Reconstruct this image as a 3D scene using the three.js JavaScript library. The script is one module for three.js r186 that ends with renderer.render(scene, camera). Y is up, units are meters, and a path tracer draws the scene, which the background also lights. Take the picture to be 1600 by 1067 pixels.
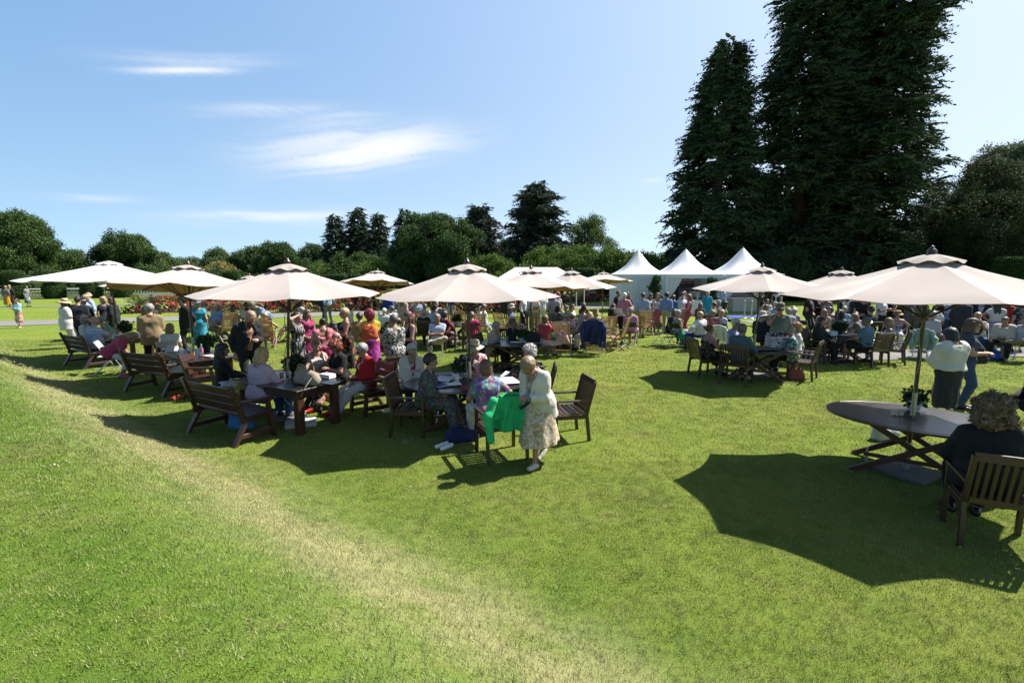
import * as THREE from 'three';
import { mergeGeometries, mergeVertices } from 'three/addons/utils/BufferGeometryUtils.js';
import { RoundedBoxGeometry } from 'three/addons/geometries/RoundedBoxGeometry.js';

// ---------------------------------------------------------------- camera, sky, sun, exposure
const scene = new THREE.Scene();
const EYE = 2.6, PITCH = 7.98 * Math.PI / 180, FOC = 760;           // eye above the lower lawn
const camera = new THREE.PerspectiveCamera(70.13, 1600 / 1067, 0.1, 1500);
camera.position.set(0, EYE, 0);
camera.rotation.set(-PITCH, 0, 0);
const renderer = new THREE.WebGLRenderer({ antialias: true });
renderer.toneMapping = THREE.LinearToneMapping;
const EXPO = 2.6;
renderer.toneMappingExposure = EXPO;
renderer.shadowMap.enabled = true;
const SUN = new THREE.Vector3(1.54, 2.2, -0.78).normalize();
const sun = new THREE.DirectionalLight(new THREE.Color(1, 0.95, 0.87), 5);
sun.position.copy(SUN).multiplyScalar(120);
sun.castShadow = true;
sun.shadow.mapSize.set(4096, 4096);
Object.assign(sun.shadow.camera, { left: -70, right: 70, top: 70, bottom: -70, near: 1, far: 300 });
scene.add(sun, sun.target);

function rng(seed) { let a = seed >>> 0; return () => { a = (a + 0x6D2B79F5) | 0; let t = Math.imul(a ^ (a >>> 15), 1 | a); t = (t + Math.imul(t ^ (t >>> 7), 61 | t)) ^ t; return ((t ^ (t >>> 14)) >>> 0) / 4294967296; }; }
const R0 = rng(7);
const clamp = (x, a = 0, b = 1) => Math.min(b, Math.max(a, x)), lerp = (a, b, t) => a + (b - a) * t;
const sstep = (a, b, x) => { const t = clamp((x - a) / (b - a)); return t * t * (3 - 2 * t); };
const DEG = Math.PI / 180;
// value noise
const HASH = new Float32Array(65536); { const r = rng(99); for (let i = 0; i < 65536; i++) HASH[i] = r(); }
const hsh = (x, y, z) => HASH[((x * 73 + y * 179 + z * 283) ^ (x * 1031 + (y << 5) + (z << 9))) & 65535];
function noise3(x, y, z) {
  const X = Math.floor(x), Y = Math.floor(y), Z = Math.floor(z), a = x - X, b = y - Y, c = z - Z;
  const u = a * a * (3 - 2 * a), v = b * b * (3 - 2 * b), w = c * c * (3 - 2 * c);
  const l = (p, q, t) => p + (q - p) * t;
  return l(l(l(hsh(X, Y, Z), hsh(X + 1, Y, Z), u), l(hsh(X, Y + 1, Z), hsh(X + 1, Y + 1, Z), u), v),
    l(l(hsh(X, Y, Z + 1), hsh(X + 1, Y, Z + 1), u), l(hsh(X, Y + 1, Z + 1), hsh(X + 1, Y + 1, Z + 1), u), v), w);
}
const fbm = (x, y, z, n = 4) => { let s = 0, a = 0.5, t = 0; for (let i = 0; i < n; i++) { s += a * noise3(x, y, z); t += a; a *= 0.5; x *= 2.03; y *= 2.03; z *= 2.03; } return s / t; };

{ // the sky: clear summer air, brighter towards the sun and the horizon, a few thin cirrus streaks
  const W = 2048, H = 1024, data = new Float32Array(W * H * 4);
  // azimuth (right of the view axis), elevation, half widths, strength, all degrees; slope = rise per degree
  const cirrus = [
    [-32.2, 18.1, 4.6, .26, .9, .185, 1], [-31.0, 19.2, 7.2, .5, .32, .16, 2],
    [-15.5, 13.0, 9.6, 1.55, 1.0, .15, 3], [-19.5, 13.4, 8.5, 1.9, .6, .15, 9], [-25.0, 15.9, 6.6, .55, .42, .14, 4], [-19.0, 15.6, 6.0, .8, .35, .15, 5],
    [-24.5, 5.9, 9.5, .75, .66, .03, 6], [-7.0, 5.2, 13.0, .75, .45, -.02, 7], [-39.7, 6.5, 3.2, .25, .36, .03, 8], [15.6, 9.96, 1.2, .25, .3, 0, 10],
    [60, 24, 8, .8, .4, .02, 11], [120, 12, 14, 1, .5, .01, 12], [170, 30, 12, 1.4, .5, .02, 13], [-110, 18, 14, 1.2, .5, .02, 14], [-75, 9, 12, .8, .4, 0, 15], [95, 40, 9, 1.1, .4, .02, 16],
  ];
  for (let row = 0; row < H; row++) {
    const el = ((row + .5) / H - .5) * Math.PI, y = Math.sin(el), e = el / DEG;
    for (let col = 0; col < W; col++) {
      const round = ((col + .5) / W - .5) * 2 * Math.PI, x = Math.cos(round) * Math.cos(el), z = Math.sin(round) * Math.cos(el);
      const cs = x * SUN.x + y * SUN.y + z * SUN.z, g = Math.acos(clamp(cs, -1, 1)) / DEG, o = (row * W + col) * 4;
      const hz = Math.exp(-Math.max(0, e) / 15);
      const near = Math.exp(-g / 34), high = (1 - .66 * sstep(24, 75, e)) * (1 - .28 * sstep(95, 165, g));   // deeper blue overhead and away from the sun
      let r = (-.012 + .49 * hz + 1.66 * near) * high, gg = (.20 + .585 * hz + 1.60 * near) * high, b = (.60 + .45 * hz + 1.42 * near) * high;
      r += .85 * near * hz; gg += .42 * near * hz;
      if (e > 0) {
        const az = Math.atan2(x, -z) / DEG;
        let a = 0;
        for (const [ca, ce, wa, we, st, sl, sd] of cirrus) {
          let da = az - ca; if (da > 180) da -= 360; if (da < -180) da += 360;
          if (Math.abs(da) > wa * 1.6 || Math.abs(e - ce) > we * 4 + 2) continue;
          const de = e - ce - da * sl + .5 * we * (noise3(az * .22 + sd * 9, sd, 0) - .5);
          const q = Math.exp(-Math.pow(Math.abs(da / wa), 2.4) * 1.6) * Math.exp(-Math.pow(Math.abs(de / we), 2.2));
          const lines = fbm(az * .085 + sd * 3.7, (de + .004 * da * da * sl) * 2.7 / Math.min(1, we * .9 + .25), sd, 5), wisps = fbm(az * .38 + sd, de * 6 + az * .3, sd + 5, 4);
          a = Math.max(a, st * Math.pow(q, .75) * (.16 + .95 * sstep(.30, .66, lines * .72 + wisps * .28 + q * .10)));
        }
        a = clamp(a); r = lerp(r, 1.0, a); gg = lerp(gg, 1.03, a); b = lerp(b, 1.08, a);
      } else { r = .16; gg = .2; b = .12; }
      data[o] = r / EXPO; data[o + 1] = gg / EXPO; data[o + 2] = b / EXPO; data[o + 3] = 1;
    }
  }
  const t = new THREE.DataTexture(data, W, H, THREE.RGBAFormat, THREE.FloatType);
  t.mapping = THREE.EquirectangularReflectionMapping; t.magFilter = THREE.LinearFilter; t.minFilter = THREE.LinearFilter; t.needsUpdate = true;
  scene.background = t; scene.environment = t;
}

// ---------------------------------------------------------------- places: from a direction seen by the lens to metres on the lawn
const CP = Math.cos(PITCH), SP = Math.sin(PITCH);
const distAt = (py, h = 0) => (EYE - h) / Math.tan(PITCH + Math.atan((py - 533.5) / FOC));
const across = (px, d, h = 0) => (px - 800) * (d * CP + (EYE - h) * SP) / FOC;
const V = (x, y, z) => new THREE.Vector3(x, y, z);
const spot = (px, d, h = 0) => V(across(px, d, h), 0, -d);            // a point d metres off
const ground = (px, py) => spot(px, distAt(py));
const toCam = (p) => Math.atan2(-p.x, -p.z);                         // heading that looks back to the lens

// the lawn terrace: the lower lawn is level, a grass bank rises to the terrace on the near left
const bankS = (x, z) => 0.597 * x - 0.802 * z - 3.0;
const groundY = (x, z) => { const s = bankS(x, z), t = clamp((0.15 - s) / 2.55), k = t * t * (3 - 2 * t); return .95 * k + .015 * (fbm(x * .5, z * .5, 3, 3) - .5); };

// ---------------------------------------------------------------- naming, tagging
const NAMES = new Map();
const numbered = (n) => { const k = NAMES.get(n) ?? 0; NAMES.set(n, k + 1); return k ? n + '_' + String(k).padStart(3, '0') : n; };
function tag(o, label, category, group) { o.userData = { ...o.userData, label, category }; if (group) o.userData.group = group; return o; }
function thing(name, label, category, pos = [0, 0, 0], turn = 0, group) {
  const o = new THREE.Group(); o.name = numbered(name); scene.add(o);
  if (pos.isVector3) o.position.copy(pos); else o.position.set(...pos);
  o.rotation.y = turn; return tag(o, label, category, group);
}
function mesh(name, geo, mat, parent = scene) {
  const m = new THREE.Mesh(Array.isArray(geo) ? merge(geo) : geo, mat); m.name = parent === scene ? numbered(name) : name; m.castShadow = m.receiveShadow = true; parent.add(m); return m;
}
const struct = (name, geo, mat) => { const m = mesh(name, geo, mat); m.userData.kind = 'structure'; return m; };
function dup(o, label, group) {
  const r = o.clone(); r.name = numbered(o.name.replace(/_\d{3}$/, '')); scene.add(r); r.userData = { ...o.userData, label }; if (group) r.userData.group = group; return r;
}
function merge(list) {
  const l = list.map((g) => { const k = g.index ? g.toNonIndexed() : g; for (const n of Object.keys(k.attributes)) if (!['position', 'normal', 'uv', 'color'].includes(n)) k.deleteAttribute(n); return k; });
  const all = ['normal', 'uv', 'color'].filter((n) => l.every((g) => g.attributes[n]));
  for (const g of l) for (const n of ['normal', 'uv', 'color']) if (g.attributes[n] && !all.includes(n)) g.deleteAttribute(n);
  const m = mergeGeometries(l); if (!m.attributes.normal) m.computeVertexNormals(); return m;
}
// ---------------------------------------------------------------- shape helpers
function uvBox(g, s = 1) { // uv in metres by dominant axis
  const p = g.attributes.position, n = g.attributes.normal, u = new Float32Array(p.count * 2);
  for (let i = 0; i < p.count; i++) {
    const ax = Math.abs(n.getX(i)), ay = Math.abs(n.getY(i)), az = Math.abs(n.getZ(i));
    let a, b; if (ax >= ay && ax >= az) { a = p.getZ(i); b = p.getY(i); } else if (ay >= az) { a = p.getX(i); b = p.getZ(i); } else { a = p.getX(i); b = p.getY(i); }
    u[2 * i] = a * s; u[2 * i + 1] = b * s;
  }
  g.setAttribute('uv', new THREE.BufferAttribute(u, 2)); return g;
}
const bx = (w, h, d, x = 0, y = 0, z = 0, r = .006) => { const g = r ? new RoundedBoxGeometry(w, h, d, 1, Math.min(r, w / 2.1, h / 2.1, d / 2.1)) : new THREE.BoxGeometry(w, h, d); return uvBox(g).translate(x, y, z); };
// a bar of w x t section from a to b
function bar(a, b, w, t = w, upv = V(0, 1, 0), r = .006) {
  const A = V(...a), B = V(...b), dir = B.clone().sub(A), L = dir.length(); dir.normalize();
  let side = new THREE.Vector3().crossVectors(Math.abs(dir.dot(upv)) > .98 ? V(0, 0, 1) : upv, dir).normalize(); const up2 = new THREE.Vector3().crossVectors(dir, side);
  const g = bx(w, t, L, 0, 0, 0, r);
  return g.applyMatrix4(new THREE.Matrix4().makeBasis(side, up2, dir).setPosition(A.add(B).multiplyScalar(.5)));
}
function rod(a, b, ra, rb = ra, n = 8) {
  const A = V(...a), B = V(...b), dir = B.clone().sub(A), L = dir.length(); const g = new THREE.CylinderGeometry(rb, ra, L, n, 1);
  g.applyQuaternion(new THREE.Quaternion().setFromUnitVectors(V(0, 1, 0), dir.normalize())); const m = A.add(B).multiplyScalar(.5); return g.translate(m.x, m.y, m.z);
}
const tube = (pts, r, n = 24, k = 6, closed = false) => new THREE.TubeGeometry(new THREE.CatmullRomCurve3(pts.map((p) => V(...p)), closed), n, r, k, closed);
const lathe = (pts, n = 20) => new THREE.LatheGeometry(pts.map(([x, y]) => new THREE.Vector2(x, y)), n);
function paint(g, fn) { // vertex colours, linear
  const p = g.attributes.position, c = new Float32Array(p.count * 3); for (let i = 0; i < p.count; i++) { const k = fn(p.getX(i), p.getY(i), p.getZ(i), i); c[3 * i] = k[0]; c[3 * i + 1] = k[1]; c[3 * i + 2] = k[2]; }
  g.setAttribute('color', new THREE.BufferAttribute(c, 3)); return g;
}
const lin = (hex, k = 1) => new THREE.Color(hex).toArray().map((q) => q * k);
// ---------------------------------------------------------------- materials
function noiseTex(n, fn, srgb = false) {
  const d = new Uint8Array(n * n * 4); for (let y = 0; y < n; y++) for (let x = 0; x < n; x++) { const c = fn(x / n, y / n), o = (y * n + x) * 4; for (let k = 0; k < 3; k++) d[o + k] = clamp(Array.isArray(c) ? c[k] : c) * 255; d[o + 3] = 255; }
  const t = new THREE.DataTexture(d, n, n); t.wrapS = t.wrapT = THREE.RepeatWrapping; t.magFilter = THREE.LinearFilter; t.minFilter = THREE.LinearMipmapLinearFilter; t.generateMipmaps = true; if (srgb) t.colorSpace = THREE.SRGBColorSpace; t.needsUpdate = true; return t;
}
const rep = (t, x, y = x) => { const c = t.clone(); c.repeat.set(x, y); c.needsUpdate = true; return c; };
// periodic fbm for tiles
const pn = (u, v, f, s) => { const a = u * 2 * Math.PI, b = v * 2 * Math.PI, k = f / 6.283; return fbm(Math.cos(a) * k + 9, Math.sin(a) * k + Math.cos(b) * k + 5, Math.sin(b) * k + s, 4); };
const grain = noiseTex(256, (u, v) => .55 + .45 * clamp(pn(u, v, 34, 1) * .5 + .6 * Math.pow(noise3(v * 60, Math.sin(u * 6.283) * .8, Math.cos(u * 6.283) * .8), 1.2)));
const mottle = noiseTex(256, (u, v) => .72 + .28 * pn(u, v, 26, 4));
const faint = noiseTex(256, (u, v) => .90 + .10 * pn(u, v, 18, 7));
const weave = noiseTex(128, (u, v) => .5 + .25 * Math.sin(u * 6.283 * 32) * Math.sin(v * 6.283 * 32) + .25 * (pn(u, v, 20, 2) - .5));
const MS = (o) => new THREE.MeshStandardMaterial({ roughness: .8, ...o, color: Array.isArray(o.color) ? new THREE.Color().setRGB(...o.color) : o.color });
const MP = (o) => new THREE.MeshPhysicalMaterial({ roughness: .8, ...o, color: Array.isArray(o.color) ? new THREE.Color().setRGB(...o.color) : o.color });
const M = {
  dark: MP({ color: [.042, .0155, .009], roughness: .42, map: rep(grain, 1.5, 6), bumpMap: rep(grain, 1.5, 6), bumpScale: .0012, clearcoat: .25, clearcoatRoughness: .35 }),
  darker: MP({ color: [0.0187, 0.0093, 0.0076], roughness: .32, map: rep(grain, 1.5, 6), clearcoat: .3, clearcoatRoughness: .3 }),
  red: MP({ color: [.062, .0215, .012], roughness: .42, map: rep(grain, 1.5, 6), clearcoat: .25, clearcoatRoughness: .35 }),
  teak: MS({ color: [0.3444, 0.1968, 0.0779], roughness: .6, map: rep(grain, 1.5, 5), bumpMap: rep(grain, 1.5, 5), bumpScale: .001 }),
  greyteak: MS({ color: [0.2720, 0.2320, 0.1840], roughness: .75, map: rep(grain, 1.5, 5) }),
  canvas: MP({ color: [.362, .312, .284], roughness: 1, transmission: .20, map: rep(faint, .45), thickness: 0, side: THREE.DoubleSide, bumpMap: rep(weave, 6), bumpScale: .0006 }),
  underGlow: MP({ color: [0.3400, 0.1870, 0.0808], roughness: 1, transmission: .34, thickness: 0, side: THREE.DoubleSide }),  // added layer: its brown stands for warm light coming through the canvas
  canvasCap: MP({ color: [0.271, 0.240, 0.210], roughness: 1, transmission: .12, thickness: 0, side: THREE.DoubleSide }),
  canvasWhite: MP({ color: [0.5580, 0.5580, 0.5490], roughness: 1, transmission: .22, thickness: 0, side: THREE.DoubleSide }),
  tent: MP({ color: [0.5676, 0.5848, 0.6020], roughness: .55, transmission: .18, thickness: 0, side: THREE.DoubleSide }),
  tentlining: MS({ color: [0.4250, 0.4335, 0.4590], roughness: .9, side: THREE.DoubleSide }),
  steel: MS({ color: [.62, .62, .63], roughness: .3, metalness: .9 }),
  whitepaint: MS({ color: [0.6240, 0.6240, 0.6080], roughness: .5 }),
  stone: MS({ color: [.78, .78, .76], roughness: .85, map: rep(mottle, 1) }),
  slab: MS({ color: [.10, .10, .10], roughness: .85, map: rep(mottle, 2) }),
  black: MS({ color: [.012, .012, .013], roughness: .5 }),
  blackcloth: MS({ color: [.012, .012, .014], roughness: .95 }),
  plasticgrey: MS({ color: [0.3360, 0.3440, 0.3440], roughness: .5 }),
  paper: MS({ color: [0.6150, 0.6150, 0.6000], roughness: .9, side: THREE.DoubleSide }),
  white: MS({ color: [0.6000, 0.6000, 0.5850], roughness: .6, side: THREE.DoubleSide }),
  glass: MP({ color: [1, 1, 1], roughness: .03, transmission: 1, thickness: 0, ior: 1.45, side: THREE.DoubleSide }),
  brass: MS({ color: [0.4960, 0.4400, 0.2880], roughness: .4, metalness: .6 }),
  rope: MS({ color: [.26, .22, .14], roughness: 1 }),
  cloth: MS({ color: [1, 1, 1], vertexColors: true, roughness: .92, side: THREE.DoubleSide }),
  skin: MS({ color: [1, 1, 1], vertexColors: true, roughness: .55 }),
  hair: MS({ color: [1, 1, 1], vertexColors: true, roughness: .55 }),
  leather: MS({ color: [1, 1, 1], vertexColors: true, roughness: .45 }),
  leaf: MP({ color: [1, 1, 1], roughness: .85, specularIntensity: .35, transmission: .22, thickness: 0, side: THREE.DoubleSide }),
  leafv: MP({ color: [1, 1, 1], vertexColors: true, roughness: .7, transmission: .3, thickness: 0, side: THREE.DoubleSide }),
  bark: MS({ color: [.075, .045, .03], roughness: 1, map: rep(grain, 1, .5), bumpMap: rep(grain, 1, .5), bumpScale: .04 }),
  pot: MS({ color: [0.5400, 0.5475, 0.5250], roughness: .45 }),
};

// ---------------------------------------------------------------- lawn, paths, terrace
const GREEN = [.112, .160, .024], DEEP = [.062, .112, .017], STRAW = [.268, .240, .132], YELLOW = [.190, .184, .050], BROWN = [.115, .10, .036];
const mix3 = (a, b, t) => [lerp(a[0], b[0], t), lerp(a[1], b[1], t), lerp(a[2], b[2], t)];
function lawnColor(x, z) {
  const s = bankS(x, z), d = -z, big = fbm(x * .55 + 7, z * .55, 1, 3), mid = fbm(x * 2.3, z * 2.3, 5, 3), fine = fbm(x * 9, z * 9, 8, 2);
  let c = mix3(mix3(DEEP, GREEN, .35), GREEN, sstep(.25, .7, mid * .6 + fine * .4)); if (s < -1.4) c = mix3(c, DEEP, .3 * sstep(-1.4, -2.2, s));
  if (s > -.4) c = mix3(c, YELLOW, .30 * sstep(-.4, 1.2, s));
  c = mix3(c, YELLOW, .5 * sstep(.42, .75, big * .7 + fine * .3) * (s > -1.2 ? 1 : .45));
  c = mix3(c, [.165, .165, .055], .4 * sstep(.50, .72, fbm(x * 4.6 + 3, z * 4.6, 9, 3) * .6 + .4 * fbm(x * 15, z * 15, 12, 2)));
  c = mix3(c, BROWN, .3 * sstep(.6, .8, fbm(x * 1.3 + 20, z * 1.3, 2, 4)));
  // the worn, scorched strip along the foot and face of the bank
  const along = (x * .802 + z * .597), wob = .5 * (fbm(along * .35, s * .3, 11, 3) - .5), w = Math.exp(-Math.pow((s + .86 + wob) / .70, 2)), str = fbm(along * .55, s * 5.5, 4, 4), pat = fbm(x * 3.4, z * 3.4, 6, 4);
  const near = sstep(26, 7, d);
  c = mix3(c, STRAW, clamp(w * 1.0 * sstep(.22, .72, str * .55 + pat * .45 + w * .1)) * (.62 + .26 * near));
  // stripes left by the mower on the far lawn
  if (d > 20) c = mix3(c, [.112, .164, .020], .35 + .2 * Math.sign(Math.sin((x * .36 + z) * 1.1)));
  return c;
}
const turf = (() => { // mown turf seen from above: thousands of short blades lying every way, green, yellow and straw
  const n = 2048, d = new Uint8Array(n * n * 4), q = rng(1234), f = new Float32Array(n * n * 3);
  for (let i = 0; i < n * n; i++) { f[3 * i] = .34; f[3 * i + 1] = .36; f[3 * i + 2] = .30; }
  for (let k = 0; k < 150000; k++) {
    const x = q() * n, y = q() * n, a = q() * 6.283, l = 9 + 20 * q(), w = q() < .5 ? 1 : 2, t = q(), b = .40 + .62 * q() * q() + .15 * q(), c = t > .93 ? [1.15, .98, .95] : t > .7 ? [1.04, .94, .75] : [.90, .99, .80], dx = Math.cos(a), dy = Math.sin(a);
    for (let i = 0; i < l; i++) { const s = b * (.75 + .35 * i / l); for (let j = 0; j < w; j++) { const o = ((((y + dy * i + dx * j) | 0) & (n - 1)) * n + (((x + dx * i - dy * j) | 0) & (n - 1))) * 3; f[o] = s * c[0]; f[o + 1] = s * c[1]; f[o + 2] = s * c[2]; } }
  }
  for (let i = 0; i < n * n; i++) { for (let c = 0; c < 3; c++) d[4 * i + c] = clamp(f[3 * i + c]) * 255; d[4 * i + 3] = 255; }
  const t = new THREE.DataTexture(d, n, n); t.wrapS = t.wrapT = THREE.RepeatWrapping; t.magFilter = THREE.LinearFilter; t.minFilter = THREE.LinearMipmapLinearFilter; t.generateMipmaps = true; t.needsUpdate = true; return t;
})();
const lawnMat = MP({ color: [1.97, 2.02, 2.14], vertexColors: true, roughness: 1, specularIntensity: .15, map: turf, bumpMap: turf, bumpScale: .012 });
{
  const geos = [];
  const sheet = (x0, x1, z0, z1, nx, nz) => {
    const g = new THREE.PlaneGeometry(x1 - x0, z1 - z0, nx, nz).rotateX(-Math.PI / 2).translate((x0 + x1) / 2, 0, (z0 + z1) / 2), p = g.attributes.position, u = g.attributes.uv;
    for (let i = 0; i < p.count; i++) { p.setY(i, groundY(p.getX(i), p.getZ(i))); u.setXY(i, p.getX(i) / 2.3, p.getZ(i) / 2.3); }
    g.computeVertexNormals(); geos.push(paint(g, (x, y, z) => lawnColor(x, z)));
  };
  sheet(-26, 16, -18, 6, 300, 170); sheet(-26, 16, -62, -18, 110, 120);
  sheet(-90, -26, -62, 6, 60, 50); sheet(16, 90, -62, 6, 70, 60);
  sheet(-600, 600, -900, -62, 30, 20); sheet(-600, -90, -62, 60, 10, 10); sheet(90, 600, -62, 60, 10, 10); sheet(-90, 90, 6, 60, 10, 6);
  struct('lawn', geos, lawnMat);
}
{ // short mown blades, denser towards the lens
  const r = rng(21), P = [], N = [];
  const tuft = (n, hgt, rad, wid) => {
    const pos = [], q = rng(n * 7 + 1);
    for (let i = 0; i < n; i++) {
      const a = q() * 6.283, d = Math.sqrt(q()) * rad, x = Math.cos(a) * d, z = Math.sin(a) * d, h = hgt * (.55 + .6 * q()), b = q() * 6.283, l = h * (.25 + .8 * q()), w = wid * (.7 + .6 * q()), ca = Math.cos(b + 1.57) * w, sa = Math.sin(b + 1.57) * w;
      pos.push(x - ca, -.004, z - sa, x + ca, -.004, z + sa, x + Math.cos(b) * l, h, z + Math.sin(b) * l);
    }
    const g = new THREE.BufferGeometry(); g.setAttribute('position', new THREE.Float32BufferAttribute(pos, 3)); g.computeVertexNormals(); return g;
  };
  const bladeMat = MP({ color: [1, 1, 1], roughness: .9, specularIntensity: .3, transmission: .3, thickness: 0, side: THREE.DoubleSide });
  const rings = [[1.7, 3.6, 1900, tuft(9, .017, .038, .0018)], [3.6, 6.5, 850, tuft(12, .018, .055, .0026)], [6.5, 11, 280, tuft(15, .020, .09, .004)], [11, 19, 60, tuft(18, .022, .16, .007)]];
  const all = new THREE.Group(); all.name = 'grass'; all.userData = { kind: 'stuff', label: 'short mown green grass of the lawn with dry straw patches on the bank' }; scene.add(all);
  for (const [d0, d1, dens, g] of rings) {
    const half = 1.06, area = (d1 * d1 - d0 * d0) * half + .9 * (d1 - d0), n = Math.floor(area * dens), m = [], col = [];
    const o = new THREE.Object3D(), c = new THREE.Color();
    for (let i = 0; i < n; i++) {
      const d = Math.sqrt(lerp(d0 * d0, d1 * d1, r())), x = (r() * 2 - 1) * (half * d + .45), z = -d;
      o.position.set(x, groundY(x, z), z); o.rotation.set((r() - .5) * .3, r() * 6.283, (r() - .5) * .3); const s = .75 + .5 * r(); o.scale.set(s, s * (.7 + .6 * r()), s); o.updateMatrix(); m.push(...o.matrix.elements);
      let k = lawnColor(x, z); const q = r(); if (q > .88) k = mix3(k, STRAW, .55); else if (q < .3) k = mix3(k, DEEP, .45); const b = 1.15 + .8 * r(); col.push(k[0] * b, k[1] * b, k[2] * b);
    }
    const im = new THREE.InstancedMesh(g, bladeMat, n); im.name = 'grass_blades'; im.instanceMatrix.array.set(m); im.instanceColor = new THREE.InstancedBufferAttribute(new Float32Array(col), 3); im.userData.kind = 'stuff'; im.castShadow = im.receiveShadow = true; all.add(im);
  }
}
// the garden lies askew to the view: its cross lines fall back to the right
const gx = (x, d0, sl = .40) => d0 + sl * (x + 22);                  // distance of a garden line at x
const gravelMat = MS({ color: [.175, .168, .163], roughness: 1, map: rep(noiseTex(256, (u, v) => .55 + .45 * hsh(Math.floor(u * 256), Math.floor(v * 256), 9)), 1), side: THREE.DoubleSide });
function strip(x0, x1, n, near, far, y) {
  const pos = [], uv = [], idx = [];
  for (let i = 0; i <= n; i++) { const x = lerp(x0, x1, i / n), a = near(x), b = far(x); pos.push(x, y, -a, x, y, -b); uv.push(x / 2, a / 2, x / 2, b / 2); if (i < n) idx.push(2 * i, 2 * i + 2, 2 * i + 1, 2 * i + 1, 2 * i + 2, 2 * i + 3); }
  const g = new THREE.BufferGeometry(); g.setAttribute('position', new THREE.Float32BufferAttribute(pos, 3)); g.setAttribute('uv', new THREE.Float32BufferAttribute(uv, 2)); g.setIndex(idx); g.computeVertexNormals(); return g;
}
struct('gravel_path', [strip(-60, 7.5, 60, (x) => gx(x, 25.2) + .12 * fbm(x, 1, 1), (x) => gx(x, 28.6) + .12 * fbm(x, 5, 1), .02)], gravelMat);
struct('gravel_path', [strip(-80, 12, 40, (x) => gx(x, 44.3), (x) => gx(x, 45.6), .02)], gravelMat);
struct('gravel_path', [strip(9, 40, 30, (x) => 14.9 + .12 * (x - 15), (x) => 16.6 + .12 * (x - 15), .02)], gravelMat);
struct('gravel_path', [strip(12.5, 60, 30, (x) => 24.5 + .12 * (x - 15), (x) => 27 + .12 * (x - 15), .02)], gravelMat);
struct('blue_carpet', [bx(2.9, .03, 1.8, across(1172, 29.2), .012, -29.2, 0)], MS({ color: [.015, .05, .22], roughness: 1 }));

// ---------------------------------------------------------------- leaves as little clusters
function leafCluster(n, size, spread, seed, flat = .5) {
  const q = rng(seed), pos = [];
  for (let i = 0; i < n; i++) {
    const p = V(q() - .5, (q() - .5) * flat * 2, q() - .5).multiplyScalar(spread * 1.6), d = V(q() - .5, (q() - .3) * .9, q() - .5).normalize(), s = size * (.6 + .8 * q()), t = new THREE.Vector3().crossVectors(d, V(q() - .5, q() - .5, q() - .5)).normalize().multiplyScalar(s * .42);
    const e = p.clone().addScaledVector(d, s), m = p.clone().addScaledVector(d, s * .5).addScaledVector(V(0, 1, 0), s * .08);
    for (const k of [p, m.clone().add(t), e, p, e, m.clone().sub(t)]) pos.push(k.x, k.y, k.z);
  }
  const g = new THREE.BufferGeometry(); g.setAttribute('position', new THREE.Float32BufferAttribute(pos, 3)); g.computeVertexNormals(); return g;
}
function sprayCluster(n, len, seed) { // conifer: flat feathered sprays along a drooping twig
  const q = rng(seed), pos = [];
  for (let i = 0; i < n; i++) {
    const t = i / n, p = V(0, -.12 * len * t * t, len * t), side = (i & 1) ? 1 : -1, l = len * (.42 - .25 * t) * (.7 + .6 * q()), d = V(side * (.7 + .3 * q()), (q() - .55) * .7, .55 + .3 * q()).normalize(), w = V(q() - .5, .6, q() - .5).normalize().multiplyScalar(l * .2);
    const e = p.clone().addScaledVector(d, l), m = p.clone().addScaledVector(d, l * .55);
    for (const k of [p, m.clone().add(w), e, p, e, m.clone().sub(w)]) pos.push(k.x, k.y, k.z);
  }
  const g = new THREE.BufferGeometry(); g.setAttribute('position', new THREE.Float32BufferAttribute(pos, 3)); g.computeVertexNormals(); return g;
}
const CL = { fine: leafCluster(40, .13, .5, 1), mid: leafCluster(44, .17, .62, 2), big: leafCluster(40, .2, .7, 5), tiny: leafCluster(26, .09, .2, 3), ivy: leafCluster(12, .09, .14, 8), spray: sprayCluster(20, 1.15, 4), spray2: sprayCluster(16, 1.5, 6) };
function cloud(name, geo, mat, items, parent) { // items: [x,y,z,scale,rx,ry,rz,[r,g,b]]
  const im = new THREE.InstancedMesh(geo, mat, items.length), o = new THREE.Object3D(), col = new Float32Array(items.length * 3);
  items.forEach((k, i) => { o.position.set(k[0], k[1], k[2]); o.rotation.set(k[4], k[5], k[6], 'YXZ'); o.scale.setScalar(k[3]); o.updateMatrix(); im.setMatrixAt(i, o.matrix); col.set(k[7], i * 3); });
  im.instanceColor = new THREE.InstancedBufferAttribute(col, 3); im.name = name; im.userData.kind = 'stuff'; im.castShadow = im.receiveShadow = true; parent.add(im); return im;
}
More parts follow.
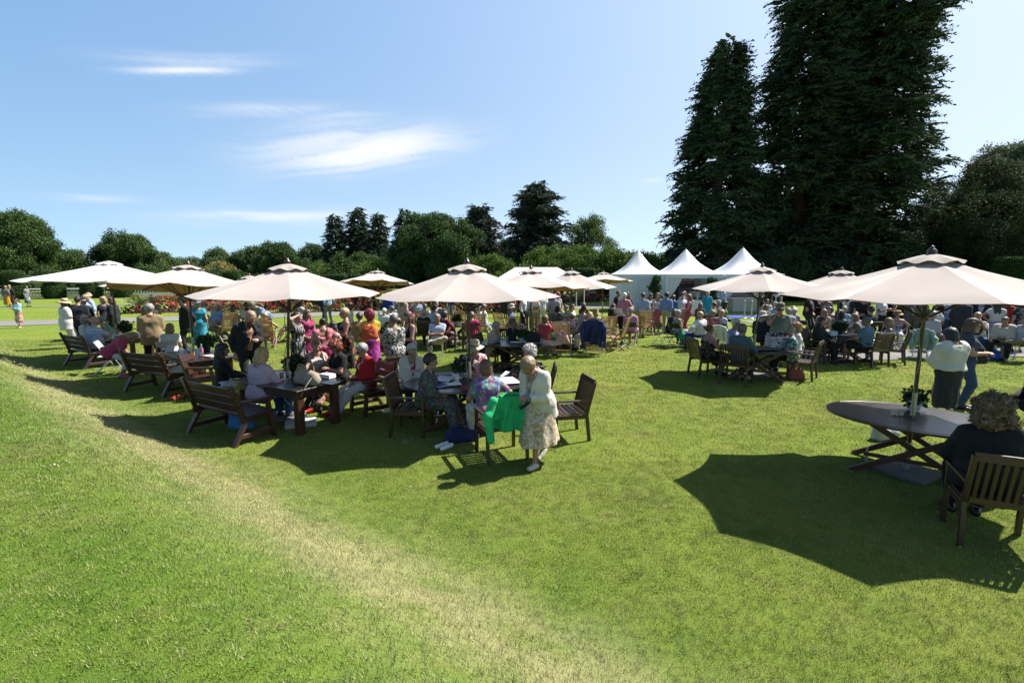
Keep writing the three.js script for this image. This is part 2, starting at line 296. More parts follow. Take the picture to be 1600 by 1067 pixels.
// broadleaf: lobes of leaf clusters round a forked trunk
function broadleaf(label, group, px, d, topPy, wPx, c, { seed = 1, base = .12, dens = 1, geo = 'mid', lobes = 30, flatTop = 1, cat = 'tree', name = 'broadleaf_tree', light = 1.0 } = {}) {
  const q = rng(seed * 31 + 5), p = spot(px, d), H = EYE + d * Math.tan(Math.atan((533.5 - topPy) / FOC) - PITCH) , W = wPx * d / FOC * Math.cos(Math.atan(Math.abs(px - 800) / FOC));
  const t = thing(name, label, cat, p, 0, group);
  const limbs = [rod([0, -.1, 0], [W * .02, H * .4, 0], W * .035 + .08, W * .022 + .05, 9)], L = [];
  for (let i = 0; i < lobes; i++) {
    const a = i * 2.4 + q() * 1.2, k = (i + .5) / lobes, yy = H * (base + .08 + (.84 - base) * k), wide = W * .5 * Math.pow(Math.sin(Math.PI * clamp(.2 + .78 * k)), .6) * (.48 + .48 * q()), rr = W * (.075 + .10 * q() * q() + .03 * q()) * (1 - .2 * k) + .25;
    const l = [Math.cos(a) * wide, Math.min(yy + (q() - .5) * H * .08, H - rr * .8), Math.sin(a) * wide, rr]; L.push(l);
    limbs.push(rod([0, H * (.15 + .25 * q()), 0], [l[0] * .8, l[1], l[2] * .8], W * .014 + .03, .025, 5));
  }
  L.push([W * .04, H * (1 - .11 * flatTop), 0, H * .11], [-W * .1, H * .45, 0, W * .2], [W * .12, H * .5, W * .05, W * .18], [0, H * .65, -W * .08, W * .17]);
  mesh('trunk', limbs, M.bark, t);
  const items = [];
  for (const [x, y, z, r] of L) {
    const n = Math.floor(44 * r * r * dens) + 16;
    for (let i = 0; i < n; i++) {
      const v = V(q() * 2 - 1, q() * 2 - 1, q() * 2 - 1); if (v.lengthSq() > 1 || v.lengthSq() < .01) { i--; continue; }
      const l = v.length(); v.multiplyScalar((.55 + .48 * Math.pow(l, .5)) / l); const bump = 1 + 1.0 * (fbm(v.x * 2.2 + x, v.y * 2.2 + y, v.z * 2.2 + z, 3) - .5); const wx = (x + v.x * r) * .55, wy = (y + v.y * r) * .55, wz = (z + v.z * r) * .55; if (fbm(wx + seed, wy, wz, 2) < .41) continue;
      const yy = y + v.y * r * .82 * bump; if (yy < H * base * .5) continue;
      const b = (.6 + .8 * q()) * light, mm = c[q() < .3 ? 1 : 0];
      items.push([x + v.x * r * bump, yy, z + v.z * r * bump, .7 + .6 * q(), q() * 6.28, q() * 6.28, q() * 6.28, [mm[0] * b, mm[1] * b, mm[2] * b]]);
    }
  }
  cloud('crown', CL[geo], M.leaf, items, t); return t;
}
// conifer: whorled limbs with feathery sprays; prof(k) gives the reach at height k
function conifer(label, group, px, d, H, prof, c, { seed = 1, limbs = 130, base = .04, droop = .35, geo = 'spray', name = 'conifer_tree', size = 1, gap = 0, lean = 0, dens = 1, trunkR = .5 } = {}) {
  const q = rng(seed * 17 + 3), t = thing(name, label, 'tree', spot(px, d), 0, group), tr = [rod([0, -.1, 0], [lean * .5, H * .5, 0], trunkR, trunkR * .62, 12), rod([lean * .5, H * .5, 0], [lean, H * .995, 0], trunkR * .62, .05, 10)], items = [], limbGeo = [];
  for (let i = 0; i < limbs; i++) {
    const k = base + (1 - base) * Math.pow((i + q()) / limbs, .92), a = i * 2.39996 + q() * .8, y = H * k, reach = prof(k) * (.72 + .42 * q() + .35 * (fbm(Math.cos(a) * 1.5, k * 9, Math.sin(a) * 1.5 + seed, 2) - .5));
    if (q() < gap * sstep(.1, .3, k) * (1 - k)) continue;
    const ca = Math.cos(a), sa = Math.sin(a), x0 = lean * k, pts = 5, tip = [x0 + ca * reach, y - droop * reach * .55, sa * reach];
    if (reach > 1.2) limbGeo.push(rod([x0, y, 0], [x0 + ca * reach * .6, y - droop * reach * .5, sa * reach * .6], .03 + trunkR * .14 * (1 - k), .02, 4));
    const n = Math.max(3, Math.ceil(reach * 4.6 * dens / size));
    for (let j = 0; j < n; j++) {
      const u = gap ? .3 + .72 * Math.pow(q(), .7) : .12 + .9 * Math.pow(q(), .8), rr = reach * u, yy = y - droop * reach * .55 * Math.sin(u * 1.9) + (q() - .5) * .7 * size, sp = (q() - .5) * reach * .42, b = .55 + .9 * q(), m = c[q() < .25 ? 1 : 0];
      items.push([x0 + ca * rr - sa * sp, yy, sa * rr + ca * sp, size * (.7 + .65 * q()), .25 + (q() - .5) * .9, Math.PI / 2 - a + (q() - .5) * 1.7, (q() - .5) * 1.2, [m[0] * b, m[1] * b, m[2] * b]]);
    }
  }
  mesh('trunk', tr, M.bark, t); if (limbGeo.length) mesh('limbs', limbGeo, M.bark, t);
  cloud('crown', CL[geo], M.leaf, items, t); return t;
}
const RW = [[.030, .052, .022], [.044, .070, .027]], CON = [[.026, .046, .023], [.037, .058, .027]], OAK = [[.030, .066, .013], [.054, .098, .020]], LIME = [[.075, .128, .026], [.105, .158, .035]], LAUREL = [[.066, .124, .017], [.105, .165, .025]], PALE = [[.10, .125, .062], [.125, .15, .075]];
{
  // the redwoods on the right
  const col = (r0, pw, top) => (k) => r0 * (.82 + .25 * Math.exp(-k * 5)) * Math.pow(clamp((1.02 - k) / top), pw);
  conifer('tall dark redwood, the shorter left-hand tree of the group, with a pointed top', null, 1110, 51, 25.0, (k) => .45 + 4.9 * Math.pow(1 - k, .68), RW, { seed: 3, limbs: 330, geo: 'spray2', trunkR: .62, gap: .3, lean: .4, droop: .75, name: 'redwood_tree', dens: 1.25 });
  conifer('tall dark redwood rising out of the picture, middle tree of the group', null, 1232, 53, 36, (k) => .5 + 5.2 * Math.pow(1 - k, .34) * (.92 + .12 * Math.sin(k * 23)), RW, { seed: 8, limbs: 440, geo: 'spray2', trunkR: .8, gap: .5, lean: 1.2, droop: .75, name: 'redwood_tree', dens: 1.1 });
  conifer('tallest dark redwood with the thick trunk, right-hand tree of the group', null, 1334, 51, 38, (k) => .5 + 5.0 * Math.pow(1 - k, .32) * (.95 + .1 * Math.sin(k * 17 + 1)), RW, { seed: 12, limbs: 470, geo: 'spray2', trunkR: 1.0, gap: .52, lean: 1.3, droop: .75, name: 'redwood_tree', dens: 1.1 });
  conifer('slim dark redwood half hidden behind the middle one', null, 1284, 58, 34, (k) => .5 + 4.2 * Math.pow(1 - k, .4), RW, { seed: 15, limbs: 300, geo: 'spray2', trunkR: .6, gap: .3, lean: 1, droop: .7, name: 'redwood_tree' });
  broadleaf('low dark evergreen shrub at the foot of the redwoods behind the tents', null, 1222, 47, 385, 90, [[.025, .05, .02], [.035, .06, .025]], { seed: 4, base: .02, geo: 'fine', name: 'evergreen_shrub', cat: 'shrub' });
  broadleaf('dark shrubby undergrowth between the two thick redwood trunks', null, 1300, 49, 400, 120, [[.02, .04, .016], [.03, .05, .02]], { seed: 6, base: .02, name: 'evergreen_shrub', cat: 'shrub' });
  broadleaf('dark evergreen bush right of the thickest redwood', null, 1430, 50, 365, 170, [[.022, .04, .016], [.03, .05, .02]], { seed: 7, base: .02, name: 'evergreen_shrub', cat: 'shrub' });
  broadleaf('broad dark yew spreading at the right edge of the picture', null, 1540, 50, 258, 330, [[.030, .045, .014], [.045, .062, .018]], { seed: 9, base: .02, dens: 1.1, geo: 'fine', lobes: 38, name: 'yew_tree' });
  broadleaf('round sunlit treetop above the yew at the right edge', null, 1540, 66, 222, 235, [[.10, .13, .06], [.13, .16, .08]], { seed: 10, base: .1, geo: 'mid', lobes: 31 });
  broadleaf('dark rounded tree cut by the right edge behind the yew', null, 1630, 66, 245, 190, [[.045, .07, .03], [.06, .09, .04]], { seed: 11, base: .1, lobes: 24 });
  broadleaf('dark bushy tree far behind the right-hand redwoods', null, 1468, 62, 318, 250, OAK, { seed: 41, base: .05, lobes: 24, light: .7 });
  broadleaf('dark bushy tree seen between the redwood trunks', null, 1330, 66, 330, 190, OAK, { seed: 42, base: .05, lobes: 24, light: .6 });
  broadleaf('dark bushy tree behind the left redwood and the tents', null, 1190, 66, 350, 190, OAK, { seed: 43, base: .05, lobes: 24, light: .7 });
  // the left and the middle
  broadleaf('huge dark oak with a billowing crown at the left edge', null, 25, 72, 335, 215, OAK, { seed: 21, base: .1, lobes: 42, dens: 1.1 });
  broadleaf('dark oak beyond the left edge, its crown cut off', null, -90, 72, 330, 200, OAK, { seed: 20, base: .1, lobes: 31 });
  broadleaf('pale feathery willow beside the big oak', null, 122, 84, 392, 52, PALE, { seed: 22, base: .1, geo: 'fine', dens: .55 });
  broadleaf('tall oak with a pointed crown above the white parasol', null, 205, 82, 364, 105, OAK, { seed: 23, base: .1, lobes: 35 });
  broadleaf('lower green tree to the right of the pointed oak', null, 255, 88, 398, 75, [[.06, .11, .03], [.08, .13, .04]], { seed: 24, base: .05 });
  broadleaf('far bluish green tree low on the left skyline', null, 300, 110, 404, 60, [[.07, .11, .05], [.09, .12, .05]], { seed: 25, base: .05 });
  broadleaf('grey green rounded tree on the skyline behind the second parasol', null, 345, 95, 391, 58, [[.07, .115, .04], [.09, .13, .05]], { seed: 26, base: .05 });
  broadleaf('tawny yellow tree low on the skyline left of the centre parasol', null, 346, 84, 412, 50, [[.22, .19, .06], [.20, .17, .05]], { seed: 27, base: .05 });
  broadleaf('dark tree on the skyline directly left of the big parasol top', null, 400, 92, 388, 80, [[.05, .095, .028], [.07, .12, .03]], { seed: 28, base: .05 });
  broadleaf('dark green tree on the skyline just above the centre-left parasol', null, 440, 86, 382, 85, OAK, { seed: 29, base: .05 });
  broadleaf('small rounded tree right of the centre-left parasol top', null, 490, 90, 384, 60, [[.06, .10, .035], [.08, .12, .04]], { seed: 30, base: .05 });
  const cone = (r) => (k) => .25 + r * Math.pow(1 - k, .8);
  conifer('dark pointed cypress, leftmost of the four on the skyline', null, 528, 84, 12.1, cone(2.6), CON, { seed: 31, limbs: 130, name: 'cypress_tree', trunkR: .25 });
  conifer('tallest dark pointed cypress of the skyline group', null, 563, 86, 13.6, cone(3.4), CON, { seed: 32, limbs: 150, name: 'cypress_tree', trunkR: .25 });
  conifer('dark pointed cypress, third from the left on the skyline', null, 594, 84, 12.5, cone(2.6), CON, { seed: 33, limbs: 130, name: 'cypress_tree', trunkR: .25 });
  conifer('dark pointed cypress half behind the broad chestnut', null, 634, 88, 13.6, cone(2.7), CON, { seed: 34, limbs: 130, name: 'cypress_tree', trunkR: .25 });
  broadleaf('broad dark chestnut with a lumpy crown in the middle of the tree line', null, 682, 70, 340, 150, [[.034, .075, .018], [.05, .095, .022]], { seed: 35, base: .05, lobes: 45, dens: 1.15 });
  const tier = (r) => (k) => r * (k < .88 ? (.45 + .65 * Math.sin(Math.PI * Math.pow(k, .8))) : .75 * (1.06 - k) / .18) * (.8 + .3 * Math.sin(k * 40));
  conifer('dark flat-topped cedar behind the chestnut', null, 749, 82, 13.6, tier(3.4), [[.022, .036, .024], [.03, .045, .03]], { seed: 36, limbs: 120, base: .3, droop: .1, name: 'cedar_tree', trunkR: .35 });
  conifer('tall layered cedar, highest tree of the middle skyline', null, 838, 72, 15.3, (k) => 5.1 * (k < .5 ? 1 : 1 - .55 * (k - .5) / .5) * (k > .95 ? .6 : 1) * (.72 + .3 * Math.sin(k * 44)), [[.028, .045, .028], [.038, .056, .034]], { seed: 37, limbs: 230, base: .05, droop: .05, name: 'cedar_tree', trunkR: .4 });
  broadleaf('light green rounded plane tree between the cedar and the tents', null, 915, 76, 338, 92, LIME, { seed: 38, base: .1, lobes: 31, dens: .85, geo: 'fine' });
  broadleaf('dark tree standing between the chestnut and the layered cedar', null, 790, 84, 376, 75, [[.035, .06, .025], [.045, .07, .03]], { seed: 39, base: .05 });
  broadleaf('dark shrub mass under the cypresses', null, 560, 76, 398, 125, OAK, { seed: 44, base: .03, name: 'evergreen_shrub', cat: 'shrub' });
  broadleaf('bright green shrub below the chestnut tree', null, 580, 66, 412, 60, LAUREL, { seed: 45, base: .03, name: 'garden_shrub', cat: 'shrub', geo: 'fine' });
  broadleaf('bright green shrub right of the chestnut tree', null, 768, 64, 402, 70, LAUREL, { seed: 46, base: .03, name: 'garden_shrub', cat: 'shrub', geo: 'fine' });
  broadleaf('pale shrub between the skyline trees and the parasol tops', null, 500, 72, 418, 60, LAUREL, { seed: 47, base: .03, name: 'garden_shrub', cat: 'shrub', geo: 'fine' });
  [[855, 390], [905, 388], [955, 392], [1000, 398]].forEach(([px, top], i) => broadleaf(['glossy laurel hedge section under the layered cedar', 'glossy laurel hedge section above the middle parasols', 'glossy sunlit laurel hedge section left of the first tent', 'glossy sunlit laurel hedge section behind the first tent peak'][i], 'laurels of the tall hedge', px, 58 - i * 1.5, top, 92, LAUREL, { seed: 50 + i, base: .02, lobes: 28, geo: 'fine', dens: 1.1, name: 'laurel_hedge', cat: 'hedge' }));
  broadleaf('rounded sunlit laurel at the right end of the tall hedge', 'laurels of the tall hedge', 1040, 62, 402, 80, LAUREL, { seed: 56, base: .02, geo: 'fine', name: 'laurel_hedge', cat: 'hedge' });
  // a belt of shrubs that closes the far side of the garden
  for (let i = 0; i < 19; i++) { const px = -60 + i * 33; if (px > 545) break; broadleaf(['dense dark shrub behind the white balustrade', 'shady undergrowth beyond the garden balustrade'][i % 2] + ', ' + ['at the left edge', 'behind the first yew drum', 'right of the first yew drum', 'under the big oak', 'left of the white parasol', 'below the willow', 'just under the white parasol rim', 'behind the white parasol', 'below the pointed oak', 'between the first two parasols', 'behind the second parasol', 'right of the second parasol', 'below the tawny tree', 'left of the big parasol', 'behind the big parasol', 'below the parasol finial', 'right of the big parasol', 'near the cypresses', 'by the chestnut'][i], null, px, 66 + (i % 3) * 3, 424 + (i % 4) * 5, 62, [[.028, .06, .016], [.045, .08, .02]], { seed: 60 + i, base: .02, lobes: 14, geo: 'mid', name: 'garden_shrub', cat: 'shrub' }); }
}

// ---------------------------------------------------------------- balustrade, yew drums, hedge blocks
const onLine = (px, d0, sl = .40) => { const k = (px - 800) / FOC * CP, e = (px - 800) / FOC * EYE * SP; const d = (d0 + sl * (e + 22)) / (1 - sl * k); return spot(px, d); };
{
  const a = onLine(-60, 62.5), b = onLine(560, 62.5), L = a.distanceTo(b), turn = Math.atan2(-(b.z - a.z), b.x - a.x);
  const t = thing('balustrade', 'long white stone balustrade with fat turned balusters along the far edge of the lawn', 'balustrade', a, turn);
  mesh('plinth', bx(L, .34, .42, L / 2, .17, 0, .02), M.stone, t); mesh('rail', bx(L, .13, .36, L / 2, .93, 0, .03), M.stone, t);
  const bal = lathe([[.0, 0], [.075, 0], [.075, .05], [.045, .08], [.085, .2], [.07, .3], [.042, .42], [.05, .47], [.07, .49], [.07, .53], [0, .53]], 8), list = [];
  let k = 0; for (let x = 1.2; x < L - .8; x += .27) { if ((x % 6.4) < .75) { if (!k) { mesh('pedestal', bx(.7, 1.02, .5, x + .3, .51, 0, .02), M.stone, t); k = 1; } continue; } k = 0; list.push(bal.clone().translate(x, .34, 0)); }
  mesh('balusters', list, M.stone, t).userData.kind = 'stuff';
}
const YEW = [[.030, .065, .014], [.042, .085, .018]];
function clipped(t, prof, seed, n) { // clipped yew: solid of revolution with short sprigs all over
  const q = rng(seed), g = new THREE.LatheGeometry(prof.map(([x, y]) => new THREE.Vector2(x, y)), 36), p = g.attributes.position; for (let i = 0; i < p.count; i++) { const f = 1 + .07 * (fbm(p.getX(i) * 3 + seed, p.getY(i) * 3, p.getZ(i) * 3, 2) - .5); p.setX(i, p.getX(i) * f); p.setZ(i, p.getZ(i) * f); } g.computeVertexNormals();
  mesh('core', g, MS({ color: [.018, .036, .010], roughness: 1 }), t);
  const items = [], seg = prof.slice(1).map((b, i) => ({ a: prof[i], b, w: Math.hypot(b[0] - prof[i][0], b[1] - prof[i][1]) * (b[0] + prof[i][0]) })), tot = seg.reduce((s, k) => s + k.w, 0);
  for (const s of seg) for (let i = 0; i < n * s.w / tot; i++) { const u = q(), an = q() * 6.283, r = lerp(s.a[0], s.b[0], u) * (.98 + .05 * q()), c = YEW[q() < .4 ? 1 : 0], b = .7 + .7 * q(); items.push([Math.cos(an) * r, lerp(s.a[1], s.b[1], u), Math.sin(an) * r, .5 + .5 * q(), q() * 6.3, q() * 6.3, q() * 6.3, c.map((k) => k * b)]); }
  cloud('foliage', CL.tiny, M.leaf, items, t);
}
[[25, 'tall two-tiered clipped yew beside the couple at the left edge'], [85, 'clipped yew drum under the left tip of the white parasol'], [143, 'clipped yew drum behind the standing group under the white parasol'], [190, 'clipped yew drum directly behind the white parasol pole'], [291, 'clipped yew drum left of the second parasol pole'], [328, 'clipped yew drum right of the second parasol pole'], [364, 'clipped yew drum beside the rim of the big centre-left parasol']].forEach(([px, label], i) => {
  const t = thing('yew_topiary', label, 'topiary', onLine(px, 60.6), 0, 'clipped yews along the balustrade');
  clipped(t, [[.01, 0], [.62, 0], [.80, .3], [.84, .8], [.76, 1.25], [.55, 1.42], [.58, 1.6], [.78, 1.85], [.76, 2.6], [.6, 2.75], [.01, 2.77]], 100 + i, 1900);
});
[[513, 'small dark hedge block on the skyline left of the far parasol', 1.5], [531, 'dark hedge block in the middle of three beyond the flower beds', 1.6], [556, 'dark hedge block nearest the far parasol', 1.5], [905, 'dark clipped hedge block left of the first tent', 2.6], [1600, 'clipped dark hedge block at the right edge under the yew', 3.2]].forEach(([px, label, w], i) => {
  const right = px > 1200, d = right ? 40 : i === 3 ? 50 : 62, h = EYE + ((px > 1550 ? 22 : px > 1500 ? 20 : px === 905 ? 5 : -4) * d / 760), t = thing('hedge_block', label, 'hedge', spot(px, d));
  const g = new THREE.BoxGeometry(w, h, w * .8, 8, 8, 8).translate(0, h / 2, 0); mesh('core', g, MS({ color: [.016, .032, .01], roughness: 1 }), t);
  const q = rng(200 + i), items = []; for (let k = 0; k < 900 * w; k++) { const f = Math.floor(q() * 5), a = q() - .5, b = q(), c = YEW[q() < .4 ? 1 : 0], s = .7 + .7 * q(); const [x, y, z] = [[a * w, b * h, w * .4], [a * w, b * h, -w * .4], [w / 2, b * h, a * w * .8], [-w / 2, b * h, a * w * .8], [a * w, h, (b - .5) * w * .8]][f]; items.push([x, y, z, .5 + .6 * q(), q() * 6.3, q() * 6.3, q() * 6.3, c.map((k) => k * s)]); }
  cloud('foliage', CL.tiny, M.leaf, items, t);
});
// ---------------------------------------------------------------- flower beds
const petal = leafCluster(9, .085, .10, 77, .4), dusky = leafCluster(10, .13, .16, 78, .8), spear = (() => { const q = rng(5), pos = []; for (let i = 0; i < 7; i++) { const a = q() * 6.28, l = .35 + .3 * q(), t = .35 + .4 * q(), b = V(Math.cos(a) * .05, .1 * i * .6, Math.sin(a) * .05), e = b.clone().add(V(Math.cos(a) * l * t, l, Math.sin(a) * l * t)), m = b.clone().lerp(e, .45), w = V(-Math.sin(a), 0, Math.cos(a)).multiplyScalar(.06); for (const k of [b, m.clone().add(w), e, b, e, m.clone().sub(w)]) pos.push(k.x, k.y, k.z); } const g = new THREE.BufferGeometry(); g.setAttribute('position', new THREE.Float32BufferAttribute(pos, 3)); g.computeVertexNormals(); return g; })();
const BEDS = [ // x from, x to, garden line near, far, kind, label
  [-25.5, 9, 32.6, 35.4, 'red', 'long flower bed of red begonias edged with dusky coleus beyond the gravel path'],
  [-33, 12, 46.6, 49.2, 'red', 'second row of red bedding flowers nearer the balustrade'],
  [-30, 14, 53, 55.5, 'red', 'farthest thin row of red flowers in front of the yew drums'],
  [-16, -6.5, 29.4, 31.8, 'canna', 'bed of dark bronze cannas with scattered red blooms behind the polka dot dress'],
  [-5, 1.2, 23.2, 24.8, 'canna', 'dark leaved flower bed with red blooms near the straw-hatted seated figures'],
  [-12, 8, 39.5, 41.5, 'coleus', 'dusky purple coleus bed between the rows of red flowers'],
];
BEDS.forEach(([x0, x1, n, f, kind, label], b) => {
  const q = rng(300 + b), t = new THREE.Group(); t.name = numbered('flower_bed'); scene.add(t); tag(t, label, 'flower bed'); const mid = (x0 + x1) / 2; t.position.set(mid, 0, -gx(mid, n));
  const at = (u, v) => { const x = lerp(x0, x1, u); return [x - mid, -(lerp(gx(x, n), gx(x, f), v)) + gx(mid, n)]; };
  const soil = strip(x0, x1, 30, (x) => gx(x, n), (x) => gx(x, f), .03); soil.translate(-mid, 0, gx(mid, n)); mesh('soil', soil, MS({ color: [.045, .03, .02], roughness: 1, side: THREE.DoubleSide }), t);
  const leaf = [], bloom = [], area = (x1 - x0) * (f - n);
  for (let i = 0; i < area * 16; i++) {
    const u = q(), v = q(), [x, z] = at(u, v), edge = v < .3, hgt = kind === 'canna' ? .25 + .25 * q() : edge ? .12 + .1 * q() : .28 + .2 * q();
    const c = edge ? (q() < .45 ? [.16, .20, .05] : [.10, .02, .03]) : kind === 'red' ? (q() < .5 ? [.07, .015, .02] : [.04, .08, .02]) : (q() < .6 ? [.055, .014, .022] : [.05, .09, .02]), s = .7 + .6 * q();
    leaf.push([x, hgt * (.5 + .5 * q()), z, .8 + .7 * q(), q() * 6.3, q() * 6.3, q() * 6.3, c.map((k) => k * s)]);
    if (q() < (kind === 'red' ? (edge ? .04 : .5) : kind === 'canna' ? .16 : .02)) { const s2 = .7 + .5 * q(); bloom.push([x, hgt + .08 + .05 * q(), z, .9 + .5 * q(), q() * .6, q() * 6.3, q() * .6, [.62 * s2, .035 * s2, .018 * s2]]); }
  }
  cloud('foliage', dusky, M.leaf, leaf, t).userData.kind = 'stuff';
  if (kind === 'canna') { const sp = []; for (let i = 0; i < area * 3.5; i++) { const [x, z] = at(q(), .25 + .75 * q()), s = .7 + .6 * q(), c = q() < .7 ? [.07, .018, .02] : [.06, .10, .02]; sp.push([x, .1, z, .9 + .8 * q(), 0, q() * 6.3, 0, c.map((k) => k * s)]); } cloud('tall_leaves', spear, M.leaf, sp, t).userData.kind = 'stuff'; }
  if (bloom.length) cloud('blooms', petal, M.leaf, bloom, t).userData.kind = 'stuff';
});
{ // rose bushes by the right-hand gravel
  [[1405, 21.2, 'rose bush with red and pink blooms beside the grey-suited man'], [1432, 22.0, 'rose bush with yellow and red blooms left of the dark blazer'], [1560, 20.6, 'rose bush with orange blooms behind the woman in the white T-shirt'], [1590, 21.4, 'rose bush with pink blooms at the right edge of the picture']].forEach(([px, d, label], i) => {
    const q = rng(400 + i), t = thing('rose_bush', label, 'rose bush', spot(px, d)), leaf = [], bl = [];
    for (let k = 0; k < 160; k++) { const a = q() * 6.28, r = .55 * Math.sqrt(q()), y = .15 + .7 * q(), s = .6 + .7 * q(); leaf.push([Math.cos(a) * r, y, Math.sin(a) * r, .7 + .6 * q(), q() * 6, q() * 6, q() * 6, [.05 * s, .10 * s, .025 * s]]); if (k % 9 === 0) bl.push([Math.cos(a) * r, y + .1, Math.sin(a) * r, .9, 0, q() * 6, 0, [[.6, .03, .03], [.65, .2, .05], [.6, .2, .25]][(k + i) % 3]]); }
    mesh('stems', [0, 1, 2, 3].map((k) => rod([0, 0, 0], [Math.cos(k * 1.6) * .3, .7, Math.sin(k * 1.6) * .3], .012, .008, 5)), M.bark, t); cloud('leaves', dusky, M.leaf, leaf, t); cloud('blooms', petal, M.leaf, bl, t);
  });
}
// ---------------------------------------------------------------- young palms standing in the beds
function frondGeo(len, q) {
  const pos = [], n = 22, up = .75 + .3 * q(), P = (t) => V(0, len * (up * t - .78 * t * t * (1.2 - .3 * up)), len * t * (1 - .18 * t));
  for (let i = 0; i < n; i++) {
    const a = P(i / n), b = P((i + 1) / n), w = .012; pos.push(a.x - w, a.y, a.z, a.x + w, a.y, a.z, b.x, b.y, b.z);
    if (i > 2) for (const s of [-1, 1]) { const t = i / n, l = len * .34 * Math.sin(Math.PI * (.12 + .86 * t)) * (.85 + .3 * q()), e = a.clone().add(V(s * l * .75, l * .12 - .1 * l, l * .62)), m = a.clone().lerp(e, .4), k = V(0, .008, .02 + .012 * len); pos.push(a.x, a.y, a.z, m.x + k.x, m.y + k.y, m.z + k.z, e.x, e.y, e.z, a.x, a.y, a.z, e.x, e.y, e.z, m.x - k.x, m.y - k.y, m.z - k.z); }
  }
  const g = new THREE.BufferGeometry(); g.setAttribute('position', new THREE.Float32BufferAttribute(pos, 3)); g.computeVertexNormals(); return g;
}
const frondMats = [[.10, .15, .03], [.16, .20, .035], [.22, .22, .04]].map((c) => MP({ color: c, roughness: .6, transmission: .25, thickness: 0, side: THREE.DoubleSide }));
[[217, 32.5, .95, 0, 'young palm with arching green fronds in the red bed left of the beige blazers'], [385, 33, 1.1, 1, 'yellowish young palm behind the seated guests in white'], [598, 35, 1.0, 1, 'young palm under the far parasol'], [765, 35, 1.35, 2, 'bright yellow green palm right of the central parasol pole'], [905, 40, 1.35, 1, 'yellow green palm beside the last parasol before the tents'], [690, 39, 1.0, 0, 'small green palm seen beneath the central parasol rim']].forEach(([px, d, s, m, label], i) => {
  const q = rng(500 + i), t = thing('palm', label, 'palm', spot(px, d)); mesh('trunk', rod([0, 0, 0], [0, .4 * s, 0], .12, .09, 9), M.bark, t);
  for (let k = 0; k < 15; k++) { const g = frondGeo((1.15 + .4 * q()) * s, q); g.rotateX(-.55 + .75 * (k / 15)).rotateY(k * 2.4 + q() * .4).translate(0, .38 * s, 0); mesh('frond', g, frondMats[(k % 5 === 0) ? 2 : m], t); }
});

// ---------------------------------------------------------------- pagoda tents and the marquee
function pagodaRoof(w, h) {
  const pos = [], idx = [], N = 32, J = 14;
  for (let j = 0; j <= J; j++) {
    const t = j / J, r = Math.max(.012, 1 - t) , y = h * Math.pow(t, 1.75) ;
    for (let i = 0; i < N; i++) { const a = (i / N) * 2 * Math.PI + Math.PI / 4, c = Math.cos(a), s = Math.sin(a), sq = 1 / Math.max(Math.abs(c), Math.abs(s)), k = lerp(sq, 1.08, sstep(.25, .95, t)), R = w / 2 * Math.pow(r, .82) * k; const sag = 1 - .02 * Math.sin(Math.PI * t); pos.push(c * R * sag, y, s * R * sag); }
  }
  for (let j = 0; j < J; j++) for (let i = 0; i < N; i++) { const a = j * N + i, b = j * N + (i + 1) % N; idx.push(a, a + N, b, b, a + N, b + N); }
  const g = new THREE.BufferGeometry(); g.setAttribute('position', new THREE.Float32BufferAttribute(pos, 3)); g.setIndex(idx); g.computeVertexNormals(); return g;
}
function pleats(w, h, n, amp, taper = 0) { // hanging cloth with soft pleats, centred on x, from y 0 to h
  const g = new THREE.PlaneGeometry(w, h, n * 6, 8), p = g.attributes.position;
  for (let i = 0; i < p.count; i++) { const x = p.getX(i), y = p.getY(i) + h / 2; p.setXYZ(i, x, y, amp * Math.sin(x / w * n * 2 * Math.PI + .6 * Math.sin(x * 3)) + amp * .4 * Math.sin(y * 2 + x * 4)); }
  g.computeVertexNormals(); return g;
}
const EAVE = 2.28, VAL = .26;
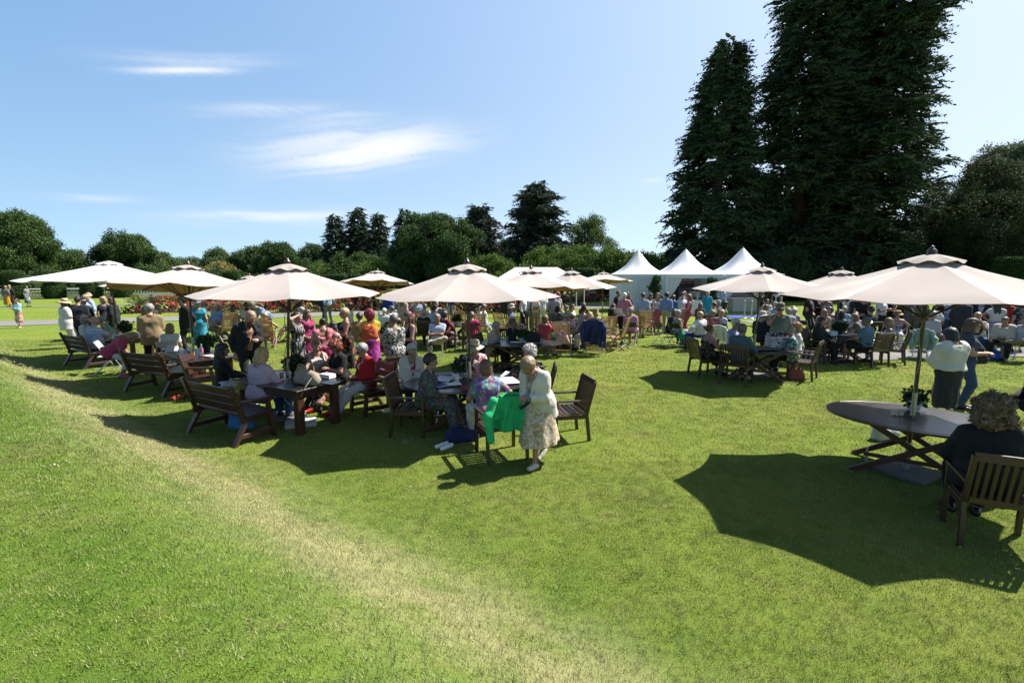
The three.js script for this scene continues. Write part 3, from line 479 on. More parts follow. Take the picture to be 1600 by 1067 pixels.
function pagoda(label, px, front, w, h, front_open) {
  const c = spot(px, front + w / 2, 3.2); c.y = 0; const t = thing('pagoda_tent', label, 'tent', c, 0, 'row of white pagoda tents');
  mesh('roof', pagodaRoof(w, h).translate(0, EAVE + VAL, 0), M.tent, t);
  mesh('finial', rod([0, EAVE + VAL + h - .05, 0], [0, EAVE + VAL + h + .1, 0], .035, .01), M.white, t);
  for (const [a, x, z] of [[0, 0, w / 2], [Math.PI / 2, w / 2, 0], [Math.PI, 0, -w / 2], [-Math.PI / 2, -w / 2, 0]]) mesh('valance', pleats(w - .01, VAL, 5, .006).translate(0, EAVE, .004).rotateY(a).translate(x, 0, z), M.tent, t);
  for (const sx of [-1, 1]) for (const sz of [-1, 1]) mesh('post', bx(.07, EAVE, .07, sx * (w / 2 - .06), EAVE / 2, sz * (w / 2 - .06), .008), M.whitepaint, t);
  mesh('side_wall', pleats(w - .14, EAVE, 5, .03).rotateY(-Math.PI / 2).translate(-w / 2 + .03, 0, 0), M.tent, t); mesh('side_wall', pleats(w - .14, EAVE, 5, .03).rotateY(Math.PI / 2).translate(w / 2 - .03, 0, 0), M.tent, t);
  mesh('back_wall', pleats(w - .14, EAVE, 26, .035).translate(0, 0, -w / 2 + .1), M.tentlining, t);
  if (!front_open) mesh('front_wall', pleats(w - .16, EAVE, 4, .025).translate(0, 0, w / 2 - .05), M.tent, t);
  else for (const s of [-1, 1]) { // curtains gathered to the posts
    const g = new THREE.PlaneGeometry(1, EAVE, 20, 12), p = g.attributes.position; for (let i = 0; i < p.count; i++) { const u = p.getX(i) + .5, y = p.getY(i) + EAVE / 2, wide = y > .95 ? lerp(.12, w * .27, Math.pow((y - .95) / (EAVE - .95), .75)) : lerp(.2, .12, y / .95); p.setXYZ(i, s * (w / 2 - .1 - u * wide), y, w / 2 - .12 + .035 * Math.sin(u * 22)); } g.computeVertexNormals(); mesh('curtain', g, M.tent, t);
  }
  return t;
}
pagoda('white pagoda tent with closed front wall, left of the three', 997, 33, 3.3, 1.62, false);
pagoda('white pagoda tent with tied-back curtains and a drinks fridge inside, middle of the three', 1071, 31, 3.68, 1.62, true);
pagoda('white pagoda tent with open front behind the big right-hand parasol, right of the three', 1160, 31, 3.74, 1.72, true);
{
  const c = spot(838, 35, 2); c.y = 0; const t = thing('marquee', 'low white marquee with a flat ridge on thin poles beyond the middle parasols', 'marquee', c), W = 6.3, D = 4, e = 2.02, r = 3.02, k = 1.5;
  const v = [[-W / 2, e, D / 2], [W / 2, e, D / 2], [W / 2, e, -D / 2], [-W / 2, e, -D / 2], [-k, r, 0], [k, r, 0]], pos = [], tri = (a, b, d) => pos.push(...v[a], ...v[b], ...v[d]);
  tri(0, 1, 5); tri(0, 5, 4); tri(1, 2, 5); tri(2, 3, 4); tri(2, 4, 5); tri(3, 0, 4); const g = new THREE.BufferGeometry(); g.setAttribute('position', new THREE.Float32BufferAttribute(pos, 3)); g.computeVertexNormals(); mesh('roof', g, M.tent, t);
  for (const [x, z] of [[-W / 2, D / 2], [W / 2, D / 2], [-W / 2, -D / 2], [W / 2, -D / 2], [-W / 6, D / 2], [W / 6, -D / 2]]) mesh('pole', rod([x, 0, z], [x, e, z], .03), M.whitepaint, t);
  for (const z of [D / 2, -D / 2]) mesh('valance', pleats(W, .16, 6, .008).translate(0, e - .155, z), M.tent, t);
}
function ivy(label, px, d, y0, y1, w) {
  const t = thing('ivy_garland', label, 'ivy', spot(px, d)), q = rng(px), it = [];
  mesh('stem', tube([[0, 0, 0], [.05, y0 * .6, .03], [-.04, (y0 + y1) / 2, 0], [.04, y1, .02]], .012), M.bark, t);
  for (let i = 0; i < 420; i++) { const k = q(), y = lerp(y0, y1, k), a = q() * 6.28, r = w * Math.sqrt(q()) * (.4 + .6 * Math.sin(Math.PI * (.15 + .8 * k))) * (.7 + .5 * Math.sin(k * 14)), s = .6 + .8 * q(); it.push([Math.cos(a) * r + .05 * Math.sin(y * 6), y, Math.sin(a) * r * .7, .8 + .5 * q(), q() * 6, q() * 6, q() * 6, [.035 * s, .075 * s, .02 * s]]); }
  cloud('leaves', CL.ivy, M.leaf, it, t);
}
ivy('leafy ivy garland on the post between the closed tent and the middle tent', 1023, 30.7, .9, 2.35, .34);
ivy('leafy ivy garland on the post between the middle and right tents', 1110, 30.6, .9, 2.2, .36);
ivy('leafy ivy garland on the right-hand post of the last tent', 1200, 30.6, .9, 1.9, .3);
{
  const f = thing('drinks_fridge', 'black glass-fronted drinks fridge inside the middle tent', 'fridge', spot(1068, 33.4)); mesh('cabinet', bx(1.1, 1.75, .6, 0, .875, 0, .02), M.black, f);
  for (const s of [-1, 1]) { const d = mesh('door', bx(.5, 1.5, .03, s * .26, .9, .32, .006), MS({ color: [.10, .11, .12], roughness: .12 }), f); mesh('handle', bx(.025, .5, .03, s * .04, .95, .35, .006), M.steel, d); }
  for (let i = 0; i < 4; i++) mesh('shelf', bx(1.0, .02, .02, 0, .45 + i * .3, .345, 0), M.steel, f);
  const q = rng(9), fl = thing('flower_arrangement', 'mixed flowers in a dark trough on top of the drinks fridge', 'flowers', spot(1072, 33.4).setY(1.76)), it = []; mesh('trough', bx(.9, .12, .25, 0, .06, 0, .02), M.black, fl);
  for (let i = 0; i < 70; i++) { const c = [[.05, .10, .03], [.05, .09, .03], [.6, .3, .35], [.6, .05, .05]][i % 4]; it.push([(q() - .5) * .9, .14 + .16 * q(), (q() - .5) * .25, .7, q() * 6, q() * 6, q() * 6, c]); } cloud('blooms', petal, M.leaf, it, fl);
  const cm = thing('coffee_machine', 'steel coffee machine standing beside the fridge in the middle tent', 'coffee machine', spot(1084, 32.6).setY(.93)); mesh('body', bx(.62, .42, .45, 0, .25, 0, .03), M.steel, cm); mesh('grouphead', [rod([-.12, .2, .26], [-.12, .12, .26], .035), rod([.12, .2, .26], [.12, .12, .26], .035)], M.black, cm); mesh('hopper', lathe([[.03, 0], [.1, .05], [.11, .2], [0, .2]], 14).translate(.18, .46, 0), M.black, cm); mesh('drip_tray', bx(.56, .04, .3, 0, .03, .2, .01), M.black, cm);
  const counter = (label, px, d, w) => { const t = thing('serving_table', label, 'serving table', spot(px, d)); mesh('table_top', bx(w, .03, .75, 0, .9, 0, .006), M.teak, t); mesh('tablecloth', [bx(w + .06, .012, .8, 0, .925, 0, .004), pleats(w + .05, .9, 9, .018).translate(0, .02, .4), pleats(.8, .9, 4, .018).rotateY(Math.PI / 2).translate(w / 2 + .03, .02, 0), pleats(.8, .9, 4, .018).rotateY(-Math.PI / 2).translate(-w / 2 - .03, .02, 0)], M.white, t); for (const sx of [-1, 1]) for (const sz of [-1, 1]) mesh('leg', rod([sx * w * .45, 0, sz * .3], [sx * w * .45, .88, sz * .3], .02), M.steel, t); };
  counter('serving table under a white cloth in the middle tent', 1093, 30.6, 1.9); counter('long serving table under a white cloth in the right-hand tent', 1166, 33.2, 2.2);
  for (let i = 0; i < 7; i++) { const b = thing('bottle', ['green', 'dark', 'clear'][i % 3] + ' bottle on the tent serving table, ' + ['leftmost', 'second from left', 'third from left', 'fourth from left', 'fifth from left', 'sixth from left', 'rightmost'][i], 'bottle', spot(1082 + i * 3.4, 30.6).setY(.931)); mesh('body', lathe([[0, 0], [.036, 0], [.037, .17], [.013, .23], [.013, .29], [0, .29]], 10), [MS({ color: [.02, .12, .04], roughness: .15 }), MS({ color: [.02, .012, .01], roughness: .15 }), MS({ color: [.5, .55, .55], roughness: .15 })][i % 3], b); mesh('cap', rod([0, .285, 0], [0, .305, 0], .015), M.white, b); }
  [[1161, 'cream barrier post beside the man with the phone'], [1172, 'cream barrier post behind the tall parasol pole']].forEach(([px, label], i) => { const t = thing('barrier_post', label, 'barrier post', spot(px + 2, 28.4 - i * .2)); mesh('base', lathe([[0, 0], [.16, 0], [.15, .025], [.03, .04], [0, .04]], 18), M.brass, t); mesh('post', rod([0, .03, 0], [0, 1.0, 0], .035), MS({ color: [.46, .43, .27], roughness: .5 }), t); mesh('cap', lathe([[0, .99], [.045, .99], [.045, 1.02], [.02, 1.05], [0, 1.055]], 12), M.brass, t); });
  const A = spot(1163, 27.8), rp = thing('barrier_rope', 'dark rope strung between the cream barrier posts', 'rope', A); const xs = [1163, 1174].map((px) => spot(px, 28.2)), pts = []; xs.forEach((p, i) => { pts.push([p.x - A.x, .95, p.z - A.z]); if (xs[i + 1]) pts.push([(p.x + xs[i + 1].x) / 2 - A.x, .86, (p.z + xs[i + 1].z) / 2 - A.z]); }); mesh('cord', tube(pts, .016, 40), MS({ color: [.02, .03, .10], roughness: .9 }), rp);
}

// ---------------------------------------------------------------- parasols
// face: 0 looks at the lens, 90 to the right of the picture, 180 away, -90 to the left
const heading = (p, face) => face > 900 ? (face - 2000) * DEG : toCam(p) + face * DEG;   // above 900: 2000 + a heading in the garden's own axes
function parasol(label, px, d, { R = 1.6, top = 2.86, rim = 2.2, lean = 0, tilt = 0, tiltDir = 180, turn = 22.5, white = false, finial = true, n = 8, group = 'cream garden parasols' } = {}) {
  const p = spot(px, d), t = thing(white ? 'parasol' : 'parasol', label, 'parasol', p, 0, group), cloth = white ? M.canvasWhite : M.canvas;
  mesh('base_plate', bx(.62, .05, .62, 0, .027, 0, .01).rotateY(.5), M.slab, t);
  mesh('sleeve', rod([0, .05, 0], [0, .42, 0], .036, .036, 12), M.steel, t);
  const topX = lean, P = (h) => [topX * h / top, h, 0];
  mesh('pole', rod(P(.1), P(top - .1), .025, .023, 12), M.darker, t);
  mesh('pole_joint', rod(P(.78), P(1.08), .0275, .0275, 12), M.brass, t);
  mesh('hub', [rod(P(rim - .32), P(rim - .22), .05, .05, 12)], M.dark, t); 
  const q = rng(px + 3); { const pts = []; for (let i = 0; i <= 9; i++) { const h = rim - .3 - i * .15, a = P(h); pts.push([a[0] - .035 - .02 * Math.sin(i * 1.3), h, .03 + .012 * Math.cos(i * 2)]); } mesh('cord', tube(pts, .006, 30, 5), M.rope, t); }
  const mat = new THREE.Matrix4().makeRotationFromEuler(new THREE.Euler(Math.cos((tiltDir - 180) * DEG) * -tilt * DEG, 0, Math.sin((tiltDir - 180) * DEG) * tilt * DEG)), piv = V(...P(rim + .25));
  mat.premultiply(new THREE.Matrix4().makeTranslation(piv.x, piv.y, piv.z)).multiply(new THREE.Matrix4().makeTranslation(0, -(rim + .25), 0));
  const ang = (i) => turn * DEG + i * 2 * Math.PI / n, H = top - .11 - rim;
  for (let i = 0; i < n; i++) { // each cloth panel sags a little between its two ribs
    const g = new THREE.PlaneGeometry(1, 1, 8, 10), pp = g.attributes.position, a0 = ang(i), a1 = ang(i + 1), uv = g.attributes.uv;
    for (let k = 0; k < pp.count; k++) {
      const u = pp.getX(k) + .5, v = pp.getY(k) + .5, r = lerp(R, .10, v), x = lerp(Math.cos(a0), Math.cos(a1), u) * r, z = lerp(Math.sin(a0), Math.sin(a1), u) * r, sag = Math.sin(Math.PI * u) * r / R;
      const y = rim + H * (.86 * v + .14 * v * v * v) - .038 * sag * (1 - .3 * v) - (v === 0 ? .012 : 0) + .012 * Math.sin(i * 3 + u * 7 + v * 5) * Math.sin(Math.PI * u);
      pp.setXYZ(k, x * (1 - .05 * sag * (1 - v)), y, z * (1 - .05 * sag * (1 - v))); uv.setXY(k, x, z);
    }
    g.computeVertexNormals(); mesh('canopy_panel', g.applyMatrix4(mat), cloth, t); { const lp = g.clone(), a = lp.attributes.position; const nn = lp.attributes.normal; for (let k = 0; k < a.count; k++) { const f = nn.getY(k) > 0 ? -.006 : .006; a.setXYZ(k, a.getX(k) + nn.getX(k) * f, a.getY(k) + nn.getY(k) * f, a.getZ(k) + nn.getZ(k) * f); } mesh('added_underlayer', lp, white ? M.canvasWhite : M.underGlow, t); }  // added second layer under each panel, tinted with the underside glow
    const c = Math.cos(a0), s = Math.sin(a0); mesh('rib', bar([c * .06, rim + H - .05, s * .06], [c * (R - .02), rim - .035, s * (R - .02)], .022, .03).applyMatrix4(mat), M.dark, t);
    mesh('strut', bar([c * .05, rim - .27, s * .05], [c * R * .5, rim + H * .42, s * R * .5], .018, .022).applyMatrix4(mat), M.dark, t);
  }
  { // the scalloped cap over the vent
    const g = new THREE.CylinderGeometry(.03, .33, .11, 48, 5, true), pp = g.attributes.position; for (let k = 0; k < pp.count; k++) { const a = Math.atan2(pp.getZ(k), pp.getX(k)), y = pp.getY(k) + .055, w = .5 + .5 * Math.cos((a - turn * DEG) * n), low = 1 - y / .11; pp.setXYZ(k, pp.getX(k) * (1 + .0 * w), y + .022 * Math.sin(Math.PI * (1 - low) * .8) + low * low * .038 * (1 - w), pp.getZ(k)); }
    g.computeVertexNormals(); mesh('vent_cap', g.translate(0, top - .165, 0).applyMatrix4(mat), white ? cloth : M.canvasCap, t);
  }
  if (finial) mesh('finial', lathe([[0, 0], [.05, 0], [.055, .015], [.03, .03], [.028, .045], [.045, .06], [.048, .08], [.03, .105], [.018, .115], [.02, .13], [0, .14]], 14).scale(1.15, 1.15, 1.15).translate(0, top - .10, 0).applyMatrix4(mat), M.dark, t);
  return t;
}
const UMB = {
  near: parasol('big cream parasol over the near right round table, cut by the right edge', 1416, 6.1, { R: 1.64, top: 2.88, rim: 2.33, turn: 20 }),
  centre: parasol('big cream parasol over the round table behind the woman in the cream blazer', 736, 8.35, { R: 1.6, top: 2.8, rim: 2.23, turn: 12, lean: -.04 }),
  left: parasol('big cream parasol over the heavy table with the pink flowers and canvas bag', 449, 8.6, { R: 1.57, top: 2.81, rim: 2.24, turn: 20, lean: .2 }),
  second: parasol('cream parasol with brown shaded underside tipped towards the lens, over the table with bottles', 305, 11.6, { R: 1.72, top: 2.84, rim: 2.26, tilt: 6, turn: 22, lean: .06 }),
  white: parasol('large white parasol at the far left of the row of tables', 187, 14.6, { R: 2.15, top: 3.0, rim: 2.36, white: true, finial: false, turn: 8, tilt: 2, group: null }),
  far: parasol('cream parasol tipped back above the far middle crowd, left of the central one', 593, 21.5, { R: 1.6, top: 2.76, rim: 2.2, tilt: 6 }),
  mid: parasol('cream parasol over the round table with the white flower pot, right behind the central one', 829, 13.4, { R: 1.6, top: 2.76, rim: 2.2, tilt: 4, turn: 15 }),
  mid2: parasol('cream parasol over the pale teak table right of the middle', 891, 17.6, { R: 1.62, top: 2.74, rim: 2.12, turn: 10 }),
  mid3: parasol('cream parasol just left of the white tents', 941, 26.5, { R: 1.62, top: 2.7, rim: 2.18, tilt: 5, turn: 5 }),
  right: parasol('cream parasol in front of the right-hand tent over the round table with the basket', 1174, 12.2, { R: 1.62, top: 2.8, rim: 2.22, turn: 20, lean: .1 }),
  right2: parasol('cream parasol half hidden behind the near right parasol', 1303, 14.9, { R: 1.62, top: 2.74, rim: 2.12, turn: 14 }),
  behind: parasol('thin cream parasol directly behind the far middle one', 582, 25, { R: 1.5, top: 2.66, rim: 2.12, tilt: 6 }),
  behind2: parasol('cream parasol hidden behind the big centre-left canopy, only its pole in sight', 396, 20, { R: 1.5, top: 2.55, rim: 2.0 }),
  behind3: parasol('cream parasol hidden behind the central canopy, its thin red-brown pole in sight', 705, 18.3, { R: 1.5, top: 2.6, rim: 2.1 }),
};

// ---------------------------------------------------------------- tables
function ovalTable(label, px, d, face, a = 1.05, b = .75, { wood = M.darker, legs = M.red, n = 15, group = 'oval folding garden tables' } = {}) {
  const p = spot(px, d), t = thing('oval_table', label, 'table', p, heading(p, face), group), h = .74, w = 2 * b / n;
  for (let i = 0; i < n; i++) { // planks cut to the oval
    const z0 = -b + i * w + .003, z1 = z0 + w - .006, ex = (z) => (a - .05) * Math.sqrt(Math.max(0, 1 - (z / b) ** 2)), s = new THREE.Shape(), N = 4;
    for (let k = 0; k <= N; k++) { const z = lerp(z0, z1, k / N); k ? s.lineTo(-ex(z), z) : s.moveTo(-ex(z), z); } for (let k = N; k >= 0; k--) { const z = lerp(z0, z1, k / N); s.lineTo(ex(z), z); }
    const g = new THREE.ExtrudeGeometry(s, { depth: .022, bevelEnabled: true, bevelThickness: .002, bevelSize: .0015, bevelSegments: 1 }).rotateX(Math.PI / 2).translate(0, h, 0); uvBox(g); mesh('plank', g, wood, t);
  }
  { const s = new THREE.Shape(), hole = new THREE.Path(); s.absellipse(0, 0, a, b, 0, 6.2832); hole.absellipse(0, 0, a - .055, b - .055, 0, 6.2832, true); s.holes.push(hole); mesh('rim', uvBox(new THREE.ExtrudeGeometry(s, { depth: .026, bevelEnabled: true, bevelThickness: .004, bevelSize: .004, bevelSegments: 2, curveSegments: 40 }).rotateX(Math.PI / 2).translate(0, h + .001, 0)), wood, t); }
  for (const z of [-b * .48, b * .48]) { mesh('leg', bar([-a * .62, .0, z], [a * .52, h - .03, z + .03], .045, .07), legs, t); mesh('leg', bar([a * .62, .0, z - .05], [-a * .52, h - .03, z - .02], .045, .07), legs, t); }
  for (const s of [-1, 1]) mesh('stretcher', bar([s * a * .46, .12, -b * .48], [s * a * .46, .12, b * .48], .03, .05), legs, t);
  mesh('cross_rail', bar([-a * .5, .24, b * .48 - .04], [a * .5, .24, b * .48 - .04], .03, .05), legs, t);
  return t;
}
function heavyTable(label, px, d, face, L = 1.7, W = .95) {
  const p = spot(px, d), t = thing('heavy_table', label, 'table', p, heading(p, face), 'chunky rectangular garden tables'), h = .76, n = 7, w = W / n;
  for (let i = 0; i < n; i++) mesh('plank', bx(L, .04, w - .006, 0, h - .02, -W / 2 + (i + .5) * w, .006), M.darker, t);
  for (const s of [-1, 1]) { mesh('apron', bx(L - .2, .12, .035, 0, h - .105, s * (W / 2 - .08), .005), M.dark, t); mesh('apron', bx(.035, .12, W - .24, s * (L / 2 - .09), h - .105, 0, .005), M.dark, t); for (const k of [-1, 1]) mesh('leg', bx(.12, h - .045, .12, s * (L / 2 - .12), (h - .045) / 2, k * (W / 2 - .12), .01), M.red, t); }
  return t;
}
// ---------------------------------------------------------------- seats; each kind is built once and copied
function seatProto(name, cat, fn) { let first = null; return (label, px, d, face, group) => { const p = spot(px, d); let o; if (!first) { o = first = thing(name, label, cat, p, 0, group); fn(o); } else o = dup(first, label, group); o.position.copy(p); o.rotation.set(0, heading(p, face), 0); return o; }; }
const armchair = seatProto('slat_armchair', 'chair', (t) => { // front faces +z
  const w = .29, sb = -.24, sf = .25;
  for (const s of [-1, 1]) { mesh('rear_post', [bar([s * w, 0, sb - .05], [s * w, .44, sb], .042, .05, V(0, 0, 1)), bar([s * w, .43, sb], [s * w, .94, sb - .13], .042, .045, V(0, 0, 1))], M.dark, t); mesh('front_leg', bx(.045, .64, .05, s * w, .32, sf, .006), M.dark, t); mesh('arm', [bar([s * w, .655, sf + .05], [s * w, .65, sb - .05], .058, .028)], M.dark, t); mesh('side_rail', bar([s * w, .40, sf], [s * w, .40, sb], .028, .07), M.dark, t); }
  mesh('front_rail', bx(w * 2 - .05, .07, .028, 0, .40, sf - .005, .004), M.dark, t); mesh('back_rail', bx(w * 2 - .05, .06, .03, 0, .47, sb - .015, .004), M.dark, t);
  mesh('top_rail', bar([-w, .93, sb - .128], [w, .93, sb - .128], .03, .085, V(0, 1, 0)), M.dark, t);
  for (let i = 0; i < 6; i++) mesh('seat_slat', bx(w * 2 - .02, .02, .066, 0, .445, sb + .05 + i * .083, .004), M.dark, t);
  for (let i = 0; i < 9; i++) { const x = -w + .058 + i * (w * 2 - .116) / 8; mesh('back_slat', bar([x, .48, sb - .018], [x, .90, sb - .122], .032, .013, V(0, 0, 1), .003), M.dark, t); }
});
function heavySeat(L) {
  return (t) => {
    const xs = [-L / 2 + .06, L / 2 - .06];
    for (const x of xs) {
      mesh('rear_post', bar([x, .36, -.18], [x, .95, -.36], .085, .05, V(0, 0, 1)), M.dark, t); mesh('rear_leg', bar([x, 0, -.36], [x, .40, -.12], .085, .05, V(0, 0, 1)), M.red, t); mesh('front_leg', bar([x, 0, .30], [x, .62, .22], .085, .05, V(0, 0, 1)), M.red, t);
      mesh('foot_rail', bar([x, .13, -.30], [x, .13, .30], .05, .07), M.red, t); mesh('seat_rail', bar([x, .375, -.24], [x, .40, .30], .05, .085), M.dark, t); mesh('arm', bar([x, .635, .32], [x, .66, -.28], .10, .038), M.dark, t);
    }
    for (let i = 0; i < 4; i++) mesh('seat_plank', bx(L, .035, .108, 0, .437 - i * .004, .245 - i * .118, .006), M.dark, t);
    for (let i = 0; i < 3; i++) { const y = .56 + i * .135, z = -.222 - i * .042; mesh('back_plank', bar([-L / 2, y, z], [L / 2, y, z], .032, .122, V(0, .95, -.29), .006), M.dark, t); }
  };
}
const bench = seatProto('heavy_bench', 'bench', heavySeat(1.4)), heavyChair = seatProto('heavy_armchair', 'chair', heavySeat(.66));
const teakChair = seatProto('teak_recliner_chair', 'chair', (t) => {
  const w = .27;
  for (const s of [-1, 1]) { mesh('back_frame', bar([s * w, .36, -.18], [s * w, 1.12, -.42], .03, .045, V(0, 0, 1)), M.teak, t); mesh('leg', bar([s * (w + .03), 0, .34], [s * (w + .03), .62, -.20], .028, .045, V(0, 0, 1)), M.teak, t); mesh('leg', bar([s * (w + .06), 0, -.38], [s * (w + .06), .62, .26], .028, .045, V(0, 0, 1)), M.greyteak, t); mesh('arm', bar([s * (w + .05), .63, .30], [s * (w + .05), .65, -.28], .05, .022), M.greyteak, t); mesh('seat_side', bar([s * w, .38, -.20], [s * w, .43, .28], .028, .045), M.teak, t); }
  for (let i = 0; i < 7; i++) mesh('seat_slat', bx(w * 2, .018, .052, 0, .405 + i * .007, -.15 + i * .068, .003), M.teak, t);
  for (let i = 0; i < 11; i++) { const k = i / 10, y = lerp(.47, 1.09, k), z = lerp(-.215, -.41, k); mesh('back_slat', bar([-w, y, z], [w, y, z], .016, .044, V(0, .95, -.3), .003), M.teak, t); }
  mesh('stretcher', bx(w * 2 + .1, .03, .04, 0, .13, -.24, .004), M.greyteak, t); mesh('stretcher', bx(w * 2, .03, .04, 0, .13, .22, .004), M.teak, t);
});
function folding(seatMat) { return (t) => {
  const w = .225;
  for (const s of [-1, 1]) { mesh('front_leg', rod([s * w, 0, .26], [s * w, .84, -.22], .011), M.steel, t); mesh('rear_leg', rod([s * (w - .025), 0, -.30], [s * (w - .025), .46, .16], .011), M.steel, t); }
  mesh('crossbar', [rod([-w, .14, .18], [w, .14, .18], .009), rod([-w + .02, .08, -.24], [w - .02, .08, -.24], .009)], M.steel, t);
  { const g = new RoundedBoxGeometry(.43, .20, .02, 2, .01), p = g.attributes.position; for (let i = 0; i < p.count; i++) p.setZ(i, p.getZ(i) + .25 * p.getX(i) ** 2 * 2); g.computeVertexNormals(); mesh('backrest', g.rotateX(-.5).translate(0, .76, -.205), seatMat, t); }
  mesh('seat', bx(.42, .025, .40, 0, .455, .0, .012), seatMat, t);
}; }
const foldGrey = seatProto('folding_chair', 'chair', folding(M.plasticgrey)), foldBlack = seatProto('folding_chair', 'chair', folding(MS({ color: [.015, .018, .018], roughness: .45 })));

const TB = {
  right: ovalTable('dark oval slatted table at the near right with a flower pot and a glass', 1424, 6.12, 4, 1.05, .76, { n: 17 }),
  centre: ovalTable('dark oval table covered with papers behind the woman in the cream blazer', 730, 8.2, 0, 1.12, .76),
  mid: ovalTable('dark oval table with a white flower pot, behind the straw hat', 812, 13.0, 0, 1.2, .72),
  g: ovalTable('dark oval table with a clear basket on it, in front of the right-hand tent', 1182, 11.9, 0, .95, .7),
  h: ovalTable('dark oval table with orange juice and a small white box, right of the basket table', 1310, 14.7, 0, .95, .65),
  f: ovalTable('pale teak table beneath the parasol right of the middle', 898, 17.3, 0, .95, .6, { wood: M.greyteak, legs: M.teak }),
  e2: ovalTable('dark table with a pot of pink flowers beside the pink jacket', 713, 17.6, 0, .75, .6),
  e3: ovalTable('dark table with a plant pot beside the yellow top', 597, 14.2, 0, .7, .6),
  A: heavyTable('heavy dark table beneath the white parasol', 200, 14.4, 1964, 1.8, .95),
  B: heavyTable('heavy dark table with bottles, glasses and red flowers', 312, 11.0, 1961, 1.9, .95),
  C: heavyTable('heavy dark table with pink flowers and a canvas bag', 452, 8.3, 1971, 1.75, .95),
};
bench('heavy dark bench under the white parasol with the man in the blue checked shirt', 140, 13.6, 2151, 'heavy dark benches with sloping backs');
bench('heavy dark bench behind which red shoes show, in front of the beige blazer', 250, 10.6, 2158, 'heavy dark benches with sloping backs');
bench('heavy dark bench with the pink-topped blonde woman, nearest of the three benches', 363, 7.65, 2151, 'heavy dark benches with sloping backs');
heavyChair('heavy dark armchair under the woman in the red jacket', 582, 9.0, -62, 'heavy dark armchairs');
heavyChair('heavy dark armchair half hidden at the left end of the flower table', 322, 10.2, 70, 'heavy dark armchairs');
const SG = 'dark slatted garden armchairs';
armchair('dark slatted armchair holding the woman in the dark floral dress', 645, 7.75, 74, SG);
armchair('dark slatted armchair draped with the bright green jacket', 783, 6.75, -160, SG);
armchair('empty dark slatted armchair right of the woman in the cream blazer', 884, 7.55, -72, SG);
armchair('dark slatted armchair under the white-haired woman in the white cardigan', 636, 9.15, 20, SG);
armchair('dark slatted armchair under the woman in the straw hat at the papers table', 742, 9.4, 0, SG);
armchair('dark slatted armchair of the white-haired reader behind the cream blazer', 836, 8.75, -90, SG);
armchair('dark slatted armchair at the near right corner, seen from behind', 1545, 4.48, 2152, SG);
armchair('dark slatted armchair under the woman in black lace left of the basket table', 1100, 12.3, 118, SG);
armchair('dark slatted armchair with the man in the teal jacket', 1150, 11.35, 165, SG);
armchair('dark slatted armchair at the right of the basket table under the colourful floral top', 1252, 11.9, -100, SG);
armchair('dark slatted armchair of the woman in the dark sweater at the juice table', 1276, 14.2, 78, SG);
armchair('dark slatted armchair under the man in the black vest', 1361, 13.6, -130, SG);
armchair('dark slatted armchair under the woman in the blue and white patterned top', 1393, 14.0, -85, SG);
armchair('dark slatted armchair under the navy-backed grey-haired guest', 660, 17.2, 170, SG);
armchair('dark slatted armchair behind the red cardigan', 694, 16.6, 140, SG);
armchair('dark slatted armchair holding the pink jacket woman', 737, 16.4, 178, SG);
armchair('dark slatted armchair under the grey-haired woman in the beige jacket', 766, 13.2, 70, SG);
armchair('dark slatted armchair under the navy-topped woman at the flower pot table', 797, 14.1, 20, SG);
armchair('dark slatted armchair at the far left of the middle crowd', 622, 16.8, 160, SG);
const TG = 'golden teak recliner chairs';
[['teak chair standing empty between the khaki sun hat and the bald bearded man', 355, 18.6, 205], ['teak chair with its slatted back to the lens holding the blonde in pink', 416, 16.7, 172], ['low teak chair holding the reclining man by the flower bed', 460, 18.8, -70], ['teak chair with a dark gap-toothed back left of the dark bobbed woman', 655, 20.2, 200], ['teak chair with pale slats left of the white hat', 722, 20.0, 178], ['teak chair with pale slats under the white hat', 749, 18.4, 172], ['teak chair turned sideways behind the navy top', 790, 18.6, 130], ['tall teak chair left of the waiter in black', 806, 17.3, 165], ['tall teak chair under the yellow striped top', 844, 17.0, 180], ['teak chair with the pink handbag and green bag behind it', 876, 15.3, 176], ['teak chair draped with the navy jacket', 929, 15.7, 172], ['broad teak chair right of the bucket hat', 948, 17.3, 190], ['teak chair seen side-on beside the bending man in black', 963, 16.6, -105], ['teak chair pulled by the man in the pale blue shirt', 1006, 20.0, 190], ['teak chair behind the grey-green shirt', 866, 18.6, 178], ['teak chair under the straw-hatted woman in pink and white', 888, 16.9, 0]].forEach(([l, px, d, f]) => teakChair(l, px, d, f, TG));
foldGrey('grey folding chair of the bending woman in the pink blouse', 172, 12.6, 78, 'grey folding chairs');
foldGrey('grey folding chair under the blonde in the black and white top', 266, 12.7, 170, 'grey folding chairs');
foldGrey('grey folding chair under the man with crossed arms', 681, 14.9, -8, 'grey folding chairs');
foldGrey('grey folding chair under the sun-hatted woman in olive', 325, 18.4, 60, 'grey folding chairs');
foldGrey('grey folding chair under the white-haired man in pale blue', 341, 20.3, 0, 'grey folding chairs');
foldGrey('grey folding chair under the woman in the cream sleeveless top', 365, 20.2, 45, 'grey folding chairs');
foldGrey('grey folding chair under the dark-bearded man in white', 384, 20.6, 20, 'grey folding chairs');
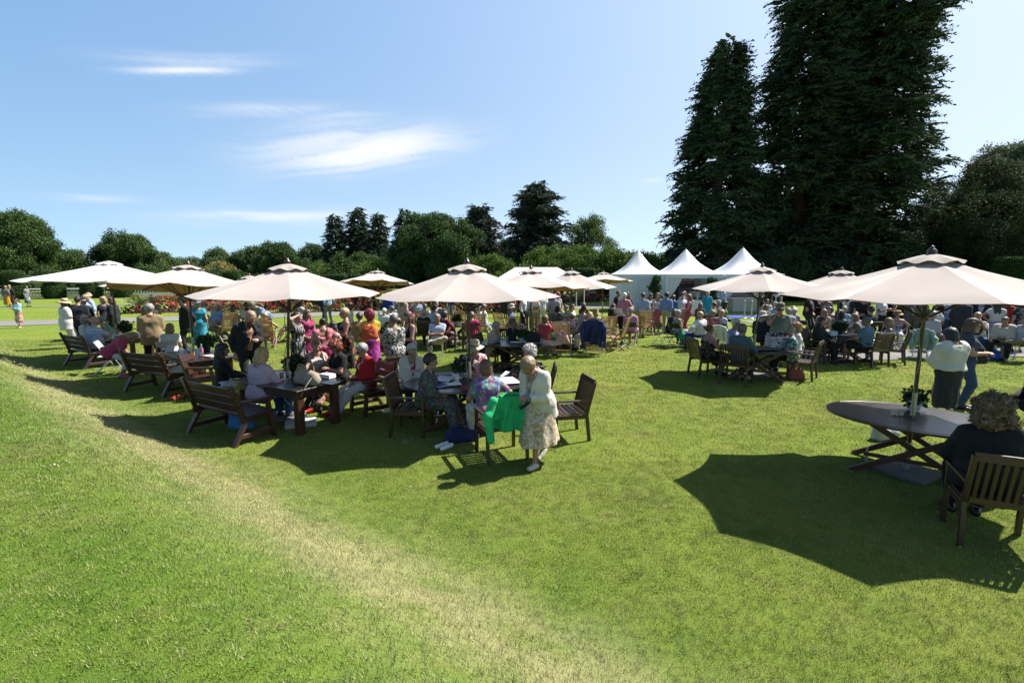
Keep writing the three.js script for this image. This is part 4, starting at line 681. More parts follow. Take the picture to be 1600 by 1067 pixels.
[['black folding chair under the man in the pink shirt', 985, 17.6, 172], ['black folding chair beside the navy jacket with curly hair', 1034, 17.5, 130], ['black folding chair under the grey-haired woman in green print', 1057, 17.1, 150], ['black folding chair under the white cardigan and blue trousers', 1096, 16.4, -165], ['black folding chair hung with the cream jacket', 1120, 16.0, 180], ['black folding chair under the ginger-haired woman in white', 1130, 17.1, 150], ['black folding chair under the dark green dress', 1117, 21.6, 160], ['empty black folding chair in front of the turquoise dress', 1103, 20.6, 180], ['black folding chair under the man in the white sun hat', 1194, 15.7, 160], ['empty black folding chair beside the sage green shirt', 1252, 18.3, 160], ['black folding chair under the capped man in green', 1364, 17.8, -150], ['empty black folding chair hung with the pale teal jacket', 1440, 14.9, 175], ['black folding chair under the woman in the small straw hat', 1402, 16.9, 0], ['black folding chair under the man in the printed white T-shirt', 1527, 15.4, 8], ['black folding chair under the woman in the cream sweater', 1570, 14.7, -5], ['black folding chair at the right edge under the man in beige trousers', 1606, 14.2, -50], ['black folding chair of the white-shirted man seen from behind', 1232, 17.3, 170], ['black folding chair behind the juice table', 1330, 16.1, 0]].forEach(([l, px, d, f]) => foldBlack(l, px, d, f, 'black folding chairs'));

// ---------------------------------------------------------------- people: joints -> one smooth skin, clothes over it
class Field {
  constructor(lo, hi, cell) { this.c = cell; this.lo = lo; this.n = [0, 1, 2].map((i) => Math.max(3, Math.ceil((hi[i] - lo[i]) / cell) + 1)); this.v = new Float32Array(this.n[0] * this.n[1] * this.n[2]).fill(.3); }
  add(lo, hi, k, f) { // smooth union with f(x, y, z) inside the box lo..hi
    const { c, n, v } = this, L = this.lo, pad = k + 2.5 * c, a = [0, 1, 2].map((i) => Math.max(0, Math.floor((lo[i] - pad - L[i]) / c))), b = [0, 1, 2].map((i) => Math.min(n[i] - 1, Math.ceil((hi[i] + pad - L[i]) / c)));
    for (let z = a[2]; z <= b[2]; z++) for (let y = a[1]; y <= b[1]; y++) for (let x = a[0], i = (z * n[1] + y) * n[0] + a[0]; x <= b[0]; x++, i++) {
      const d = f(L[0] + x * c, L[1] + y * c, L[2] + z * c), o = v[i], h = Math.max(k - Math.abs(d - o), 0); v[i] = Math.min(d, o) - (k > 0 ? h * h / (4 * k) : 0);
    }
  }
  cap(a, b, ra, rb, k = .02, o = {}) { // tapered capsule; o.end / o.start cut it flat
    const dx = b[0] - a[0], dy = b[1] - a[1], dz = b[2] - a[2], l2 = dx * dx + dy * dy + dz * dz + 1e-9, l = Math.sqrt(l2), m = Math.max(ra, rb);
    this.add([0, 1, 2].map((i) => Math.min(a[i], b[i]) - m), [0, 1, 2].map((i) => Math.max(a[i], b[i]) + m), k, (x, y, z) => {
      const px = x - a[0], py = y - a[1], pz = z - a[2], q = (px * dx + py * dy + pz * dz) / l2, t = q < 0 ? 0 : q > 1 ? 1 : q, ex = px - dx * t, ey = py - dy * t, ez = pz - dz * t;
      let d = Math.sqrt(ex * ex + ey * ey + ez * ez) - (ra + (rb - ra) * t); if (o.end) d = Math.max(d, (q - 1) * l); if (o.start) d = Math.max(d, -q * l); return d;
    });
  }
  ell(c, r, k = .02, cut) { const m = Math.min(...r); this.add(c.map((q, i) => q - r[i]), c.map((q, i) => q + r[i]), k, (x, y, z) => { const a = (x - c[0]) / r[0], b = (y - c[1]) / r[1], e = (z - c[2]) / r[2], g = Math.sqrt(a * a + b * b + e * e), d = (g - 1) * (g > .3 ? g / Math.sqrt((a / r[0]) ** 2 + (b / r[1]) ** 2 + (e / r[2]) ** 2 + 1e-9) : m); return cut ? Math.max(d, cut(x, y, z)) : d; }); }
  each(f) { const { c, n, v } = this, L = this.lo; let i = 0; for (let z = 0; z < n[2]; z++) for (let y = 0; y < n[1]; y++) for (let x = 0; x < n[0]; x++, i++) if (v[i] < .12) v[i] = f(v[i], L[0] + x * c, L[1] + y * c, L[2] + z * c); }
  mesh() { // surface nets
    const { c, n, v } = this, L = this.lo, [nx, ny, nz] = n, id = new Int32Array(v.length).fill(-1), pos = [], idx = [];
    for (let z = 0; z < nz - 1; z++) for (let y = 0; y < ny - 1; y++) for (let x = 0; x < nx - 1; x++) {
      const i = (z * ny + y) * nx + x; let mask = 0; const g = [v[i], v[i + 1], v[i + nx], v[i + nx + 1], v[i + nx * ny], v[i + nx * ny + 1], v[i + nx * ny + nx], v[i + nx * ny + nx + 1]];
      for (let k = 0; k < 8; k++) if (g[k] < 0) mask |= 1 << k; if (mask === 0 || mask === 255) continue;
      let sx = 0, sy = 0, sz = 0, m = 0;
      for (let k = 0; k < 8; k++) for (const bit of [1, 2, 4]) if (!(k & bit)) { const a = g[k], b = g[k | bit]; if ((a < 0) !== (b < 0)) { const t = a / (a - b); sx += (k & 1) + (bit === 1 ? t : 0); sy += ((k >> 1) & 1) + (bit === 2 ? t : 0); sz += ((k >> 2) & 1) + (bit === 4 ? t : 0); m++; } }
      id[i] = pos.length / 3; pos.push(L[0] + (x + sx / m) * c, L[1] + (y + sy / m) * c, L[2] + (z + sz / m) * c);
    }
    const quad = (a, b, d, e, flip) => { if (a < 0 || b < 0 || d < 0 || e < 0) return; if (flip) idx.push(a, b, d, a, d, e); else idx.push(a, d, b, a, e, d); };
    for (let z = 1; z < nz - 1; z++) for (let y = 1; y < ny - 1; y++) for (let x = 1; x < nx - 1; x++) {
      const i = (z * ny + y) * nx + x, s = v[i] < 0;
      if (s !== v[i + 1] < 0) quad(id[i - nx - nx * ny], id[i - nx * ny], id[i], id[i - nx], s);
      if (s !== v[i + nx] < 0) quad(id[i - 1 - nx * ny], id[i - 1], id[i], id[i - nx * ny], s);
      if (s !== v[i + nx * ny] < 0) quad(id[i - 1 - nx], id[i - nx], id[i], id[i - 1], s);
    }
    const G = new THREE.BufferGeometry(); G.setAttribute('position', new THREE.Float32BufferAttribute(pos, 3)); G.setIndex(idx); G.computeVertexNormals(); return G;
  }
}
const joinGeo = (list) => { const a = list.filter((g) => g && g.attributes.position.count); return a.length === 1 ? a[0] : mergeGeometries(a); };
const memo = new Map(), once = (k, f) => { if (!memo.has(k)) memo.set(k, f()); return memo.get(k); };
// head, in its own frame: centre of the skull at 0, face towards +z, size for a height of 1.7 m
function headGeo(cell, male) {
  return once('head' + cell + male, () => {
    const F = new Field([-.13, -.2, -.15], [.13, .16, .17], cell);
    F.ell([0, .03, -.012], [.076, .092, .096], .0); F.ell([0, -.025, .022], [.066, .085, .072], .03); F.cap([-.025, -.088, .052], [.025, -.088, .052], male ? .026 : .022, male ? .026 : .022, .035);
    F.cap([-.045, .022, .068], [.045, .022, .068], .014, .014, .02); F.cap([0, .012, .086], [0, -.028, .104], .008, .014, .012); F.cap([-.012, -.03, .094], [.012, -.03, .094], .011, .011, .008);
    F.cap([-.020, -.062, .086], [.020, -.062, .086], .008, .008, .01); F.cap([0, -.09, .075], [0, -.096, .078], .014, .014, .015);
    for (const s of [-1, 1]) { F.ell([s * .046, -.02, .062], [.024, .022, .02], .02); F.ell([s * .078, -.004, -.004], [.011, .032, .02], .008); }
    F.each((d, x, y, z) => { const e = Math.hypot(Math.abs(x) - .031, y - .004, (z - .091)) - .015; return Math.max(d, -e * .8); });
    for (const s of [-1, 1]) F.ell([s * .031, .004, .074], [.013, .010, .011], 0);
    F.cap([0, -.07, -.012], [0, -.19, -.03], .050, .054, .03, { end: 1 });
    return F.mesh();
  });
}
const faceTint = (skin, hairC, old) => (x, y, z) => {
  const ax = Math.abs(x); if (z > .078 && Math.hypot((ax - .031) * 1, (y - .004) * 1.3) < .0125) return Math.hypot(ax - .031, y - .004) < .0062 ? [.05, .035, .03] : [.42, .41, .39];
  if (z > .06 && y > .018 && y < .031 && ax > .014 && ax < .05) return mix3(skin, hairC, .6);
  if (z > .078 && ax < .024 && y > -.074 && y < -.052) return mix3(skin, [.42, .12, .10], .6);
  let k = skin; if (z > .04 && Math.hypot(ax - .045, y + .025) < .022) k = mix3(skin, [skin[0] * 1.03, skin[1] * .78, skin[2] * .74], .6); if (ax > .076) k = mix3(skin, [skin[0], skin[1] * .78, skin[2] * .72], .6); return k;
};
// hand, wrist at 0, fingers along +z, palm facing -y, thumb on +x
function handGeo(cell, kind) {
  return once('hand' + cell + kind, () => {
    const F = new Field([-.075, -.1, -.04], [.085, .045, .215], cell), curl = { relaxed: .32, grip: 1.15, flat: .08 }[kind];
    F.cap([0, 0, -.03], [0, 0, .02], .026, .027, .0); F.cap([-.026, 0, .035], [-.028, .002, .085], .015, .0125, .02); F.cap([.0, .002, .03], [0, .004, .09], .018, .0135, .02); F.cap([.026, 0, .035], [.026, .002, .088], .016, .0125, .02);
    [[-.033, .082, .060, .0075], [-.012, .092, .076, .0085], [.010, .094, .080, .0088], [.031, .088, .072, .0085]].forEach(([x, z, l, r], i) => {
      let p = [x, .003, z], a = curl * .55; const sp = (i - 1.5) * .05; for (const [f, k] of [[.44, 1], [.32, 1.2], [.26, .8]]) { const q = [p[0] + l * f * sp, p[1] - Math.sin(a) * l * f, p[2] + Math.cos(a) * l * f]; F.cap(p, q, r, r * .92, .004); p = q; a += curl * k * .75; }
    });
    { const a = [.028, -.006, .022], b = [.054, -.018, .052], c = kind === 'grip' ? [.046, -.036, .080] : [.066, -.026, .085], e = kind === 'grip' ? [.028, -.048, .098] : [.068, -.036, .110]; F.cap(a, b, .015, .012, .015); F.cap(b, c, .0115, .010, .005); F.cap(c, e, .010, .0085, .004); }
    return F.mesh();
  });
}
const hairTone = (c, seed) => (x, y, z) => { const n = noise3(x * 130 + seed, y * 14, z * 130), m = noise3(x * 30, y * 20 + seed, z * 30), k = .55 + .6 * n + .35 * m; return [c[0] * k, c[1] * k, c[2] * k]; };
function hairGeo(style, cell) {
  return once('hair' + style + cell, () => {
    const F = new Field([-.2, -.46, -.24], [.2, .22, .17], cell);
    const face = (low) => (x, y, z) => { // what stays clear of hair: the face below the hairline
      const hl = .062 - 2.2 * x * x * 3; return z > .0 ? Math.min(hl - y + .0, z - .035 + .25 * Math.max(0, y + .0) , 9) * 1 - (low ?? 0) : -1; };
    const cutFace = (x, y, z) => { const inFace = Math.min((.070 - 6 * x * x) - y, z - .012 - .30 * Math.max(0, -y - .02)); return inFace; };
    const scull = (g, z0 = -.016) => F.ell([0, .036, z0], [.079 + g, .093 + g, .100 + g], 0, cutFace);
    const nape = (y) => F.each((d, x, Y, z) => Math.max(d, y - Y));
    if (style === 'short') { scull(.019, -.018); nape(-.065); F.each((d, x, y, z) => d + .010 * (noise3(x * 38, y * 30, z * 38) - .5)); }
    else if (style === 'crop') { scull(.007); nape(-.06); }
    else if (style === 'fringe') { F.ell([0, .01, -.018], [.086, .07, .103], 0, (x, y, z) => Math.max(cutFace(x, y, z), y - .05, z - .03)); nape(-.06); }
    else if (style === 'full') { scull(.024, -.02); nape(-.075); F.each((d, x, y, z) => d + .012 * (noise3(x * 34, y * 34, z * 34) - .5)); }
    else if (style === 'curly') { scull(.034, -.02); F.ell([0, -.03, -.05], [.105, .09, .085], .02, cutFace); F.each((d, x, y, z) => d + .034 * (noise3(x * 42, y * 42, z * 42) - .5)); nape(-.12); }
    else if (style === 'bigcurly') { scull(.05, -.03); F.ell([0, -.06, -.06], [.15, .12, .11], .03, (x, y, z) => cutFace(x, y + .02, z)); F.each((d, x, y, z) => d + .07 * (noise3(x * 30, y * 30, z * 30) - .5) + .05 * (noise3(x * 62, y * 62, z * 62) - .5) + .02 * (noise3(x * 110, y * 110, z * 110) - .5)); }
    else if (style === 'bob') { scull(.018); F.ell([0, -.035, -.03], [.098, .105, .092], .03, cutFace); nape(-.125); }
    else if (style === 'long') { scull(.016); F.ell([0, -.04, -.035], [.096, .11, .085], .03, cutFace); F.cap([-.04, -.06, -.075], [-.05, -.30, -.098], .055, .042, .04); F.cap([.04, -.06, -.075], [.05, -.30, -.098], .055, .042, .04); for (const s of [-1, 1]) F.cap([s * .084, -.02, .0], [s * .10, -.22, .012], .022, .026, .03); F.each((d, x, y, z) => d + .006 * Math.sin(x * 190 + 3 * Math.sin(y * 20))); }
    else if (style === 'mid') { scull(.018); F.ell([0, -.05, -.035], [.102, .12, .088], .03, cutFace); F.cap([-.05, -.08, -.07], [.05, -.08, -.07], .06, .06, .04); F.each((d, x, y, z) => d + .007 * Math.sin(x * 170 + 4 * Math.sin(y * 18))); nape(-.20); }
    else if (style === 'bun') { scull(.010); F.ell([0, .045, -.125], [.05, .045, .04], .01); nape(-.05); }
    else if (style === 'lowbun') { scull(.010); F.ell([0, -.03, -.12], [.05, .045, .04], .015); nape(-.075); }
    else if (style === 'pony') { scull(.010); F.cap([0, .03, -.115], [0, -.03, -.15], .03, .034, .02); F.cap([0, -.03, -.15], [0, -.24, -.13], .034, .018, .02); }
    if (['short', 'bob', 'crop', 'lowbun'].includes(style)) F.each((d, x, y, z) => d + .0035 * Math.sin(Math.atan2(x, z + .02) * 34 + y * 30) + .005 * (noise3(x * 40, y * 40, z * 40) - .5));
    return F.mesh();
  });
}
const curlGeo = (style) => once('curls' + style, () => { // separate ringlets over a curly head
  const q = rng(style.length * 7), base = hairGeo(style, .012), p = base.attributes.position, n = base.attributes.normal, out = [], big = style === 'bigcurly', N = big ? 720 : 200;
  for (let k = 0; k < N; k++) { const i = Math.floor(q() * p.count), R = (big ? .014 : .009) + .010 * q(), turns = 1.3 + 1.2 * q(), pts = [], m = new THREE.Matrix4().makeRotationFromEuler(new THREE.Euler(q() * 6, q() * 6, q() * 6)); for (let j = 0; j <= 9; j++) { const a = j / 9 * turns * 6.283; pts.push(V(Math.cos(a) * R, (j / 9 - .5) * R * 2.2, Math.sin(a) * R).applyMatrix4(m).add(V(p.getX(i) + n.getX(i) * .004, p.getY(i) + n.getY(i) * .004, p.getZ(i) + n.getZ(i) * .004))); }
    const g = new THREE.TubeGeometry(new THREE.CatmullRomCurve3(pts), 11, big ? .0034 : .0032, 3), t = .6 + .65 * q(); g.deleteAttribute('uv'); paint(g, () => [t, t, t]); out.push(g); }
  return mergeGeometries(out);
});
const beardGeo = (cell) => once('beard' + cell, () => { const F = new Field([-.12, -.26, -.06], [.12, .02, .16], cell); F.ell([0, -.085, .052], [.072, .062, .055], 0, (x, y, z) => Math.max(-Math.hypot(x / .04, (y + .062) / .016) + 1 > 0 ? .01 : -1, y + .045 - .9 * Math.max(0, Math.abs(x) - .04))); F.ell([0, -.135, .06], [.052, .07, .04], .03); F.each((d, x, y, z) => d + .01 * (noise3(x * 60, y * 30, z * 60) - .5)); return F.mesh(); });
const HEX = { white: '#e9e8e4', offwhite: '#dcd8cc', cream: '#d9d0ba', beige: '#b9a88c', tan: '#a3814f', khaki: '#a89a78', stone: '#bdb29a', olive: '#6d6f52', navy: '#131a2e', black: '#0e0e10', charcoal: '#2b2b2e', grey: '#7d7d7d', lgrey: '#b4b3ae', suit: '#77726b', dnavy: '#0c1222', blue: '#2f56a8', royal: '#1e4bb8', jeans: '#2d4668', teal: '#4f7a7c', sage: '#7c9483', turq: '#22a8c4', sky: '#a9bfdb', pale: '#b9cbe0', pink: '#d98fa4', hot: '#d1246f', rose: '#c05f76', coral: '#c85a4c', lilac: '#c9b2cf', red: '#b8141c', dred: '#6f151d', orange: '#d9642a', yellow: '#dcb52a', mustard: '#c79a22', green: '#1f7a4a', dgreen: '#174234', brown: '#4a3020', purple: '#5d4a7c', peach: '#d8a58c', slate: '#3b4f66', skirt: '#32343b' };
const colr = (n) => once('c' + n, () => lin(HEX[n] ?? n, .54));
const HAIR = { black: [.008, .007, .007], dark: [.018, .012, .009], brown: [.05, .026, .014], mid: [.10, .055, .028], auburn: [.085, .032, .016], red: [.20, .05, .018], magenta: [.20, .012, .03], blond: [.31, .215, .105], dblond: [.17, .115, .06], grey: [.19, .182, .175], dgrey: [.085, .08, .078], white: [.42, .41, .395], ginger: [.32, .17, .07] };
const SKIN = { fair: [.28, .160, .115], pink: [.285, .148, .108], tan: [.20, .107, .067], brown: [.072, .036, .023], mid: [.155, .084, .054] };
// cloth colours by place on the wearer: a plain name, or 'kind:colour,colour,...:size'
function clothTint(spec, seed) {
  const [kind, list, size] = spec.includes(':') ? spec.split(':') : ['plain', spec], cs = list.split(',').map(colr), s = 1 / (size ? +size : .06);
  const fold = (x, y, z) => .9 + .2 * noise3(x * 9 + seed, y * 5, z * 9);
  return (x, y, z) => {
    let c = cs[0];
    if (kind === 'floral') { const a = noise3(x * s + seed, y * s, z * s), b = noise3(x * s * 1.4 + 31, y * s * 1.4 + seed, z * s * 1.4); if (a > .60) c = cs[1]; else if (b > .62 && cs[2]) c = cs[2]; else if (a < .34 && cs[3]) c = cs[3]; else if (b < .33 && cs[4]) c = cs[4]; }
    else if (kind === 'dots') { const q = [x * s, y * s + .5 * (Math.floor(x * s) & 1), z * s].map((k) => k - Math.floor(k) - .5); if (Math.hypot(q[0], q[1], q[2] * .6) < .30) c = cs[1]; }
    else if (kind === 'stripe') { if (Math.sin(y * s * 6.283) > 0) c = cs[1]; }
    else if (kind === 'pin') { if (Math.sin((x + z) * s * 6.283) > .6) c = cs[1]; }
    else if (kind === 'check') { if (Math.sin(y * s * 6.283) > .5 || Math.sin((x + z) * s * 6.283) > .5) c = cs[1]; }
    const f = fold(x, y, z); return [c[0] * f, c[1] * f, c[2] * f];
  };
}
const A = (v) => [v.x, v.y, v.z], mixv = (a, b, t) => a.map((k, i) => k + (b[i] - k) * t);
function ik(a, t, l1, l2, pole) { // elbow or knee between a and t
  const A0 = V(...a), T = V(...t), d = T.clone().sub(A0); let L = d.length(); const m = (l1 + l2) * .995; if (L > m) { T.copy(A0).addScaledVector(d, m / L); L = m; } d.normalize();
  const c = (l1 * l1 + L * L - l2 * l2) / (2 * L), h = Math.sqrt(Math.max(1e-6, l1 * l1 - c * c)), p = V(...pole); p.addScaledVector(d, -p.dot(d)).normalize(); return [A(A0.clone().addScaledVector(d, c).addScaledVector(p, h)), A(T)];
}
// wrist relative to the shoulder (out, up, forward) and the way the elbow points
const ARM = { down: [[.05, -.50, .05], [.5, 0, -1], 'relaxed'], bent: [[-.10, -.27, .27], [.6, -1, -.5], 'grip'], phone: [[-.13, -.19, .28], [.5, -1, -.3], 'grip'], read: [[-.10, -.20, .33], [.5, -1, -.2], 'grip'], lap: [[-.07, -.40, .26], [.6, -.4, -.6], 'relaxed'], table: [[-.04, -.27, .36], [.8, -.6, -.4], 'relaxed'], hip: [[.05, -.34, .02], [1, -.1, -.6], 'relaxed'], drink: [[-.12, .04, .21], [.6, -1, .2], 'grip'], face: [[-.12, .10, .17], [.6, -1, .2], 'relaxed'], crossed: [[-.27, -.24, .20], [.6, -.8, .1], 'grip'], behind: [[-.13, -.40, -.17], [1, 0, -.4], 'grip'], head: [[-.06, .26, .08], [1, .4, .1], 'relaxed'], out: [[.22, -.16, .36], [.4, -1, -.3], 'relaxed'], reach: [[.02, -.22, .44], [.5, -1, -.2], 'relaxed'], glass: [[.0, -.18, .30], [.5, -1, -.4], 'grip'], wide: [[.34, -.24, .12], [.2, -.8, -.5], 'relaxed'], arm: [[.12, -.30, .22], [.9, -.2, -.6], 'relaxed'], clasp: [[-.16, -.40, .18], [.8, -.3, -.5], 'relaxed'] };
const peopleAt = new Map();
function person(px, d, face, pose, label, o = {}) {
  const { h = 1.68, male = false, fat = 1, hair = 'short', hc = 'brown', skin = 'fair', top = 'shirt white', low = 'trousers navy', shoe = 'black', L = pose === 'sit' ? 'lap' : 'down', R = pose === 'sit' ? 'lap' : 'down', lean = pose === 'sit' ? 2 : 0, side = 0, twist = 0, yaw = 0, nod = 6, legs = pose, hat, shades, specs, beard, inner, apron, dy = 0, seat = .455, group } = o;
  const s = h / 1.7, near = d < 10.5 ? 0 : d < 14.2 ? 1 : d < 17.8 ? 2 : d < 21 ? 3 : 4, cell = [.0175, .025, .036, .047, .056][near], hcell = [.008, .012, .0185, .026, .031][near], gcell = [.0065, .010, .014, .0175, .019][near];
  const pos = spot(px, d, .9); pos.y = dy + (pose === 'sit' ? 0 : groundY(pos.x, pos.z)); const t = thing('person', label, 'person', pos, heading(pos, face), group), seed = Math.floor(px * 7 + d * 13);
  const sc = (x, y, z) => [x * s, y * s, z * s];
  // ---- joints
  const sit = pose === 'sit', pel = sit ? V(0, seat + .115 * s, 0) : V(0, (pose === 'walk' ? .915 : .93) * s + (o.crouch ? -o.crouch : 0), 0);
  if (o.hipBack) pel.z -= o.hipBack;
  const TM = new THREE.Matrix4().makeRotationFromEuler(new THREE.Euler(lean * DEG, twist * DEG, side * DEG, 'YXZ'));
  const at = (x, y, z) => A(V(x * s, y * s, z * s).applyMatrix4(TM).add(pel)), dir = (x, y, z) => A(V(x, y, z).applyMatrix4(TM));
  const w = male ? 1.08 : .95, neck = at(0, .50, -.012), hq = new THREE.Quaternion().setFromEuler(new THREE.Euler((nod + lean * .35) * DEG, (yaw + twist * .6) * DEG, side * .5 * DEG, 'YXZ')), hv = V(0, .135, .028).multiplyScalar(s).applyQuaternion(hq), headC = [neck[0] + hv.x, neck[1] + hv.y, neck[2] + hv.z], HS = s * (male ? 1.04 : .99);
  const arm = {}, leg = {};
  for (const [k, sx] of [['L', 1], ['R', -1]]) {
    const [[ax, ay, az], pole, grip] = ARM[k === 'L' ? L : R], sh = at(sx * .172 * w, .412, -.012), wr = at(sx * (.172 * w + ax), .412 + ay, -.012 + az), [el, wt] = ik(sh, wr, .285 * s, .255 * s, dir(sx * pole[0], pole[1], pole[2])); arm[k] = { sh, el, wr: wt, grip };
    const hp = A(V(sx * .092 * s, -.02 * s, 0).add(pel)); let ank, pk = [sx * .12, 0, 1], toe = [sx * .15, 0, 1];
    if (sit) {
      const base = { sit: [sx * .11, .09, .44 * s + .02], tuck: [sx * .09, .10, .24], out: [sx * .12, .10, .66], cross: k === 'R' ? [sx * .02, .09, .47] : [-.16, .24, .62], man: k === 'R' ? [sx * .13, .09, .46] : [-.10, seat + .12, .50], wide: [sx * .2, .09, .44], side: [sx * .09 + .22, .09, .30] }[legs] ?? [sx * .11, .09, .44]; ank = base; pk = legs === 'man' && k === 'L' ? [1, .4, .6] : [sx * .15, 1, .9]; if (legs === 'cross' && k === 'L') pk = [-.1, 1, .7];
      if (legs === 'cross' && k === 'L') toe = [-.1, -.35, 1]; if (legs === 'man' && k === 'L') toe = [-.6, -.1, .6];
    } else if (pose === 'walk') { const f = (k === 'L') === !o.otherFoot; ank = f ? [sx * .07, .085 * s, .21 * s] : [sx * .08, .13 * s, -.24 * s]; pk = [sx * .05, 0, 1]; if (!f) toe = [0, -.55, 1]; else toe = [0, .15, 1]; }
    else ank = [sx * (male ? .12 : .085), .085 * s, k === 'L' ? .03 : -.02];
    const [kn, an] = ik(hp, ank, .435 * s, .425 * s, pk); leg[k] = { hp, kn, an, toe: A(V(...toe).normalize()) };
  }
  let x0 = [9, 9, 9], x1 = [-9, -9, -9]; for (const p of [at(-.2, -.1, 0), at(.2, .5, 0), neck, ...['L', 'R'].flatMap((k) => [arm[k].sh, arm[k].el, arm[k].wr, leg[k].hp, leg[k].kn, leg[k].an])]) for (let i = 0; i < 3; i++) { x0[i] = Math.min(x0[i], p[i]); x1[i] = Math.max(x1[i], p[i]); }
  const pad = .22 + .1 * fat; x0 = x0.map((k) => k - pad); x1 = x1.map((k) => k + pad); x0[1] = Math.max(x0[1], -.04);
  // ---- bones as layers
  const torso = (F, g, from = -1, k = .06) => {
    const f = fat;
    F.cap(at(-.062 * (male ? .9 : 1.1), -.01, -.005), at(.062 * (male ? .9 : 1.1), -.01, -.005), .118 * s * f + g, .118 * s * f + g, k); F.cap(at(-.045, .15, .005 + .03 * (f - 1)), at(.045, .15, .005 + .03 * (f - 1)), (male ? .112 : .10) * s * f + g, (male ? .112 : .10) * s * f + g, k);
    F.cap(at(-.075 * w, .31, 0), at(.075 * w, .31, 0), .112 * s * (.5 + .5 * f) + g, .112 * s * (.5 + .5 * f) + g, k); for (const sx of [-1, 1]) F.cap(at(sx * .05 * w, .445, -.018), at(sx * .158 * w, .415, -.015), .055 * s + g * .7, .054 * s + g * .7, k);
    if (!male) for (const sx of [-1, 1]) F.cap(at(sx * .07, .30, .075), at(sx * .065, .295, .10), .062 * s * (.6 + .4 * f) + g, .05 * s + g, .04);
    F.cap(at(-.03, .475, -.014), at(.03, .475, -.014), .045 * s + g * .6, .045 * s + g * .6, .05);
  };
  const armB = (F, g, len = 2, flat, k = .03) => { for (const q of ['L', 'R']) { const { sh, el, wr } = arm[q], f = .75 + .25 * fat, l1 = Math.min(1, len); F.cap(sh, mixv(sh, el, l1), .054 * s * f + g, lerp(.054, .043, l1) * s * f + g, .05, flat && len <= 1 ? { end: 1 } : {}); if (len > 1) F.cap(el, mixv(el, wr, len - 1), .043 * s * f + g, lerp(.043, .029, len - 1) * s * f + g, k, flat ? { end: 1 } : {}); } };
  const legB = (F, g, len = 2, flat, k = .03) => { for (const q of ['L', 'R']) { const { hp, kn, an } = leg[q], f = .7 + .3 * fat, l1 = Math.min(1, len); F.cap(hp, mixv(hp, kn, l1), .088 * s * f + g, lerp(.088, .060, l1) * s * f + g, .05, flat && len <= 1 ? { end: 1 } : {}); if (len > 1) { const e = mixv(kn, an, len - 1); F.cap(kn, mixv(kn, e, .4), .058 * s * f + g, .057 * s * f + g, k); F.cap(mixv(kn, e, .35), e, .057 * s * f + g, lerp(.055, .040, len - 1) * s + g, k, flat ? { end: 1 } : {}); } } };
  // ---- skin
  {
    const F = new Field(x0, x1, cell); torso(F, -.012); armB(F, 0); legB(F, -.012); F.cap(at(0, .46, -.02), A(V(...neck).lerp(V(...headC), .55)), .052 * s * (.7 + .3 * fat), .048 * s, .04);
    for (const q of ['L', 'R']) { const { an, toe } = leg[q], p = V(...an), f = V(...toe); F.cap(an, A(p.clone().addScaledVector(V(0, -1, 0), .04 * s)), .034 * s, .03 * s, .02); F.cap(A(p.clone().add(V(0, -.045 * s, 0)).addScaledVector(f, -.03 * s)), A(p.clone().add(V(0, -.055 * s, 0)).addScaledVector(f, .13 * s)), .028 * s, .022 * s, .02); }
    const sk = SKIN[skin], body = paint(F.mesh(), (x, y, z) => { const k = .93 + .12 * noise3(x * 12, y * 12, z * 12 + seed); return sk.map((q) => q * k); });
    const hd = paint(headGeo(hcell, male).clone(), faceTint(sk, HAIR[hc] ?? colr(hc))).applyMatrix4(new THREE.Matrix4().compose(V(...headC), hq, V(HS, HS, HS))), hands = [];
    for (const [q, sx] of [['L', 1], ['R', -1]]) { const { el, wr, grip } = arm[q], z = V(...wr).sub(V(...el)).normalize(), up = V(sx * .4, 1, .2).applyMatrix4(TM), x = new THREE.Vector3().crossVectors(up, z).normalize(), y = new THREE.Vector3().crossVectors(z, x), m = new THREE.Matrix4().makeBasis(x, y, z).setPosition(...wr); let g = handGeo(gcell, grip).clone(); if (sx > 0) { g.scale(-1, 1, 1); const ix = g.index; for (let i = 0; i < ix.count; i += 3) { const a = ix.getX(i); ix.setX(i, ix.getX(i + 2)); ix.setX(i + 2, a); } g.computeVertexNormals(); } g.scale(s, s, s); hands.push(paint(g, () => sk).applyMatrix4(m)); arm[q].m = m; }
    mesh('body', joinGeo([body, hd, ...hands]), M.skin, t);
  }
  // ---- clothes
  const [tk, tc, ...topt] = top.split(' '), [lk, lc, ...lopt] = low.split(' '), opt = (l, k, dflt) => { const q = l.find((e) => e[0] === k); return q === undefined ? dflt : +q.slice(1); };
  const T0 = { shirt: [2, .03, .014], tee: [.62, .03, .014], polo: [.62, .02, .014], tank: [0, .02, .010], blouse: [.8, .06, .022], jacket: [1.9, .20, .026], blazer: [1.9, .18, .026], coat: [1.9, .45, .03], cardigan: [1.9, .12, .024], sweater: [1.95, .02, .03], vest: [0, .04, .022], dress: [.55, 0, .014], sundress: [0, 0, .012], jumpsuit: [.3, 0, .014] }[tk], slv = opt(topt, 's', T0[0]), hem = opt(topt, 'h', T0[1]), loose = T0[2] + opt(topt, 'l', 0), dress = tk === 'dress' || tk === 'sundress', open = ['jacket', 'blazer', 'coat', 'cardigan', 'vest'].includes(tk) && inner;
  const cloths = [], iTM = TM.clone().invert(), loc = (x, y, z) => V(x - pel.x, y - pel.y, z - pel.z).applyMatrix4(iTM);
